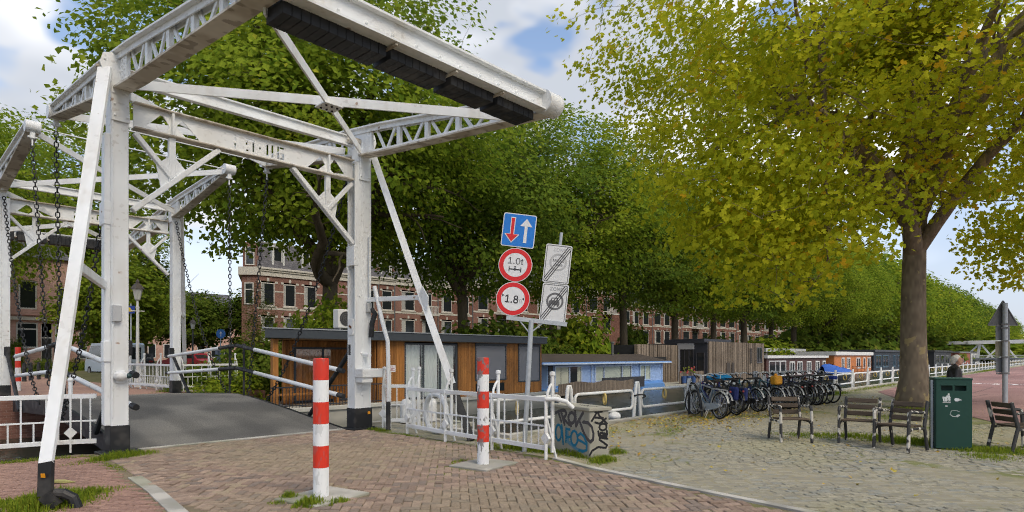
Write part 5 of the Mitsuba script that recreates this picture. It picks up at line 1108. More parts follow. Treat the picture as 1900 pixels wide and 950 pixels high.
    if balcony:
        a, b = balcony
        z = f1[0] - 0.35
        part(k, 'balcony', cat([box([a, HY - 1.0, z - 0.15], [b, HY - 0.04, z]), box([a, HY - 1.0, z + 0.85], [b, HY - 0.92, z + 0.95])] + [box([x, HY - 0.99, z], [x + 0.07, HY - 0.93, z + 0.85]) for x in np.arange(a, b, 0.2)]), 'matte', col=(0.55, 0.54, 0.50))
    return k
house('corner town house with slate roof and white cornice, seen left of the bridge post', 22.9, 31.2, 9.3, 0.35, [(23.4, 24.5), (25.6, 26.6), (27.7, 28.8)], dormers=((24.6, 25.5), (27.6, 29.0)), chimney=False, skew=0.6)
def at_z(m, z): m.apply_translation([0, 0, z]); return m
bay = [(22.9, HY), (21.95, HY + 1.0), (26, HY + 9), (28, HY + 9)]
tb_ = part('town_house', 'corner_bay', at_z(prism(sg.Polygon(bay), 9.0), 0.3), 'brickwork', uv=np.array([0.35, 0.5]))
part('town_house', 'bay_top', at_z(prism(sg.Polygon([(22.95, HY - 0.3), (21.6, HY + 0.95), (25.6, HY + 9), (28, HY + 9)]), 0.74), 8.98), 'matte', col=STONE)
part('town_house', 'bay_attic', at_z(prism(sg.Polygon([(22.95, HY + 0.2), (22.1, HY + 1.1), (26, HY + 9), (28, HY + 9)]), 2.3), 9.721), 'brickwork', uv=np.array([0.2, 0.5]))
cd_ = np.array([-0.69, 0.725, 0.0]); cn_ = np.array([-0.725, -0.69, 0.0])
for z0, h_ in ((7.3, 1.0), (10.75, 0.85)):
    p0 = np.array([22.72, HY + 0.19, z0]) + cn_ * (0.02 if z0 < 9 else -0.13)
    M_ = mat4(cd_, [0, 0, 1], cn_, p0)
    w_ = part('town_house', 'bay_window', prism(sg.box(0, -h_, 0.85, h_).difference(union_all([sg.box(0.1, -h_ + 0.1, 0.75, 0.3), sg.box(0.1, 0.4, 0.75, h_ - 0.1)])), 0.06, M_), 'satin', col=(0.60, 0.585, 0.54))
    part(w_, 'pane', prism(sg.box(0.1, -h_ + 0.1, 0.75, h_ - 0.1), 0.02, M_), 'glass_dark')
kinds = ['narrow brick town house', 'wide brick town house', 'dark brick town house', 'brick town house with a balcony', 'pale-banded brick town house']
spec = [(31.2, 36.3, 9.55, [(32.6, 33.6), (34.6, 35.6)]), (36.3, 38.4, 9.6, [(36.8, 37.9)]), (38.4, 44.6, 9.7, [(39.4, 41.0), (42.3, 43.5)]), (44.6, 50.2, 9.8, [(45.2, 46.6), (47.8, 49.4)]), (50.2, 57.5, 10.4, [(51.2, 52.8), (54.6, 56.2)]),
        (57.5, 66.0, 10.6, [(58.8, 60.4), (62.6, 64.4)]), (66.0, 74.0, 11.0, [(67.0, 68.8), (70.4, 72.2)]), (74.0, 83.5, 11.6, [(75.0, 76.8), (78.6, 80.4)]), (83.5, 93.5, 10.0, [(84.4, 86.2), (87.2, 89.0), (90.4, 92.2)]),
        (93.5, 104.0, 10.1, [(94.4, 96.4), (97.6, 99.6), (101, 103)]), (104.0, 116.0, 10.3, [(105, 107.2), (108.6, 110.8), (113, 115)]), (116, 129, 10.6, [(117, 119.4), (121, 123.4), (125.4, 128)]), (129, 143, 10.2, [(130.5, 133), (135, 137.5), (139.5, 142)]), (143, 158, 10.8, [(145, 147.5), (149.5, 152), (154, 157)]), (158, 176, 10.0, [(160, 163), (166, 169), (171.5, 174.5)]), (176, 200, 10.2, [(179, 183), (187, 191), (194, 198)])]
where = ['directly left of the nearest right-hand bridge post', 'hidden mostly by the nearest bridge post', 'seen between the bridge post and its stay', 'with an ornate front, crossed by the stay', 'seen right of the stay below the foliage', 'seen left of the round traffic signs', 'seen behind the round traffic signs', 'with a white balcony, right of the zone signs', 'behind the roof of the pale blue houseboat', 'above the glazed end of the timber houseboat', 'behind the weathered timber houseboat', 'above the low brown houseboat', 'above the orange houseboat', 'above the dark houseboat, in deep shade', 'beyond the dark houseboat among the trees', 'farthest along the bank among the trees']
for i, (a, b, C, cols) in enumerate(spec):
    house('brick town house ' + where[i], a, b, C, [0.30, 0.12, 0.42, 0.05, 0.28, 0.0, 0.22, 0.08, 0.0, 0.18][i % 10], cols, dormers=[(c_[0], c_[1]) for c_ in cols[::2]], balcony=(cols[1][0] - 0.4, cols[1][1] + 0.4) if i in (2, 4, 7, 10) and len(cols) > 1 else None, chimney=i % 3 == 1)

# ------------------------------------------------------------------ trees and shrubs
def leaf_quads(P, N, size, lobed=False, droop=0.3):
    """leaves at P with normals N: folded rhombs (2 triangles), or five-lobed plane leaves (8 triangles)"""
    n = len(P)
    N = N / (np.linalg.norm(N, axis=1, keepdims=True) + 1e-9)
    a = rng.normal(size=(n, 3)); a[:, 2] -= droop
    a -= N * (a * N).sum(1, keepdims=True); a /= np.linalg.norm(a, axis=1, keepdims=True) + 1e-9
    b = np.cross(N, a)
    s = size * rng.uniform(0.65, 1.25, n)[:, None]
    if not lobed:
        pts = [(-0.5, 0, 0), (0.0, 0.42, 0.10), (0.6, 0, 0), (0.0, -0.42, 0.10)]
        F = [[0, 1, 2], [0, 2, 3]]
    else:
        pts = [(-0.42, 0, 0), (-0.30, 0.30, 0.05), (0.0, 0.56, 0.13), (0.06, 0.22, 0.04), (0.66, 0, 0.0), (0.06, -0.22, 0.04), (0.0, -0.56, 0.13), (-0.30, -0.30, 0.05), (0.42, 0.36, 0.09), (0.42, -0.36, 0.09)]
        F = [[0, 1, 3], [1, 2, 3], [0, 3, 5], [3, 8, 4], [3, 4, 5], [5, 4, 9], [0, 5, 7], [5, 6, 7]]
    V = np.stack([P + s * (a * x + b * y + N * z) for x, y, z in pts], 1).reshape(-1, 3)
    k = len(pts)
    Fa = (np.array(F)[None] + (np.arange(n) * k)[:, None, None]).reshape(-1, 3)
    return V, Fa, k
def tree_mesh(seed, R, z0, z1, ncl, per, leaf, cl, lobed=False, trunk_r=0.5, fork=0.35, trunk_h=None, noise_cut=0.40, shape=1.0, sides=8, cx=(0, 0), limbs=8, twig=0.6, flat=0.62, lean=0.0, boughs=()):
    """(crown mesh + uv, trunk mesh) about the origin"""
    global rng
    keep, rng = rng, np.random.default_rng(seed)
    zc, hz = (z0 + z1) / 2, (z1 - z0) / 2
    cand = rng.normal(size=(ncl * 9, 3)); cand /= np.linalg.norm(cand, axis=1, keepdims=True)
    cand *= (rng.random(len(cand)) ** 0.45)[:, None]
    bulge = 0.72 + 0.50 * meshkit.noise(cand * 2.2 + seed, seed)
    tz = (cand[:, 2] + 1) / 2
    prof = np.clip(1.15 - 0.55 * np.clip(tz - 0.35, 0, 1) * shape, 0.3, 1.2)
    P = np.stack([cand[:, 0] * R * bulge * prof, cand[:, 1] * R * bulge * prof, zc + cand[:, 2] * hz * (0.9 + 0.12 * (bulge - 0.97))], 1)
    ok = meshkit.noise(P / (R * 0.26) + seed * 3.7, seed + 5) > noise_cut
    P = P[ok][:ncl]
    P[:, :2] += np.asarray(cx)
    for bx, by, bz, rx, ry, rz, bn in boughs:
        g = rng.normal(size=(bn, 3)); g /= np.linalg.norm(g, axis=1, keepdims=True); g *= (rng.random(bn) ** 0.4)[:, None]
        P = np.vstack([P, g * [rx, ry, rz] + [bx, by, bz]])
    # limbs
    tubes, ends = [], []
    th = trunk_h or z0 + (z1 - z0) * fork
    zs = np.linspace(0, th, 8)
    rad = trunk_r * (0.62 + 0.38 * np.exp(-zs / 0.5)) * (1 - 0.22 * zs / th)
    wob = np.column_stack([0.10 * np.sin(zs * 0.5 + seed) + lean * zs / th, 0.10 * np.cos(zs * 0.4 + seed), zs])
    wob[:, :2] -= wob[0, :2]
    tubes.append(tube(wob, rad, sides + 6))
    base = wob[-1]
    nodes, nrad = [], []
    def limb(p, d, L_, r, lv):
        n = 6
        pts = [np.array(p, float)]
        d = np.array(d, float)
        for i in range(n):
            d = d + rng.normal(0, 0.13, 3) + np.array([0, 0, 0.05 if lv == 0 else -0.02]); d /= np.linalg.norm(d)
            pts.append(pts[-1] + d * L_ / n)
        pts = np.array(pts)
        rr = np.linspace(r, r * 0.42, n + 1)
        tubes.append(tube(pts, rr, sides if lv == 0 else max(4, sides - 3)))
        nodes.extend(pts[1:]); nrad.extend(rr[1:])
        if lv < 2:
            for q in range(3 if lv == 0 else 2):
                i = rng.integers(2, n + 1)
                dd = d + rng.normal(0, 0.6, 3); dd /= np.linalg.norm(dd)
                limb(pts[i], dd, L_ * 0.55, rr[i] * 0.6, lv + 1)
    for i in range(limbs):
        az = 2 * PI * (i + 0.5 * rng.random()) / limbs
        el = rng.uniform(0.35, 1.15) if i % 3 else rng.uniform(1.0, 1.4)
        start = wob[-1] if i < 3 else wob[-1 - (i % 3)]
        aim = np.array([math.cos(az) * math.cos(el) + cx[0] / (R * 2.0), math.sin(az) * math.cos(el) + cx[1] / (R * 2.0), math.sin(el)])
        limb(start, aim / np.linalg.norm(aim), (z1 - th) * 0.62 if el > 0.95 else R * 0.75, trunk_r * rng.uniform(0.34, 0.5), 0)
    nodes, nrad = np.array(nodes), np.array(nrad)
    if twig > 0:       # twigs grow outwards, each from the nearest wood already there
        d0 = np.array([((nodes - p) ** 2).sum(1).min() for p in P])
        have = np.vstack([nodes, np.zeros((len(P), 3))])
        hr = np.concatenate([np.clip(nrad, 0.02, 0.06), np.zeros(len(P))])
        m_ = len(nodes)
        for i in np.argsort(d0):
            p = P[i]
            j = int(((have[:m_] - p) ** 2).sum(1).argmin())
            q = have[j]; L_ = np.linalg.norm(p - q)
            r_ = max(0.007, hr[j] * 0.62)
            mid = (p + q) / 2 + rng.normal(0, 0.07 * L_, 3)
            if rng.random() < twig: tubes.append(tube([q, mid, p], [r_, r_ * 0.8, r_ * 0.55], 4 if lobed else 3, caps=False))
            have[m_] = p; hr[m_] = r_ * 0.9; m_ += 1
    wood_ = cat(tubes)
    # leaves in clumps
    n = len(P) * per
    ci = np.repeat(np.arange(len(P)), per)
    g = rng.normal(size=(n, 3)); g *= np.minimum(1, 1.75 / np.linalg.norm(g, axis=1))[:, None]
    g = g * np.array([1, 1, flat]) * cl * 0.55
    Q = P[ci] + g
    Q[:, 2] -= 0.10 * (g[:, 0] ** 2 + g[:, 1] ** 2) / cl
    out = Q - np.array([cx[0] * 0.6, cx[1] * 0.6, zc - hz * 0.4])
    N_ = out / np.linalg.norm(out, axis=1, keepdims=True) * 0.55 + np.array([0, 0, 0.55]) + rng.normal(0, 0.42, (n, 3))
    V, F, k = leaf_quads(Q, N_, leaf, lobed)
    ctone = rng.random(len(P)); chue = rng.random(len(P))
    tone = np.clip(0.55 * ctone[ci] + 0.45 * rng.random(n), 0, 1)
    hue = np.clip(0.45 * chue[ci] + 0.55 * rng.random(n), 0, 1)
    uv = np.column_stack([np.repeat(tone, k), np.repeat(hue, k)])
    rng = keep
    return (V, F), uv, wood_
def add_tree(name, label, cat_, x, y, z, crown, mat, bark, group=None, rot=0.0, sc=1.0, kind=None, smooth_bark=True):
    k = top(name, label, cat_, group, kind)
    M = np.eye(4); c, s = math.cos(rot) * sc, math.sin(rot) * sc
    M[:3, :3] = [[c, -s, 0], [s, c, 0], [0, 0, sc]]; M[:3, 3] = x, y, z
    for nm, e in (('crown', crown[0]), ('trunk', crown[1])):
        if e is None: continue
        e = dict(e); e['to_world'] = T(M); e['bsdf'] = {'type': 'ref', 'id': mat if nm == 'crown' else bark}
        scene[k + '__' + nm] = e
    return k
def make_kind(*a, **k):
    (V, F), uv, wood_ = tree_mesh(*a, **k)
    return entry((V, F), 'green_leaf', False, uv=uv), entry(wood_, 'dark_bark', True)

# the big plane tree on the plaza
hero = make_kind(5, 8.6, 5.2, 16.5, 1750, 40, 0.145, 0.80, lobed=True, trunk_r=0.61, trunk_h=6.6, noise_cut=0.44, shape=0.7, sides=10, cx=(-1.0, -0.2), limbs=11, twig=1.0, flat=0.55,
                 boughs=((-6.3, 1.8, 5.0, 2.8, 2.6, 2.0, 120), (-7.6, 2.8, 6.8, 2.4, 2.4, 2.2, 80), (-4.4, 3.0, 5.2, 2.4, 2.4, 1.5, 60), (4.2, -2.8, 5.2, 2.6, 2.6, 1.3, 80)))
add_tree('plane_tree', 'large plane tree with yellowing leaves and flaking bark on the plaza', 'tree', 19.2, -7.9, -0.02, hero, 'autumn_leaf', 'plane_bark')
# drooping boughs of the same tree are part of its crown; the row across the canal
far_kinds = [make_kind(21 + i, 7.5 + 0.4 * i, 3.7, 20.0 + 0.6 * i, 1250, 36, 0.255, 1.15, trunk_r=0.62, trunk_h=6.5 + 0.6 * i, noise_cut=0.33, shape=0.75, sides=8, limbs=8, twig=1.0, flat=0.6) for i in range(3)]
low_kinds = [make_kind(41 + i, 7.2, 4.5, 22.0, 520, 14, 0.62, 1.7, trunk_r=0.5, trunk_h=7, noise_cut=0.30, shape=0.75, sides=5, limbs=6, twig=0.0) for i in range(2)]
wide = make_kind(31, 9.8, 4.6, 20.5, 2000, 36, 0.25, 1.15, trunk_r=0.72, trunk_h=6.2, noise_cut=0.30, shape=0.7, sides=8, limbs=9, twig=1.0, flat=0.6, cx=(-1.5, 0))
row = [0.5, 4.2, 14.8, 25.3, 34.9, 45.1, 54.1, 62.8, 72.0, 80.7, 89.6, 100.9] + [110 + 8.9 * i for i in range(34)]
spots_ = ['left of the pink house, its boughs hanging over it', 'behind the bridge with its trunk hidden', 'with a thick trunk rising behind the cedar houseboat', 'with leaning stems behind the traffic signs', 'just right of the zone signs', 'with a pale trunk left of the timber houseboat', 'over the glazed end of the timber houseboat', 'over the right part of the timber houseboat', 'with a trunk left of the low brown houseboat', 'with a trunk over the low brown houseboat', 'between the brown and orange houseboats', 'with a trunk over the orange houseboat']
for i, x in enumerate(row):
    nearby = i < 13
    if i == 1: continue
    kk = wide if i == 2 else far_kinds[i % 3] if nearby else low_kinds[i % 2]
    z = 0.35 if x < 8 else 0.85
    y = 18.7 if i > 0 else 44.0
    lab = 'tall plane tree across the canal ' + spots_[i] if i < len(spots_) else 'tall green tree in the row receding along the far canal bank'
    add_tree('canal_tree', lab, 'tree', x, y + rng.normal(0, 0.2), z, kk, 'mid_leaf' if i in (3, 5, 8) or (i > 12 and i % 3 == 1) else 'green_leaf', 'dark_bark', 'trees in the row across the canal' if i < len(spots_) else 'distant trees receding along the canal', rot=1.7 * i + 0.4 if i != 2 else 0.15, sc=[1.02, 0.98, 1.05, 1.0, 1.0, 0.97, 1.0, 0.93, 1.04, 0.95, 1.05, 0.90][i % 12] if nearby else 0.86 + 0.2 * ((i * 7) % 11) / 11)
add_tree('canal_tree', 'tall plane tree rising behind the pink house', 'tree', 10.5, 62, 0.4, far_kinds[1], 'green_leaf', 'dark_bark', 'trees in the row across the canal', rot=2.0, sc=1.22)
# trees beyond the street at the bridge end
street_kinds = [make_kind(61, 3.2, 1.9, 8.5, 330, 22, 0.30, 0.75, trunk_r=0.16, trunk_h=2.6, noise_cut=0.25, shape=0.8, sides=6, limbs=6, twig=1.0), make_kind(62, 3.0, 1.5, 13.5, 420, 22, 0.36, 0.9, trunk_r=0.22, trunk_h=3.0, noise_cut=0.2, shape=1.2, sides=6, limbs=6, twig=1.0)]
for x, y, kd, sc, mat, lab in ((11.6, 41, 0, 1.05, 'lime_leaf', 'bright green street tree behind the nearer street lamp'), (14.5, 62, 1, 1.15, 'green_leaf', 'tall dense tree standing at the end of the street'), (20.5, 66, 1, 1.1, 'deep_leaf', 'tall darker tree beside the tall dense one at the street end'), (19.5, 52, 0, 0.9, 'deep_leaf', 'small round street tree between the far portal post and its stay'),
                                (23.5, 58, 0, 1.0, 'deep_leaf', 'round dark street tree right of the far portal'), (27.5, 56, 0, 1.05, 'deep_leaf', 'dark street tree near the ivy column'), (12.6, 46, 0, 0.7, 'lime_leaf', 'young lime green tree before the far pink facades'), (9.0, 38, 0, 0.85, 'lime_leaf', 'light green tree beside the pink house')):
    add_tree('street_tree', lab, 'tree', x, y, 0.4, street_kinds[kd], mat, 'dark_bark', 'trees along the street beyond the bridge', rot=x, sc=sc)

def bush_kind(seed, n, leaf, R=1.0, H=1.0, cut=0.3):
    global rng
    keep, rng = rng, np.random.default_rng(seed)
    c = rng.normal(size=(n // 12, 3)); c /= np.linalg.norm(c, axis=1, keepdims=True); c *= (rng.random(len(c)) ** 0.4)[:, None]
    c[:, 2] = np.abs(c[:, 2])
    b = 0.7 + 0.55 * meshkit.noise(c * 2.4 + seed, seed)
    P = c * b[:, None] * np.array([R, R, H])
    ci = np.repeat(np.arange(len(P)), 12)
    Q = P[ci] + rng.normal(0, 0.11, (len(ci), 3))
    Q[:, 2] = np.maximum(Q[:, 2], 0.0)
    N_ = Q + np.array([0, 0, 0.5]) + rng.normal(0, 0.5, Q.shape)
    V, F, k = leaf_quads(Q, N_, leaf)
    t_ = rng.random(len(P))
    uv = np.column_stack([np.repeat(np.clip(0.5 * t_[ci] + 0.5 * rng.random(len(ci)), 0, 1), k), np.repeat(rng.random(len(ci)), k)])
    st_ = cat([tube([[0.1 * a, 0.1 * b_, -0.1], [0.25 * a, 0.25 * b_, 0.4], [0.5 * a, 0.5 * b_, 0.8]], [0.03, 0.02, 0.008], 4) for a, b_ in ((1, 0), (-.6, .8), (-.5, -.8), (.3, .9))])
    rng = keep
    return entry((V, F), 'green_leaf', False, uv=uv), entry(st_, 'dark_bark', True)
bushes = [bush_kind(71, 5200, 0.095), bush_kind(72, 4200, 0.12), bush_kind(73, 3000, 0.15), bush_kind(74, 9000, 0.11, 1.15, 5.0)]
def bush(label, x, y, z, rx, rz, mat, kd=0, cat_='shrub', name='shrub', group='shrubs on the far bank'):
    k = top(name, label, cat_, group)
    a = rng.random() * 6
    M = np.eye(4); M[:3, :3] = np.array([[math.cos(a), -math.sin(a), 0], [math.sin(a), math.cos(a), 0], [0, 0, 1]]) @ np.diag([rx, rx, rz]); M[:3, 3] = x, y, z
    for nm, e in zip(('foliage', 'stem'), bushes[kd]):
        e = dict(e); e['to_world'] = T(M); e['bsdf'] = {'type': 'ref', 'id': mat if nm == 'foliage' else 'dark_bark'}
        scene[k + '__' + nm] = e
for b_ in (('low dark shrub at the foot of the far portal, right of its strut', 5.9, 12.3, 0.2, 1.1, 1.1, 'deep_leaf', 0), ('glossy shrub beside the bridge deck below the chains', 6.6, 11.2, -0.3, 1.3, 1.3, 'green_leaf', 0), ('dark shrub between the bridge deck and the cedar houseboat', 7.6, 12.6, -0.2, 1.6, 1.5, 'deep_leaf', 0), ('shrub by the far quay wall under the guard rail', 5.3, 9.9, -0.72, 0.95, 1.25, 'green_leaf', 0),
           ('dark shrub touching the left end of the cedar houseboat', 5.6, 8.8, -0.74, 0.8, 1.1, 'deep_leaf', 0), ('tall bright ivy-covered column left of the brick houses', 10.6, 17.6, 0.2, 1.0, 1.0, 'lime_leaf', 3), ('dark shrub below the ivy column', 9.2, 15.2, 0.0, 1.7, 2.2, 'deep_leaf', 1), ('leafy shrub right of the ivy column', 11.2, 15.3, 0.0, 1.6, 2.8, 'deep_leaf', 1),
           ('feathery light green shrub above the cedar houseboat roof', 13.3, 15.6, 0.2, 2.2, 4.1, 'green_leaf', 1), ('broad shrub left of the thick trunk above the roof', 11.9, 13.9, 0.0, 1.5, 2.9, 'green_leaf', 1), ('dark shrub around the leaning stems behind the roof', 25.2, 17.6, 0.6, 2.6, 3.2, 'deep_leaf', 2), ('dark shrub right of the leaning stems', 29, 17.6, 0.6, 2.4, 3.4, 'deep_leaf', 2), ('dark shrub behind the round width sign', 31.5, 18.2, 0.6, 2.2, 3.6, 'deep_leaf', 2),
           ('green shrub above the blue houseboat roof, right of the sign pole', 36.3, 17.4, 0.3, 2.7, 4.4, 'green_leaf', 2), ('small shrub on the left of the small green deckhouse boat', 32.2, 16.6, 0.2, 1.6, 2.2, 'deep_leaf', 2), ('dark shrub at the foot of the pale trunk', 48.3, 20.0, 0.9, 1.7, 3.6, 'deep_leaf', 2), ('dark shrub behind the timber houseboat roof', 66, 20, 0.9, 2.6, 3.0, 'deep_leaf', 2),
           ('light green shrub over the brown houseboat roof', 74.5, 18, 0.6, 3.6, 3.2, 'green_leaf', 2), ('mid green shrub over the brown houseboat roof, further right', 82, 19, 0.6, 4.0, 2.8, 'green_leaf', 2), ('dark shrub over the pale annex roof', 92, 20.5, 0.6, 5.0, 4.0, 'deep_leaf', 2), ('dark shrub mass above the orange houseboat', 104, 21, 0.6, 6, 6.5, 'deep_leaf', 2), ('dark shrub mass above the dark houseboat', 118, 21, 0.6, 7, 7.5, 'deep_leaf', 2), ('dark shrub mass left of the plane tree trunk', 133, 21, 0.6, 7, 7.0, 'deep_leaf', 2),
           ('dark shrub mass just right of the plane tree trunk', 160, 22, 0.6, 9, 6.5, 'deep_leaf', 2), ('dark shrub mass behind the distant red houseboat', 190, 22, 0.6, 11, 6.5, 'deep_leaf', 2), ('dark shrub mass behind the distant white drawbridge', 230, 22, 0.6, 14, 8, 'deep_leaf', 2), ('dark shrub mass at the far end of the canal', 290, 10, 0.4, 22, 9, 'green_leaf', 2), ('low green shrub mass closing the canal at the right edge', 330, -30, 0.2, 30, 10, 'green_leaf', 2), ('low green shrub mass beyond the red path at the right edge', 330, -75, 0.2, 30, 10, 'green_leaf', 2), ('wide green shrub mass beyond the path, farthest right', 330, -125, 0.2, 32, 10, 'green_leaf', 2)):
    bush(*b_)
for i, (x, y) in enumerate(((5.9, 38.0), (7.0, 37.4), (8.1, 36.8), (9.0, 36.3))):
    bush(['round clipped dark hedge shrub before the pink house', 'yellow-green hedge shrub, second from the pink house door', 'yellow-green hedge shrub left of the nearest bridge post', 'yellow-green hedge shrub beside the nearest bridge post'][i], x, y, 0.3, 0.85, 1.05, 'deep_leaf' if i == 0 else 'lime_leaf', 0, group='hedge shrubs on the street')
bush('small round shrub under the windows of the pink house', 5.9, 48.4, 0.3, 0.9, 2.6, 'deep_leaf', 0, group='hedge shrubs on the street')

# grass and weeds, fallen leaves
def blades(spots, name_mat=None):
    P, H = [], []
    for x, y, sx, sy, a, n, h in spots:
        q = rng.normal(size=(n, 2)) * 0.5
        c, s = math.cos(a), math.sin(a)
        P.append(np.column_stack([x + q[:, 0] * sx * c - q[:, 1] * sy * s, y + q[:, 0] * sx * s + q[:, 1] * sy * c, np.full(n, -0.012)]))
        H.append(h * rng.uniform(0.35, 1.25, n) * np.exp(-(q ** 2).sum(1)))
    P, H = np.vstack(P), np.concatenate(H)
    n = len(P)
    az = rng.random(n) * 2 * PI
    side = np.column_stack([np.cos(az), np.sin(az), 0 * az]); bend = np.column_stack([-np.sin(az), np.cos(az), 0 * az])
    w = (0.004 + 0.02 * H)[:, None]
    k = rng.uniform(0.1, 0.7, n)[:, None]
    mid = P + np.array([0, 0, 1.0]) * (H * 0.6)[:, None] + bend * k * H[:, None] * 0.3
    tip = P + np.array([0, 0, 1.0]) * H[:, None] * (1 - 0.3 * k) + bend * k * H[:, None]
    V = np.stack([P - side * w, P + side * w, mid + side * w * 0.8, mid - side * w * 0.8, tip], 1).reshape(-1, 3)
    F = (np.array([[0, 1, 2], [0, 2, 3], [3, 2, 4]])[None] + (np.arange(n) * 5)[:, None, None]).reshape(-1, 3)
    return V, F, np.repeat(rng.random((n, 2)) * [1, 0.9], 5, axis=0)
spots = [(-1.62, -3.55, 0.55, 0.40, 0.6, 1900, 0.20), (-1.25, -3.3, 0.5, 0.22, 0.4, 700, 0.12), (-1.9, -3.2, 0.4, 0.2, 0.2, 400, 0.10), (-0.15, -0.55, 0.7, 0.22, 0.3, 1300, 0.13), (-1.1, 0.05, 1.0, 0.13, -0.15, 700, 0.07), (-0.45, -1.4, 0.15, 0.8, 0.1, 300, 0.04),
         (0.30, -5.15, 0.12, 0.12, 0, 260, 0.11), (0.28, -5.62, 0.22, 0.16, 0, 420, 0.13), (0.55, -5.75, 0.16, 0.12, 0, 160, 0.09), (0.1, -5.3, 0.12, 0.12, 0, 120, 0.06),
         (4.72, -0.55, 0.12, 0.5, 0.1, 420, 0.09), (4.62, -1.6, 0.10, 0.7, 0.1, 300, 0.06), (3.25, -4.75, 0.3, 0.1, 0.2, 160, 0.05), (4.75, -4.7, 0.18, 0.9, 0.1, 1500, 0.14), (4.95, -5.7, 0.20, 0.65, -0.3, 1800, 0.15), (4.75, -6.35, 0.35, 0.2, 0.2, 700, 0.12), (5.5, -6.1, 0.2, 0.2, 0, 260, 0.14), (5.1, -3.7, 0.3, 0.7, 0, 500, 0.10),
         (9.0, -5.2, 1.6, 0.4, 0.3, 900, 0.05), (7.5, -4.4, 1.5, 0.5, 0.1, 700, 0.05), (11.5, -4.4, 3.0, 0.6, 0.0, 1200, 0.05), (10.4, -8.6, 0.4, 1.6, 0.2, 1500, 0.13), (10.1, -9.6, 0.35, 1.0, 0.1, 1300, 0.16), (9.9, -7.6, 0.5, 0.8, 0, 700, 0.08), (9.9, -10.6, 0.5, 0.9, 0.3, 1700, 0.12), (9.1, -10.6, 0.5, 0.5, 0.3, 700, 0.08), (10.5, -11.4, 0.6, 0.8, 0.3, 900, 0.12), (18.5, -8.2, 1.5, 1.3, 0, 900, 0.15),
         (25, -4.0, 2.2, 0.4, 0, 900, 0.18), (33, -4.0, 8, 0.35, 0, 900, 0.14), (52, -4.0, 14, 0.4, 0, 1400, 0.16), (80, -4.1, 22, 0.45, 0, 1600, 0.2), (15.5, -8.0, 1.8, 1.5, 0.4, 900, 0.06), (13, -9.5, 1.2, 1.0, 0.4, 600, 0.06), (4.7, 11.6, 0.5, 0.2, 0, 300, 0.18)]
V, F, uv = blades(spots)
V[:, 2] += np.where(V[:, 1] > 10.8, 0.36, 0.0)
one('grass', (V, F), 'lime_leaf', 'green grass and weeds growing in tufts between the paving', 'grass', kind='stuff', uv=uv)
n = 2800
P = np.vstack([np.column_stack([rng.normal(12.5, 2.4, n // 2), rng.normal(-4.6, 0.75, n // 2)]), np.column_stack([rng.uniform(5, 24, n // 2), rng.uniform(-11.5, -3.4, n // 2)])])
P = P[shapely.contains_xy(plaza_poly, P[:, 0], P[:, 1])]
P = P[(P[:, 1] < -3.35) & (rng.random(len(P)) < 0.25 + 0.75 * (P[:, 1] > -6.2))]
V, F, k = leaf_quads(np.column_stack([P, rng.uniform(0.008, 0.03, len(P))]), np.array([0, 0, 1.0]) + rng.normal(0, 0.3, (len(P), 3)), 0.052, True, 0)
col = np.array([[0.42, 0.30, 0.03], [0.40, 0.24, 0.03], [0.45, 0.36, 0.06], [0.26, 0.17, 0.05]])[rng.integers(0, 4, len(P))] * rng.uniform(0.7, 1.15, (len(P), 1))
one('fallen_leaves', (V, F), 'fallen_leaf', 'yellow fallen leaves scattered over the plaza and under the bicycles', 'leaves', kind='stuff', col=np.repeat(col, k, axis=0))
one('dry_leaf', tube([[-1.42, -2.22, 0.01], [-1.32, -2.27, 0.03], [-1.22, -2.32, 0.02], [-1.12, -2.38, 0.008]], [0.006, 0.022, 0.026, 0.004], 6), 'matte', 'dry pale curled leaf lying on the red pavement behind the stay foot', 'leaf', col=(0.38, 0.36, 0.14))

# ------------------------------------------------------------------ bicycles
WR = 0.335
def wheel_parts(cx):
    c = (cx, 0, WR)
    tyre = tube(circ(c, WR - 0.02, 26, (0, 1, 0)), 0.02, 6, closed=True)
    rim = tube(circ(c, WR - 0.048, 26, (0, 1, 0)), 0.010, 4, closed=True)
    sp_ = []
    for i in range(16):
        a = 2 * PI * i / 16
        sp_.append(tube([[cx + 0.03 * math.cos(a + 0.5), (0.02 if i % 2 else -0.02), WR + 0.03 * math.sin(a + 0.5)], [cx + (WR - 0.05) * math.cos(a), 0, WR + (WR - 0.05) * math.sin(a)]], 0.0028, 3, caps=False))
    hub = rod([cx, -0.05, WR], [cx, 0.05, WR], 0.022, 7)
    return tyre, cat([rim, hub] + sp_)
def arc_guard(cx, a0, a1, r):
    a = np.radians(np.linspace(a0, a1, 12))
    V = np.stack([np.column_stack([cx + r * np.cos(a), np.full(12, y_), WR + r * np.sin(a)]) for y_ in (-0.028, 0.0, 0.028)], 1)
    V[:, 1] += np.column_stack([0.012 * np.cos(a), 0 * a, 0.012 * np.sin(a)])
    F = []
    for i in range(11):
        for j in range(2): q_ = i * 3 + j; F += [[q_, q_ + 1, q_ + 4], [q_, q_ + 4, q_ + 3]]
    return trimesh.Trimesh(V.reshape(-1, 3), F, process=False)
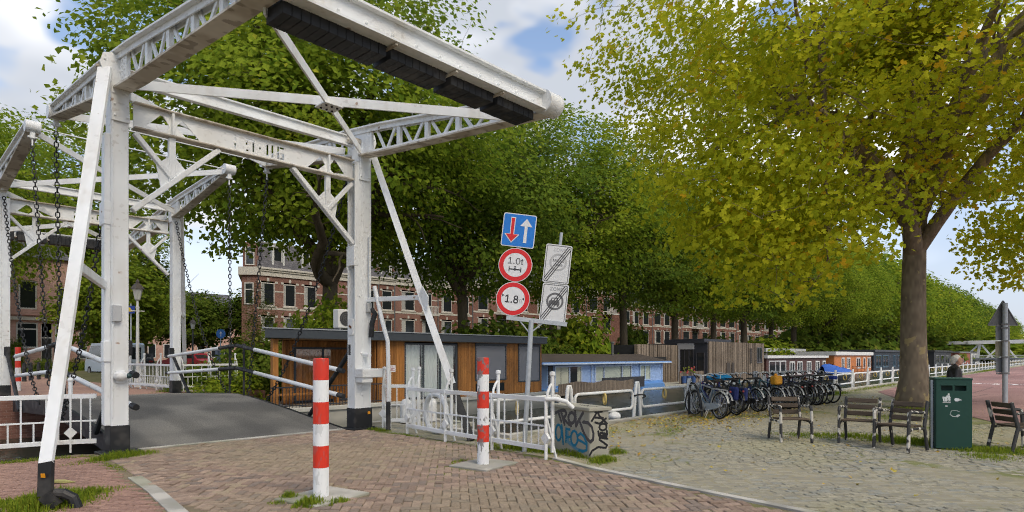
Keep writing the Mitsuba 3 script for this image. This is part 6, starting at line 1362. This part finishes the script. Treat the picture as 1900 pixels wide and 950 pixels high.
def bike_meshes(step):
    hx, bb_x = 1.08, 0.47
    rh, bbp, st_, ht, hbm, fh = [0, 0, WR], [bb_x, 0, 0.28], [0.29, 0, 0.78], [0.86, 0, 0.90], [0.90, 0, 0.66], [hx, 0, WR]
    fr = [rod(bbp, st_, 0.016, 7), rod(ht, hbm, 0.02, 8)]
    if step: fr += [tube([hbm, [0.72, 0, 0.44], [0.58, 0, 0.33], bbp], 0.02, 7), tube([[0.87, 0, 0.80], [0.68, 0, 0.56], [0.50, 0, 0.44], [0.42, 0, 0.42]], 0.015, 7)]
    else: fr += [rod(hbm, bbp, 0.02, 7), rod([0.87, 0, 0.84], [0.31, 0, 0.74], 0.016, 7)]
    for y_ in (-0.045, 0.045): fr += [rod([0, y_, WR], [bb_x, y_ * 0.5, 0.28], 0.010, 5), rod([0, y_, WR], [0.29, y_ * 0.4, 0.74], 0.009, 5), tube([[0.905, y_ * 0.7, 0.62], [0.96, y_, 0.5], [hx, y_, WR]], 0.011, 5)]
    tyre_r, wh_r = wheel_parts(0); tyre_f, wh_f = wheel_parts(hx)
    bar = [tube([[0.83, 0, 0.90], [0.82, 0, 1.05]], 0.013, 6), tube([[0.66, -0.29, 1.02], [0.72, -0.28, 1.06], [0.84, -0.20, 1.10], [0.86, 0, 1.06], [0.84, 0.20, 1.10], [0.72, 0.28, 1.06], [0.66, 0.29, 1.02]], 0.012, 6)]
    grips = [rod([0.62, y_, 1.005], [0.74, y_ * 0.97, 1.07], 0.018, 6) for y_ in (-0.29, 0.29)]
    sad = [trimesh.convex.convex_hull(np.array([[0.12, -0.10, 0.965], [0.12, 0.10, 0.965], [0.10, -0.09, 0.93], [0.10, 0.09, 0.93], [0.24, -0.07, 0.96], [0.24, 0.07, 0.96], [0.40, -0.02, 0.955], [0.40, 0.02, 0.955], [0.40, 0, 0.93], [0.14, 0, 0.985]])), rod([0.27, 0, 0.76], [0.235, 0, 0.94], 0.013, 6)]
    guard = [arc_guard(0, -15, 165, WR + 0.025), arc_guard(hx, 30, 190, WR + 0.025)]
    rack = [rod([-0.22, y_, 0.74], [0.28, y_, 0.76], 0.008, 5) for y_ in (-0.06, 0.06)] + [rod([-0.2, y_, 0.74], [0, y_, WR], 0.007, 5) for y_ in (-0.06, 0.06)] + [rod([x, -0.06, 0.745], [x, 0.06, 0.745], 0.006, 4) for x in (-0.2, -0.05, 0.1, 0.25)]
    case_ = [trimesh.convex.convex_hull(np.array([[x + r_ * math.cos(a), y_, z + r_ * math.sin(a)] for x, z, r_ in ((0, WR, 0.055), (bb_x, 0.28, 0.10)) for a in np.linspace(0, 2 * PI, 9) for y_ in (0.05, 0.075)]))]
    crank = [rod([bb_x, -0.09, 0.28], [bb_x, 0.09, 0.28], 0.015, 6), beam([bb_x, 0.085, 0.28], [bb_x + 0.12, 0.085, 0.18], 0.015, 0.025), beam([bb_x, -0.085, 0.28], [bb_x - 0.12, -0.085, 0.38], 0.015, 0.025), box([bb_x + 0.08, 0.09, 0.165], [bb_x + 0.16, 0.17, 0.19]), box([bb_x - 0.16, -0.17, 0.37], [bb_x - 0.08, -0.09, 0.395])]
    stand = [rod([0.36, 0.05, 0.26], [0.30, 0.20, 0.005], 0.010, 5)]
    lamp = [sphere([0.93, 0, 0.84], 0.04, 1), sphere([-0.27, 0, 0.66], 0.03, 1)]
    return dict(tyre_r=tyre_r, tyre_f=tyre_f, wh_r=wh_r, wh_f=wh_f, frame=cat(fr), bar=cat(bar), grip=cat(grips), saddle=cat(sad), guard=cat(guard), rack=cat(rack), case=cat(case_), crank=cat(crank + stand), lamp=cat(lamp))
BM_ = [bike_meshes(True), bike_meshes(False)]
PAINTS = dict(slate=(0.075, 0.12, 0.17), navy=(0.02, 0.03, 0.14), black=(0.015, 0.015, 0.017), teal=(0.03, 0.12, 0.14), silver=(0.30, 0.31, 0.32), red=(0.16, 0.02, 0.02), blue=(0.02, 0.06, 0.26))
cache = {}
def bent(key, mesh, mat, col, smooth=True):
    q = (key, mat, col)
    if q not in cache: cache[q] = entry(mesh, mat, smooth, np.array(col))
    return cache[q]
def bicycle(label, x, y, ang, lean, style, paint, guard_col, steer=0.0, extra=None, sc=1.0):
    k = top('bicycle', label, 'bicycle', 'bicycles parked along the canal railing')
    b = BM_[style]
    c, s = math.cos(ang), math.sin(ang)
    cl, sl = math.cos(lean), math.sin(lean)
    M = mat4([c, s, 0], [-s, c, 0], [0, 0, 1], [x, y, 0]) @ mat4([1, 0, 0], [0, cl, sl], [0, -sl, cl], [0, 0, 0]) @ np.diag([sc, sc, sc, 1.0])
    def put_(name, e):
        kk = num(k + '__' + name); scene[kk] = {**e, 'to_world': T(M)}; return kk
    for nm, ty, wh in (('rear_wheel', 'tyre_r', 'wh_r'), ('front_wheel', 'tyre_f', 'wh_f')):
        w_ = put_(nm, bent((style, wh), b[wh], 'steel', (0.42, 0.42, 0.43), False))
        put_(nm + '__tyre', bent((style, ty), b[ty], 'matte', (0.022, 0.021, 0.02)))
    put_('frame', bent((style, 'frame'), b['frame'], 'gloss', PAINTS[paint]))
    put_('handlebar', bent((style, 'bar'), b['bar'], 'steel', (0.75, 0.75, 0.76)))
    put_('grip', bent((style, 'grip'), b['grip'], 'matte', (0.03, 0.028, 0.026)))
    put_('saddle', bent((style, 'saddle'), b['saddle'], 'satin', (0.028, 0.024, 0.022)))
    put_('mudguard', bent((style, 'guard'), b['guard'], 'gloss', guard_col, 60))
    put_('luggage_rack', bent((style, 'rack'), b['rack'], 'satin', (0.03, 0.03, 0.03) if paint != 'slate' else (0.4, 0.4, 0.41)))
    put_('chain_case', bent((style, 'case'), b['case'], 'satin', (0.30, 0.33, 0.35) if paint in ('slate', 'silver') else (0.03, 0.03, 0.032), False))
    put_('crank', bent((style, 'crank'), b['crank'], 'steel', (0.3, 0.3, 0.3), False))
    put_('lamp', bent((style, 'lamp'), b['lamp'], 'gloss', (0.35, 0.05, 0.04) if paint == 'navy' else (0.4, 0.4, 0.4)))
    if extra: 
        nm, m, mat, col = extra
        put_(nm, entry(m, mat, False, np.array(col)))
    return k
crate = cat([cbox([-0.14, -0.13, 0.77], [0.10, 0.13, 1.02], 0.03), cbox([-0.02, -0.05, 1.02], [0.02, 0.05, 1.08], 0.01)])
bags = cat([cbox([-0.22, 0.07, 0.40], [0.12, 0.20, 0.76], 0.04), cbox([-0.22, -0.20, 0.40], [0.12, -0.07, 0.76], 0.04)])
cover = cbox([0.35, -0.24, 0.90], [1.0, 0.24, 1.06], 0.07)
frontcar = cat([rod([1.0, y_, 0.82], [1.32, y_, 0.82], 0.008, 5) for y_ in (-0.14, -0.05, 0.05, 0.14)] + [rod([1.0, -0.14, 0.82], [1.0, 0.14, 0.82], 0.008, 5), rod([1.32, -0.14, 0.82], [1.32, 0.14, 0.82], 0.008, 5), rod([1.08, -0.06, 0.34], [1.25, -0.12, 0.82], 0.008, 5), rod([1.08, 0.06, 0.34], [1.25, 0.12, 0.82], 0.008, 5)])
LG, DK, CH = (0.40, 0.41, 0.40), (0.02, 0.02, 0.022), (0.25, 0.26, 0.27)
data = [(12.3, -4.75, 64, 0.08, 1, 'silver', LG, None, 'silver-grey bicycle squeezed between the first and second of the row'),
        (14.5, -4.9, 57, -0.07, 0, 'blue', LG, None, 'blue bicycle left of the teal one in the row'),
        (16.3, -4.95, 66, -0.06, 1, 'silver', CH, None, 'silver bicycle set back in the middle of the row'),
        (17.2, -4.95, 57, 0.08, 0, 'slate', LG, None, 'slate bicycle set back right of the middle of the row'),
        (18.9, -5.1, 65, -0.07, 1, 'navy', CH, None, 'navy bicycle set back near the far end of the row'),
        (11.89, -4.96, 60, 0.05, 0, 'slate', LG, ('front_carrier', frontcar, 'satin', (0.45, 0.46, 0.47)), 'slate blue step-through bicycle, nearest in the row by the railing'),
        (12.75, -4.72, 62, -0.05, 1, 'navy', CH, None, 'navy bicycle with grey mudguard, second in the row'),
        (13.15, -4.85, 57, 0.07, 0, 'navy', DK, ('pannier', bags, 'matte', (0.03, 0.04, 0.14)), 'dark blue bicycle with dark panniers, third in the row'),
        (13.75, -4.60, 63, -0.03, 1, 'black', CH, ('rain_cover', cover, 'satin', (0.02, 0.27, 0.55)), 'black bicycle under a bright sky-blue rain cover'),
        (14.2, -4.55, 60, 0.08, 1, 'black', DK, None, 'black bicycle just right of the blue rain cover'),
        (14.9, -4.85, 66, 0.03, 0, 'teal', CH, None, 'teal bicycle beside the one with the orange bag'),
        (15.35, -5.15, 60, -0.05, 0, 'black', LG, ('rack_bag', crate, 'satin', (0.66, 0.30, 0.02)), 'black bicycle carrying an orange-yellow bag on its rack'),
        (15.75, -5.1, 63, 0.04, 1, 'teal', CH, None, 'grey-green bicycle behind the lone park chair'),
        (16.1, -5.2, 58, -0.04, 0, 'blue', CH, None, 'bright blue bicycle in the middle of the row'),
        (16.5, -5.25, 62, 0.06, 0, 'navy', LG, None, 'navy bicycle with a pale mudguard in the middle of the row'),
        (17.0, -5.2, 60, 0.02, 1, 'black', DK, None, 'black bicycle in the middle of the row, right of the pale mudguard'),
        (17.4, -5.3, 64, -0.05, 1, 'navy', DK, ('pannier', bags, 'matte', (0.02, 0.02, 0.022)), 'navy bicycle with black panniers, sixth from the far end'),
        (17.8, -5.25, 60, 0.05, 0, 'black', CH, None, 'black bicycle, fifth from the far end of the row'),
        (18.2, -5.35, 61, -0.02, 1, 'silver', LG, None, 'silver bicycle with light mudguards, fourth from the far end'),
        (18.6, -5.35, 58, 0.06, 0, 'black', LG, None, 'black bicycle with a white rear mudguard near the far end'),
        (19.1, -5.4, 62, -0.03, 1, 'red', DK, None, 'dark red bicycle, second from the far end of the row'),
        (19.65, -5.45, 60, 0.04, 1, 'black', DK, ('saddle_bag', cbox([-0.1, -0.1, 0.80], [0.15, 0.1, 0.92], 0.03), 'satin', (0.02, 0.05, 0.30)), 'black bicycle with a blue saddle bag at the far end of the row')]
for x, y, a, ln, stl, pt_, gc, ex, lab in data: bicycle(lab, x, y, math.radians(a), ln, stl, pt_, gc, extra=ex)
hoop = tube([[0, 0, 0], [0.05, 0, 0.35], [0.22, 0, 0.72], [0.36, 0, 0.84], [0.50, 0, 0.86], [0.60, 0, 0.76], [0.62, 0, 0.5], [0.62, 0, 0.0]], 0.032, 8)
for i, s in enumerate((12.15, 13.05, 13.7, 14.5, 15.2, 16.2, 17.2, 18.2, 19.2)):
    k = one('bicycle_rack', rotz(hoop, math.radians(58 + 3 * (i % 2)), (s + 0.05, -4.35 - 0.05 * i, 0)), 'black_paint', ['black bent-tube bicycle rack left of the nearest bicycle', 'black bicycle rack hoop behind the slate blue bicycle', 'black bicycle rack hoop left of the blue rain cover', 'black bicycle rack hoop right of the blue rain cover', 'black bicycle rack hoop beside the orange-yellow bag', 'black bicycle rack hoop behind the lone park chair', 'black bicycle rack hoop among the middle bicycles', 'black bicycle rack hoop near the silver bicycle', 'black bicycle rack hoop at the far end of the row'][i], 'bicycle rack', 'bicycle racks along the railing', smooth=50)
# the edge of one more bicycle wheel, cut by the frame
wk = top('bicycle', 'bicycle of which only a front wheel shows at the bottom left corner', 'bicycle')
Mw = mat4([0.55, -0.83, 0], [0.83, 0.55, 0], [0, 0, 1], [-2.62, -4.15, 0]); M2 = mat4([1, 0, 0], [0, 1, 0], [0, 0, 1], [-1.08, 0, 0])
for nm, key_, mat, col in (('front_wheel', 'wh_f', 'steel', (0.42, 0.42, 0.43)), ('tyre', 'tyre_f', 'matte', (0.022, 0.021, 0.02)), ('mudguard', 'guard', 'gloss', (0.02, 0.02, 0.022))):
    m = BM_[0][key_].copy()
    if key_ == 'guard': m = arc_guard(1.08, 30, 190, WR + 0.025)
    m.apply_transform(Mw @ M2)
    part(wk, nm, m, mat, col=np.array(col))

# ------------------------------------------------------------------ the walking man
import manifold3d as mf
def body(bones, edge=0.03, it=6):
    parts = []
    for (a, ra), (b, rb) in bones:
        sa = mf.Manifold.sphere(ra, 14).translate(list(map(float, a))); sb_ = mf.Manifold.sphere(rb, 14).translate(list(map(float, b)))
        parts.append(mf.Manifold.batch_hull([sa, sb_]))
    u = parts[0]
    for q in parts[1:]: u = u + q
    u = u.refine_to_length(edge)
    me = u.to_mesh()
    m = trimesh.Trimesh(me.vert_properties[:, :3], me.tri_verts)
    trimesh.smoothing.filter_taubin(m, iterations=it)
    return m
man = top('person', 'grey-haired man in a black jacket walking along the canal behind the green bin', 'person')
MM = mat4([0.48, -0.877, 0], [0.877, 0.48, 0], [0, 0, 1], [15.69, -9.33, 0]) @ np.diag([0.93, 0.93, 0.93, 1.0])
def mp(name, m, col, mat='matte', smooth=True):
    m = m.copy(); m.apply_transform(MM); part(man, name, m, mat, smooth=smooth, col=np.array(col))
SKIN = (0.42, 0.24, 0.17)
mp('body', body([(((0.02, 0, 1.36), 0.06), ((0.07, 0, 1.50), 0.058)), (((0.07, 0, 1.60), 0.092), ((0.10, 0, 1.53), 0.07)), (((0.05, 0, 1.61), 0.095), ((0.08, 0, 1.63), 0.095)), (((0.165, 0, 1.585), 0.016), ((0.185, 0, 1.555), 0.02)), (((0.11, 0, 1.53), 0.06), ((0.145, 0, 1.50), 0.032)), (((0.06, 0.098, 1.58), 0.02), ((0.06, 0.1, 1.61), 0.022)), (((0.06, -0.098, 1.58), 0.02), ((0.06, -0.1, 1.61), 0.022)),
     (((0.24, 0.20, 0.90), 0.035), ((0.31, 0.19, 0.80), 0.03)), (((0.31, 0.18, 0.80), 0.012), ((0.33, 0.17, 0.72), 0.009)), (((0.31, 0.195, 0.80), 0.012), ((0.335, 0.195, 0.715), 0.009)), (((0.31, 0.21, 0.80), 0.012), ((0.33, 0.215, 0.72), 0.009)), (((0.27, 0.18, 0.85), 0.012), ((0.31, 0.155, 0.79), 0.01)),
     (((-0.05, -0.23, 0.88), 0.035), ((-0.03, -0.235, 0.78), 0.03)), (((-0.03, -0.22, 0.78), 0.012), ((0.0, -0.215, 0.70), 0.009)), (((-0.03, -0.235, 0.78), 0.012), ((0.0, -0.235, 0.695), 0.009)), (((-0.03, -0.25, 0.78), 0.012), ((0.0, -0.255, 0.70), 0.009)), (((-0.03, -0.21, 0.84), 0.012), ((0.03, -0.19, 0.78), 0.01))], 0.012, 3), SKIN)
mp('eye', cat([sphere([0.158, y_, 1.605], 0.012, 1) for y_ in (-0.035, 0.035)]), (0.03, 0.02, 0.02))
mp('hair', body([(((0.02, 0, 1.64), 0.10), ((0.06, 0, 1.665), 0.088)), (((-0.01, 0.0, 1.60), 0.085), ((-0.02, 0, 1.55), 0.065)), (((0.03, 0.06, 1.60), 0.045), ((0.03, 0.06, 1.65), 0.05)), (((0.03, -0.06, 1.60), 0.045), ((0.03, -0.06, 1.65), 0.05))], 0.02, 4), (0.50, 0.48, 0.44))
mp('jacket', body([(((0.01, 0, 1.26), 0.175), ((0.0, 0, 0.92), 0.19)), (((0.0, 0.12, 1.30), 0.11), ((0.0, -0.12, 1.30), 0.11)), (((0.0, 0.09, 1.0), 0.125), ((0.0, -0.09, 1.0), 0.125)), (((0.0, 0.08, 0.86), 0.125), ((0.0, -0.08, 0.86), 0.125)), (((0.0, 0.20, 1.34), 0.075), ((0.06, 0.25, 1.08), 0.058)), (((0.06, 0.25, 1.08), 0.056), ((0.24, 0.20, 0.92), 0.045)), (((0.0, -0.20, 1.34), 0.075), ((-0.06, -0.25, 1.10), 0.058)), (((-0.06, -0.25, 1.10), 0.056), ((-0.05, -0.23, 0.90), 0.045)), (((0.0, 0.0, 1.40), 0.085), ((0.0, 0.17, 1.345), 0.088)), (((0.0, 0.0, 1.40), 0.085), ((0.0, -0.17, 1.345), 0.088)), (((0.01, 0, 1.38), 0.10), ((0.03, 0, 1.44), 0.075))], 0.035), (0.018, 0.017, 0.018), 'satin')
mp('shirt', body([(((0.10, 0, 1.36), 0.055), ((0.135, 0, 1.05), 0.05))], 0.03), (0.11, 0.10, 0.10))
mp('trousers', body([(((0.0, 0.09, 0.86), 0.105), ((0.12, 0.09, 0.48), 0.075)), (((0.12, 0.09, 0.48), 0.072), ((0.05, 0.09, 0.10), 0.058)), (((0.0, -0.09, 0.86), 0.105), ((0.02, -0.09, 0.48), 0.075)), (((0.02, -0.09, 0.48), 0.072), ((-0.22, -0.09, 0.16), 0.056))], 0.035), (0.035, 0.037, 0.045))
mp('shoe', body([(((0.04, 0.09, 0.06), 0.055), ((0.21, 0.09, 0.04), 0.04))], 0.02, 3), (0.02, 0.018, 0.016)); mp('shoe', body([(((-0.24, -0.09, 0.12), 0.055), ((-0.12, -0.09, 0.045), 0.04))], 0.02, 3), (0.02, 0.018, 0.016))

# ------------------------------------------------------------------ the street beyond the bridge
ph = top('pink_house', 'pale pink brick house with white-framed windows at the end of the bridge street', 'house')
PX0, PX1, PY = 2.2, 9.9, 50.0
PINK = (0.50, 0.27, 0.21)
def f_pink(p, n, uv):
    q = p.z * 12; r = (p.x + p.y) * 4.2 + 0.5 * (dr.floor(q) - 2 * dr.floor(q / 2))
    return mix((0.50, 0.30, 0.24), (0.60, 0.39, 0.32), cell_rand(r, q, 7)) * (0.9 + 0.2 * fbm(p.x, p.y, p.z, 3))
scene['pink_brick'] = two(pr(proc(f_pink), 0.9))
pw = [(6.55, 7.75, 5.3, 7.6), (9.1, 9.65, 5.2, 7.2), (4.2, 5.4, 5.3, 7.6), (6.4, 7.8, 2.2, 4.25), (8.9, 9.75, 1.2, 4.2), (4.2, 5.6, 2.2, 4.25)]
wallp = sg.box(PX0, 0.0, PX1, 9.4).difference(union_all([sg.box(a, z0, b, z1) for a, b, z0, z1 in pw] + [sg.box(8.0, 0.4, 8.75, 4.2)]))
part(ph, 'wall', prism(wallp, 0.3, mat4([1, 0, 0], [0, 0, 1], [0, -1, 0], [0, PY + 0.3, 0])), 'pink_brick')
part(ph, 'side_wall', cat([box([PX0, PY + 0.302, 0], [PX0 + 0.3, PY + 9, 9.4]), box([PX1 - 0.3, PY + 0.302, 0], [PX1, PY + 9, 9.4])]), 'pink_brick')
part(ph, 'room', box([PX0 + 0.3, PY + 1.5, 0], [PX1 - 0.3, PY + 1.6, 9]), 'matte', col=(0.04, 0.035, 0.03))
part(ph, 'roof', trimesh.convex.convex_hull(np.array([[PX0 - 0.3, PY - 0.3, 9.4], [PX1 + 0.3, PY - 0.3, 9.4], [PX0 - 0.3, PY + 9.3, 9.4], [PX1 + 0.3, PY + 9.3, 9.4], [PX0 + 1, PY + 4.5, 12], [PX1 - 1, PY + 4.5, 12]])), 'roof_tile')
part(ph, 'cornice_band', cat([box([PX0 - 0.1, PY - 0.25, 4.42], [PX1 + 0.12, PY - 0.003, 4.72])]), 'matte', col=(0.60, 0.57, 0.50))
part(ph, 'band_ledge', cat([box([PX0 - 0.1, PY - 0.32, 4.722], [PX1 + 0.14, PY - 0.003, 4.82])]), 'matte', col=(0.26, 0.12, 0.09))
for a, b, z0, z1 in pw: window(ph, (a, z0, PY + 0.10), (b, z1, PY + 0.10), 0, -1, 0.12, (0.62, 0.61, 0.58), trans=z0 + (z1 - z0) * 0.74 if z1 < 5 else None, sill=None, depth=0.03)
dp = part(ph, 'door', box([8.06, PY + 0.12, 0.45], [8.70, PY + 0.17, 3.0]), 'satin', col=(0.03, 0.03, 0.03)); part(dp, 'door_frame', cat([box([8.0, PY + 0.05, 0.4], [8.058, PY + 0.2, 4.2]), box([8.702, PY + 0.05, 0.4], [8.75, PY + 0.2, 4.2]), box([8.06, PY + 0.06, 3.0], [8.70, PY + 0.2, 3.1])]), 'satin', col=(0.6, 0.59, 0.56))
part(ph, 'extension', box([PX1 + 0.02, PY + 0.4, 0.0], [14.0, PY + 7, 3.9]), 'pink_brick'); part(ph, 'extension_roof', box([PX1 + 0.02, PY + 0.1, 3.902], [14.4, PY + 7.3, 4.25]), 'matte', col=(0.56, 0.53, 0.46))
for a in (10.6, 12.2, 13.0): window(ph, (a, 1.3, PY + 0.4), (a + 0.6, 3.6, PY + 0.4), 0, -1, 0.10, (0.55, 0.54, 0.5), depth=0.03)
for i, (x0, x1, y0, h_, c_) in enumerate(((18.0, 24.0, 80.0, 8.0, 0), (24.1, 31.0, 80.0, 7.2, 0), (31.1, 38.0, 82.0, 8.4, 1), (38.1, 46.0, 84.0, 7.6, 1))):
    k = top('terrace_house', ['pinkish terrace house far down the street, leftmost of four', 'pinkish terrace house far down the street, second of four', 'brick terrace house far down the street behind the round trees', 'brick terrace house far down the street, nearest the ivy column'][i], 'house', 'terrace houses at the end of the street')
    part(k, 'wall', box([x0, y0, 0], [x1, y0 + 8, h_]), 'pink_brick'); part(k, 'roof', trimesh.convex.convex_hull(np.array([[x0, y0 - 0.3, h_], [x1, y0 - 0.3, h_], [x0, y0 + 8, h_], [x1, y0 + 8, h_], [x0, y0 + 4, h_ + 2.6], [x1, y0 + 4, h_ + 2.6]])), 'roof_tile')
    for a in np.arange(x0 + 0.8, x1 - 1.2, 1.9):
        for z in (1.3, 4.4): window(k, (a, z, y0), (a + 1.0, z + 1.9, y0), 0, -1, 0.12, (0.6, 0.59, 0.56), depth=0.03)
def lamp_post(label, x, y, h, col, sc=1.0, z0=0.34):
    k = top('street_lamp', label, 'street lamp', 'old-style street lamps beyond the bridge')
    part(k, 'post', cat([lathe([(0.13, 0), (0.13, 0.5), (0.10, 0.6), (0.065, 0.75), (0.055, h - 0.9), (0.075, h - 0.86), (0.05, h - 0.8), (0.04, h - 0.6), (0.09, h - 0.57), (0, h - 0.56)], (x, y, z0), 12), rod([x - 0.25, y, z0 + h - 1.0], [x + 0.25, y, z0 + h - 1.0], 0.02, 6)]), 'satin', smooth=40, col=col)
    part(k, 'lantern_glass', lathe([(0.10, h - 0.55), (0.19, h - 0.12)], (x, y, z0), 6), 'gloss', col=(0.52, 0.52, 0.48))
    part(k, 'lantern_roof', lathe([(0.26, h - 0.12), (0.14, h + 0.06), (0.06, h + 0.12), (0.07, h + 0.18), (0.02, h + 0.28), (0, h + 0.30)], (x, y, z0), 6), 'satin', col=(0.10, 0.085, 0.075))
    return k
lamp_post('white street lamp with a dark lantern just beyond the far portal', 5.02, 16.2, 4.05, (0.66, 0.65, 0.62))
lamp_post('dark street lamp with a pale lantern right of the far portal stay', 14.4, 36.0, 3.75, (0.06, 0.06, 0.06))
lamp_post('dark hanging-lantern street lamp in front of the brick houses, behind the stay', 39.0, 33.0, 3.9, (0.03, 0.03, 0.03), z0=0.9)
k = top('street_sign', 'blue direction sign with a yellow mark beside the white street lamp', 'street sign')
part(k, 'pole', rod([4.9, 16.6, 0.34], [4.9, 16.6, 3.7], 0.03, 7), 'galvanised'); part(k, 'plate', prism(rbox(0.62, 0.30, 0.02), 0.01, mat4(RS, [0, 0, 1], NS, [4.75, 16.55, 3.45])), 'satin', col=(0.02, 0.05, 0.28))
part(k, 'symbol', prism(sg.Polygon([(-0.14, -0.08), (0.24, -0.08), (0.16, 0.02), (0.12, 0.09), (0.0, 0.09), (-0.06, 0.0)]), 0.004, mat4(RS, [0, 0, 1], NS, np.array([4.75, 16.55, 3.45]) + NS * 0.012)), 'satin', col=(0.60, 0.42, 0.02))
k = top('street_sign', 'round blue traffic sign on a post before the distant red car', 'street sign')
part(k, 'pole', rod([14.7, 31.9, 0.34], [14.7, 31.9, 3.1], 0.035, 7), 'galvanised'); part(k, 'plate', prism(sg.Point(0, 0).buffer(0.32, 20), 0.01, mat4(RS, [0, 0, 1], NS, [14.7, 31.85, 3.1])), 'satin', col=(0.02, 0.14, 0.42))
part(k, 'symbol', prism(arrow(0.34, 0.2, 0.14, 0.06), 0.004, mat4(RS, [0, 0, 1], NS, np.array([14.7, 31.85, 3.1]) + NS * 0.012)), 'satin', col=(0.6, 0.6, 0.6))
one('parking_meter', cbox([13.0, 28.3, 0.36], [13.5, 28.6, 1.95], 0.04), 'satin', 'blue-grey ticket machine on the pavement before the distant red car', 'ticket machine', col=(0.20, 0.23, 0.30))
def car(label, x, y, ang, col, L_=4.2, H=1.45, van=False, z0=0.345):
    k = top('parked_car', label, 'van' if van else 'car', 'vehicles parked in the street')
    W2 = 0.86
    if van: prof = [(0, 0.35), (0, 1.0), (0.05, 1.9), (0.25, H), (3.4, H), (4.1, 1.25), (L_ - 0.1, 1.0), (L_, 0.8), (L_, 0.3)]
    else: prof = [(0, 0.35), (0.02, 0.85), (0.35, 0.95), (0.8, H), (2.4, H), (3.15, 0.95), (L_ - 0.2, 0.8), (L_, 0.6), (L_, 0.3)]
    M_ = rotz(box([0, 0, 0], [1, 1, 1]), 0)
    base = mat4([math.cos(ang), math.sin(ang), 0], [-math.sin(ang), math.cos(ang), 0], [0, 0, 1], [x, y, z0])
    sh = sg.Polygon(prof).buffer(-0.06).buffer(0.06)
    def cp(m): m = m.copy(); m.apply_transform(base); return m
    part(k, 'body', cp(prism(sh, 2 * W2, mat4([1, 0, 0], [0, 0, 1], [0, -1, 0], [0, W2, 0]))), 'gloss', col=col)
    g = sg.Polygon([(p[0], p[1]) for p in prof]).intersection(sg.box(0.3, 0.98, L_, H - 0.08)).buffer(-0.07)
    for y_ in (-W2 - 0.004, W2 + 0.002): part(k, 'side_window', cp(prism(g, 0.004, mat4([1, 0, 0], [0, 0, 1], [0, -1, 0], [0, y_ + 0.003, 0]))), 'glass_dark')
    part(k, 'rear_window', cp(box([-0.012, -0.65, 1.05], [0.1, 0.65, H - 0.25])) if van else cp(beam([0.42, 0, 1.02], [0.76, 0, 1.38], 1.3, 0.03, up=(-1, 0, 0.8))), 'glass_dark')
    for cx in (0.8, L_ - 0.85):
        for y_ in (-1, 1):
            w_ = part(k, 'wheel', cp(rod([cx, y_ * (W2 - 0.16), 0.31], [cx, y_ * (W2 + 0.02), 0.31], 0.31, 18)), 'matte', col=(0.025, 0.025, 0.025)); part(w_, 'rim', cp(rod([cx, y_ * (W2 + 0.02), 0.31], [cx, y_ * (W2 + 0.03), 0.31], 0.19, 14)), 'steel', col=(0.4, 0.4, 0.4))
    for y_ in (-0.6, 0.6):
        part(k, 'tail_light', cp(box([-0.02, y_ - 0.14, 0.72], [0.03, y_ + 0.14, 0.86])), 'gloss', col=(0.35, 0.02, 0.02)); part(k, 'headlight', cp(box([L_ - 0.12, y_ - 0.16, 0.58], [L_ + 0.005, y_ + 0.16, 0.72])), 'gloss', col=(0.6, 0.6, 0.6))
    return k
car('pale grey-blue van parked beyond the far fence', 8.3, 29.0, math.radians(93), (0.46, 0.52, 0.56), 4.6, 2.0, True)
car('small red car far down the street right of the far portal', 17.2, 40.5, math.radians(120), (0.38, 0.02, 0.03))
car('dark car farther down the street beside the far portal post', 13.5, 44, math.radians(80), (0.03, 0.03, 0.035))
for i, (x, y) in enumerate([(3.0, 26.0), (3.5, 27.5), (4.1, 29.0), (4.7, 30.4), (5.3, 31.8), (7.6, 29.8), (8.4, 28.9), (7.0, 24.5)]):
    one('kerb_post', lathe([(0.09, 0.33), (0.085, 0.95), (0.10, 1.0), (0.07, 1.15), (0.075, 1.22), (0, 1.28)], (x, y, 0), 10), 'black_paint', 'dark kerb post beyond the bridge, ' + ['first of the row seen from the bridge', 'second of the row seen from the bridge', 'third of the row', 'fourth of the row', 'last of the row towards the pink house', 'near the yellow-green hedge', 'beside the white van', 'before the far fence'][i], 'bollard', 'dark kerb posts in the street', smooth=40)

# ------------------------------------------------------------------ the distant white drawbridge
fb = top('distant_drawbridge', 'small white drawbridge far along the canal at the right edge', 'drawbridge')
bx0 = 211.0
def fbm_(p0, p1, w): return beam(np.array(p0, float), np.array(p1, float), w, w)
for y_ in (-0.5, 4.5):
    part(fb, 'balance_beam', beam([bx0 - 1.0, y_ + 13.0, 5.2], [bx0 + 2.5, y_ - 15, 5.6], 0.6, 0.9), 'matte', col=(0.70, 0.70, 0.68))
    part(fb, 'post', cat([fbm_([bx0, y_ + 6, 0], [bx0, y_ + 5.4, 5.0], 0.55), fbm_([bx0 - 0.3, y_ + 9.5, 0.2], [bx0, y_ + 5.6, 4.8], 0.4), fbm_([bx0, y_ + 2, 0.2], [bx0, y_ + 5, 4.6], 0.4)]), 'matte', col=(0.70, 0.70, 0.68))
part(fb, 'deck', box([bx0 - 2.5, -18, 0.6], [bx0 + 4, 14, 1.0]), 'matte', col=(0.35, 0.36, 0.36))
part(fb, 'rail', cat([box([bx0 - 2.7, -18, 1.6], [bx0 - 2.5, 14, 1.8]), box([bx0 - 2.7, -18, 1.2], [bx0 - 2.55, 14, 1.3])]), 'matte', col=(0.66, 0.66, 0.64))
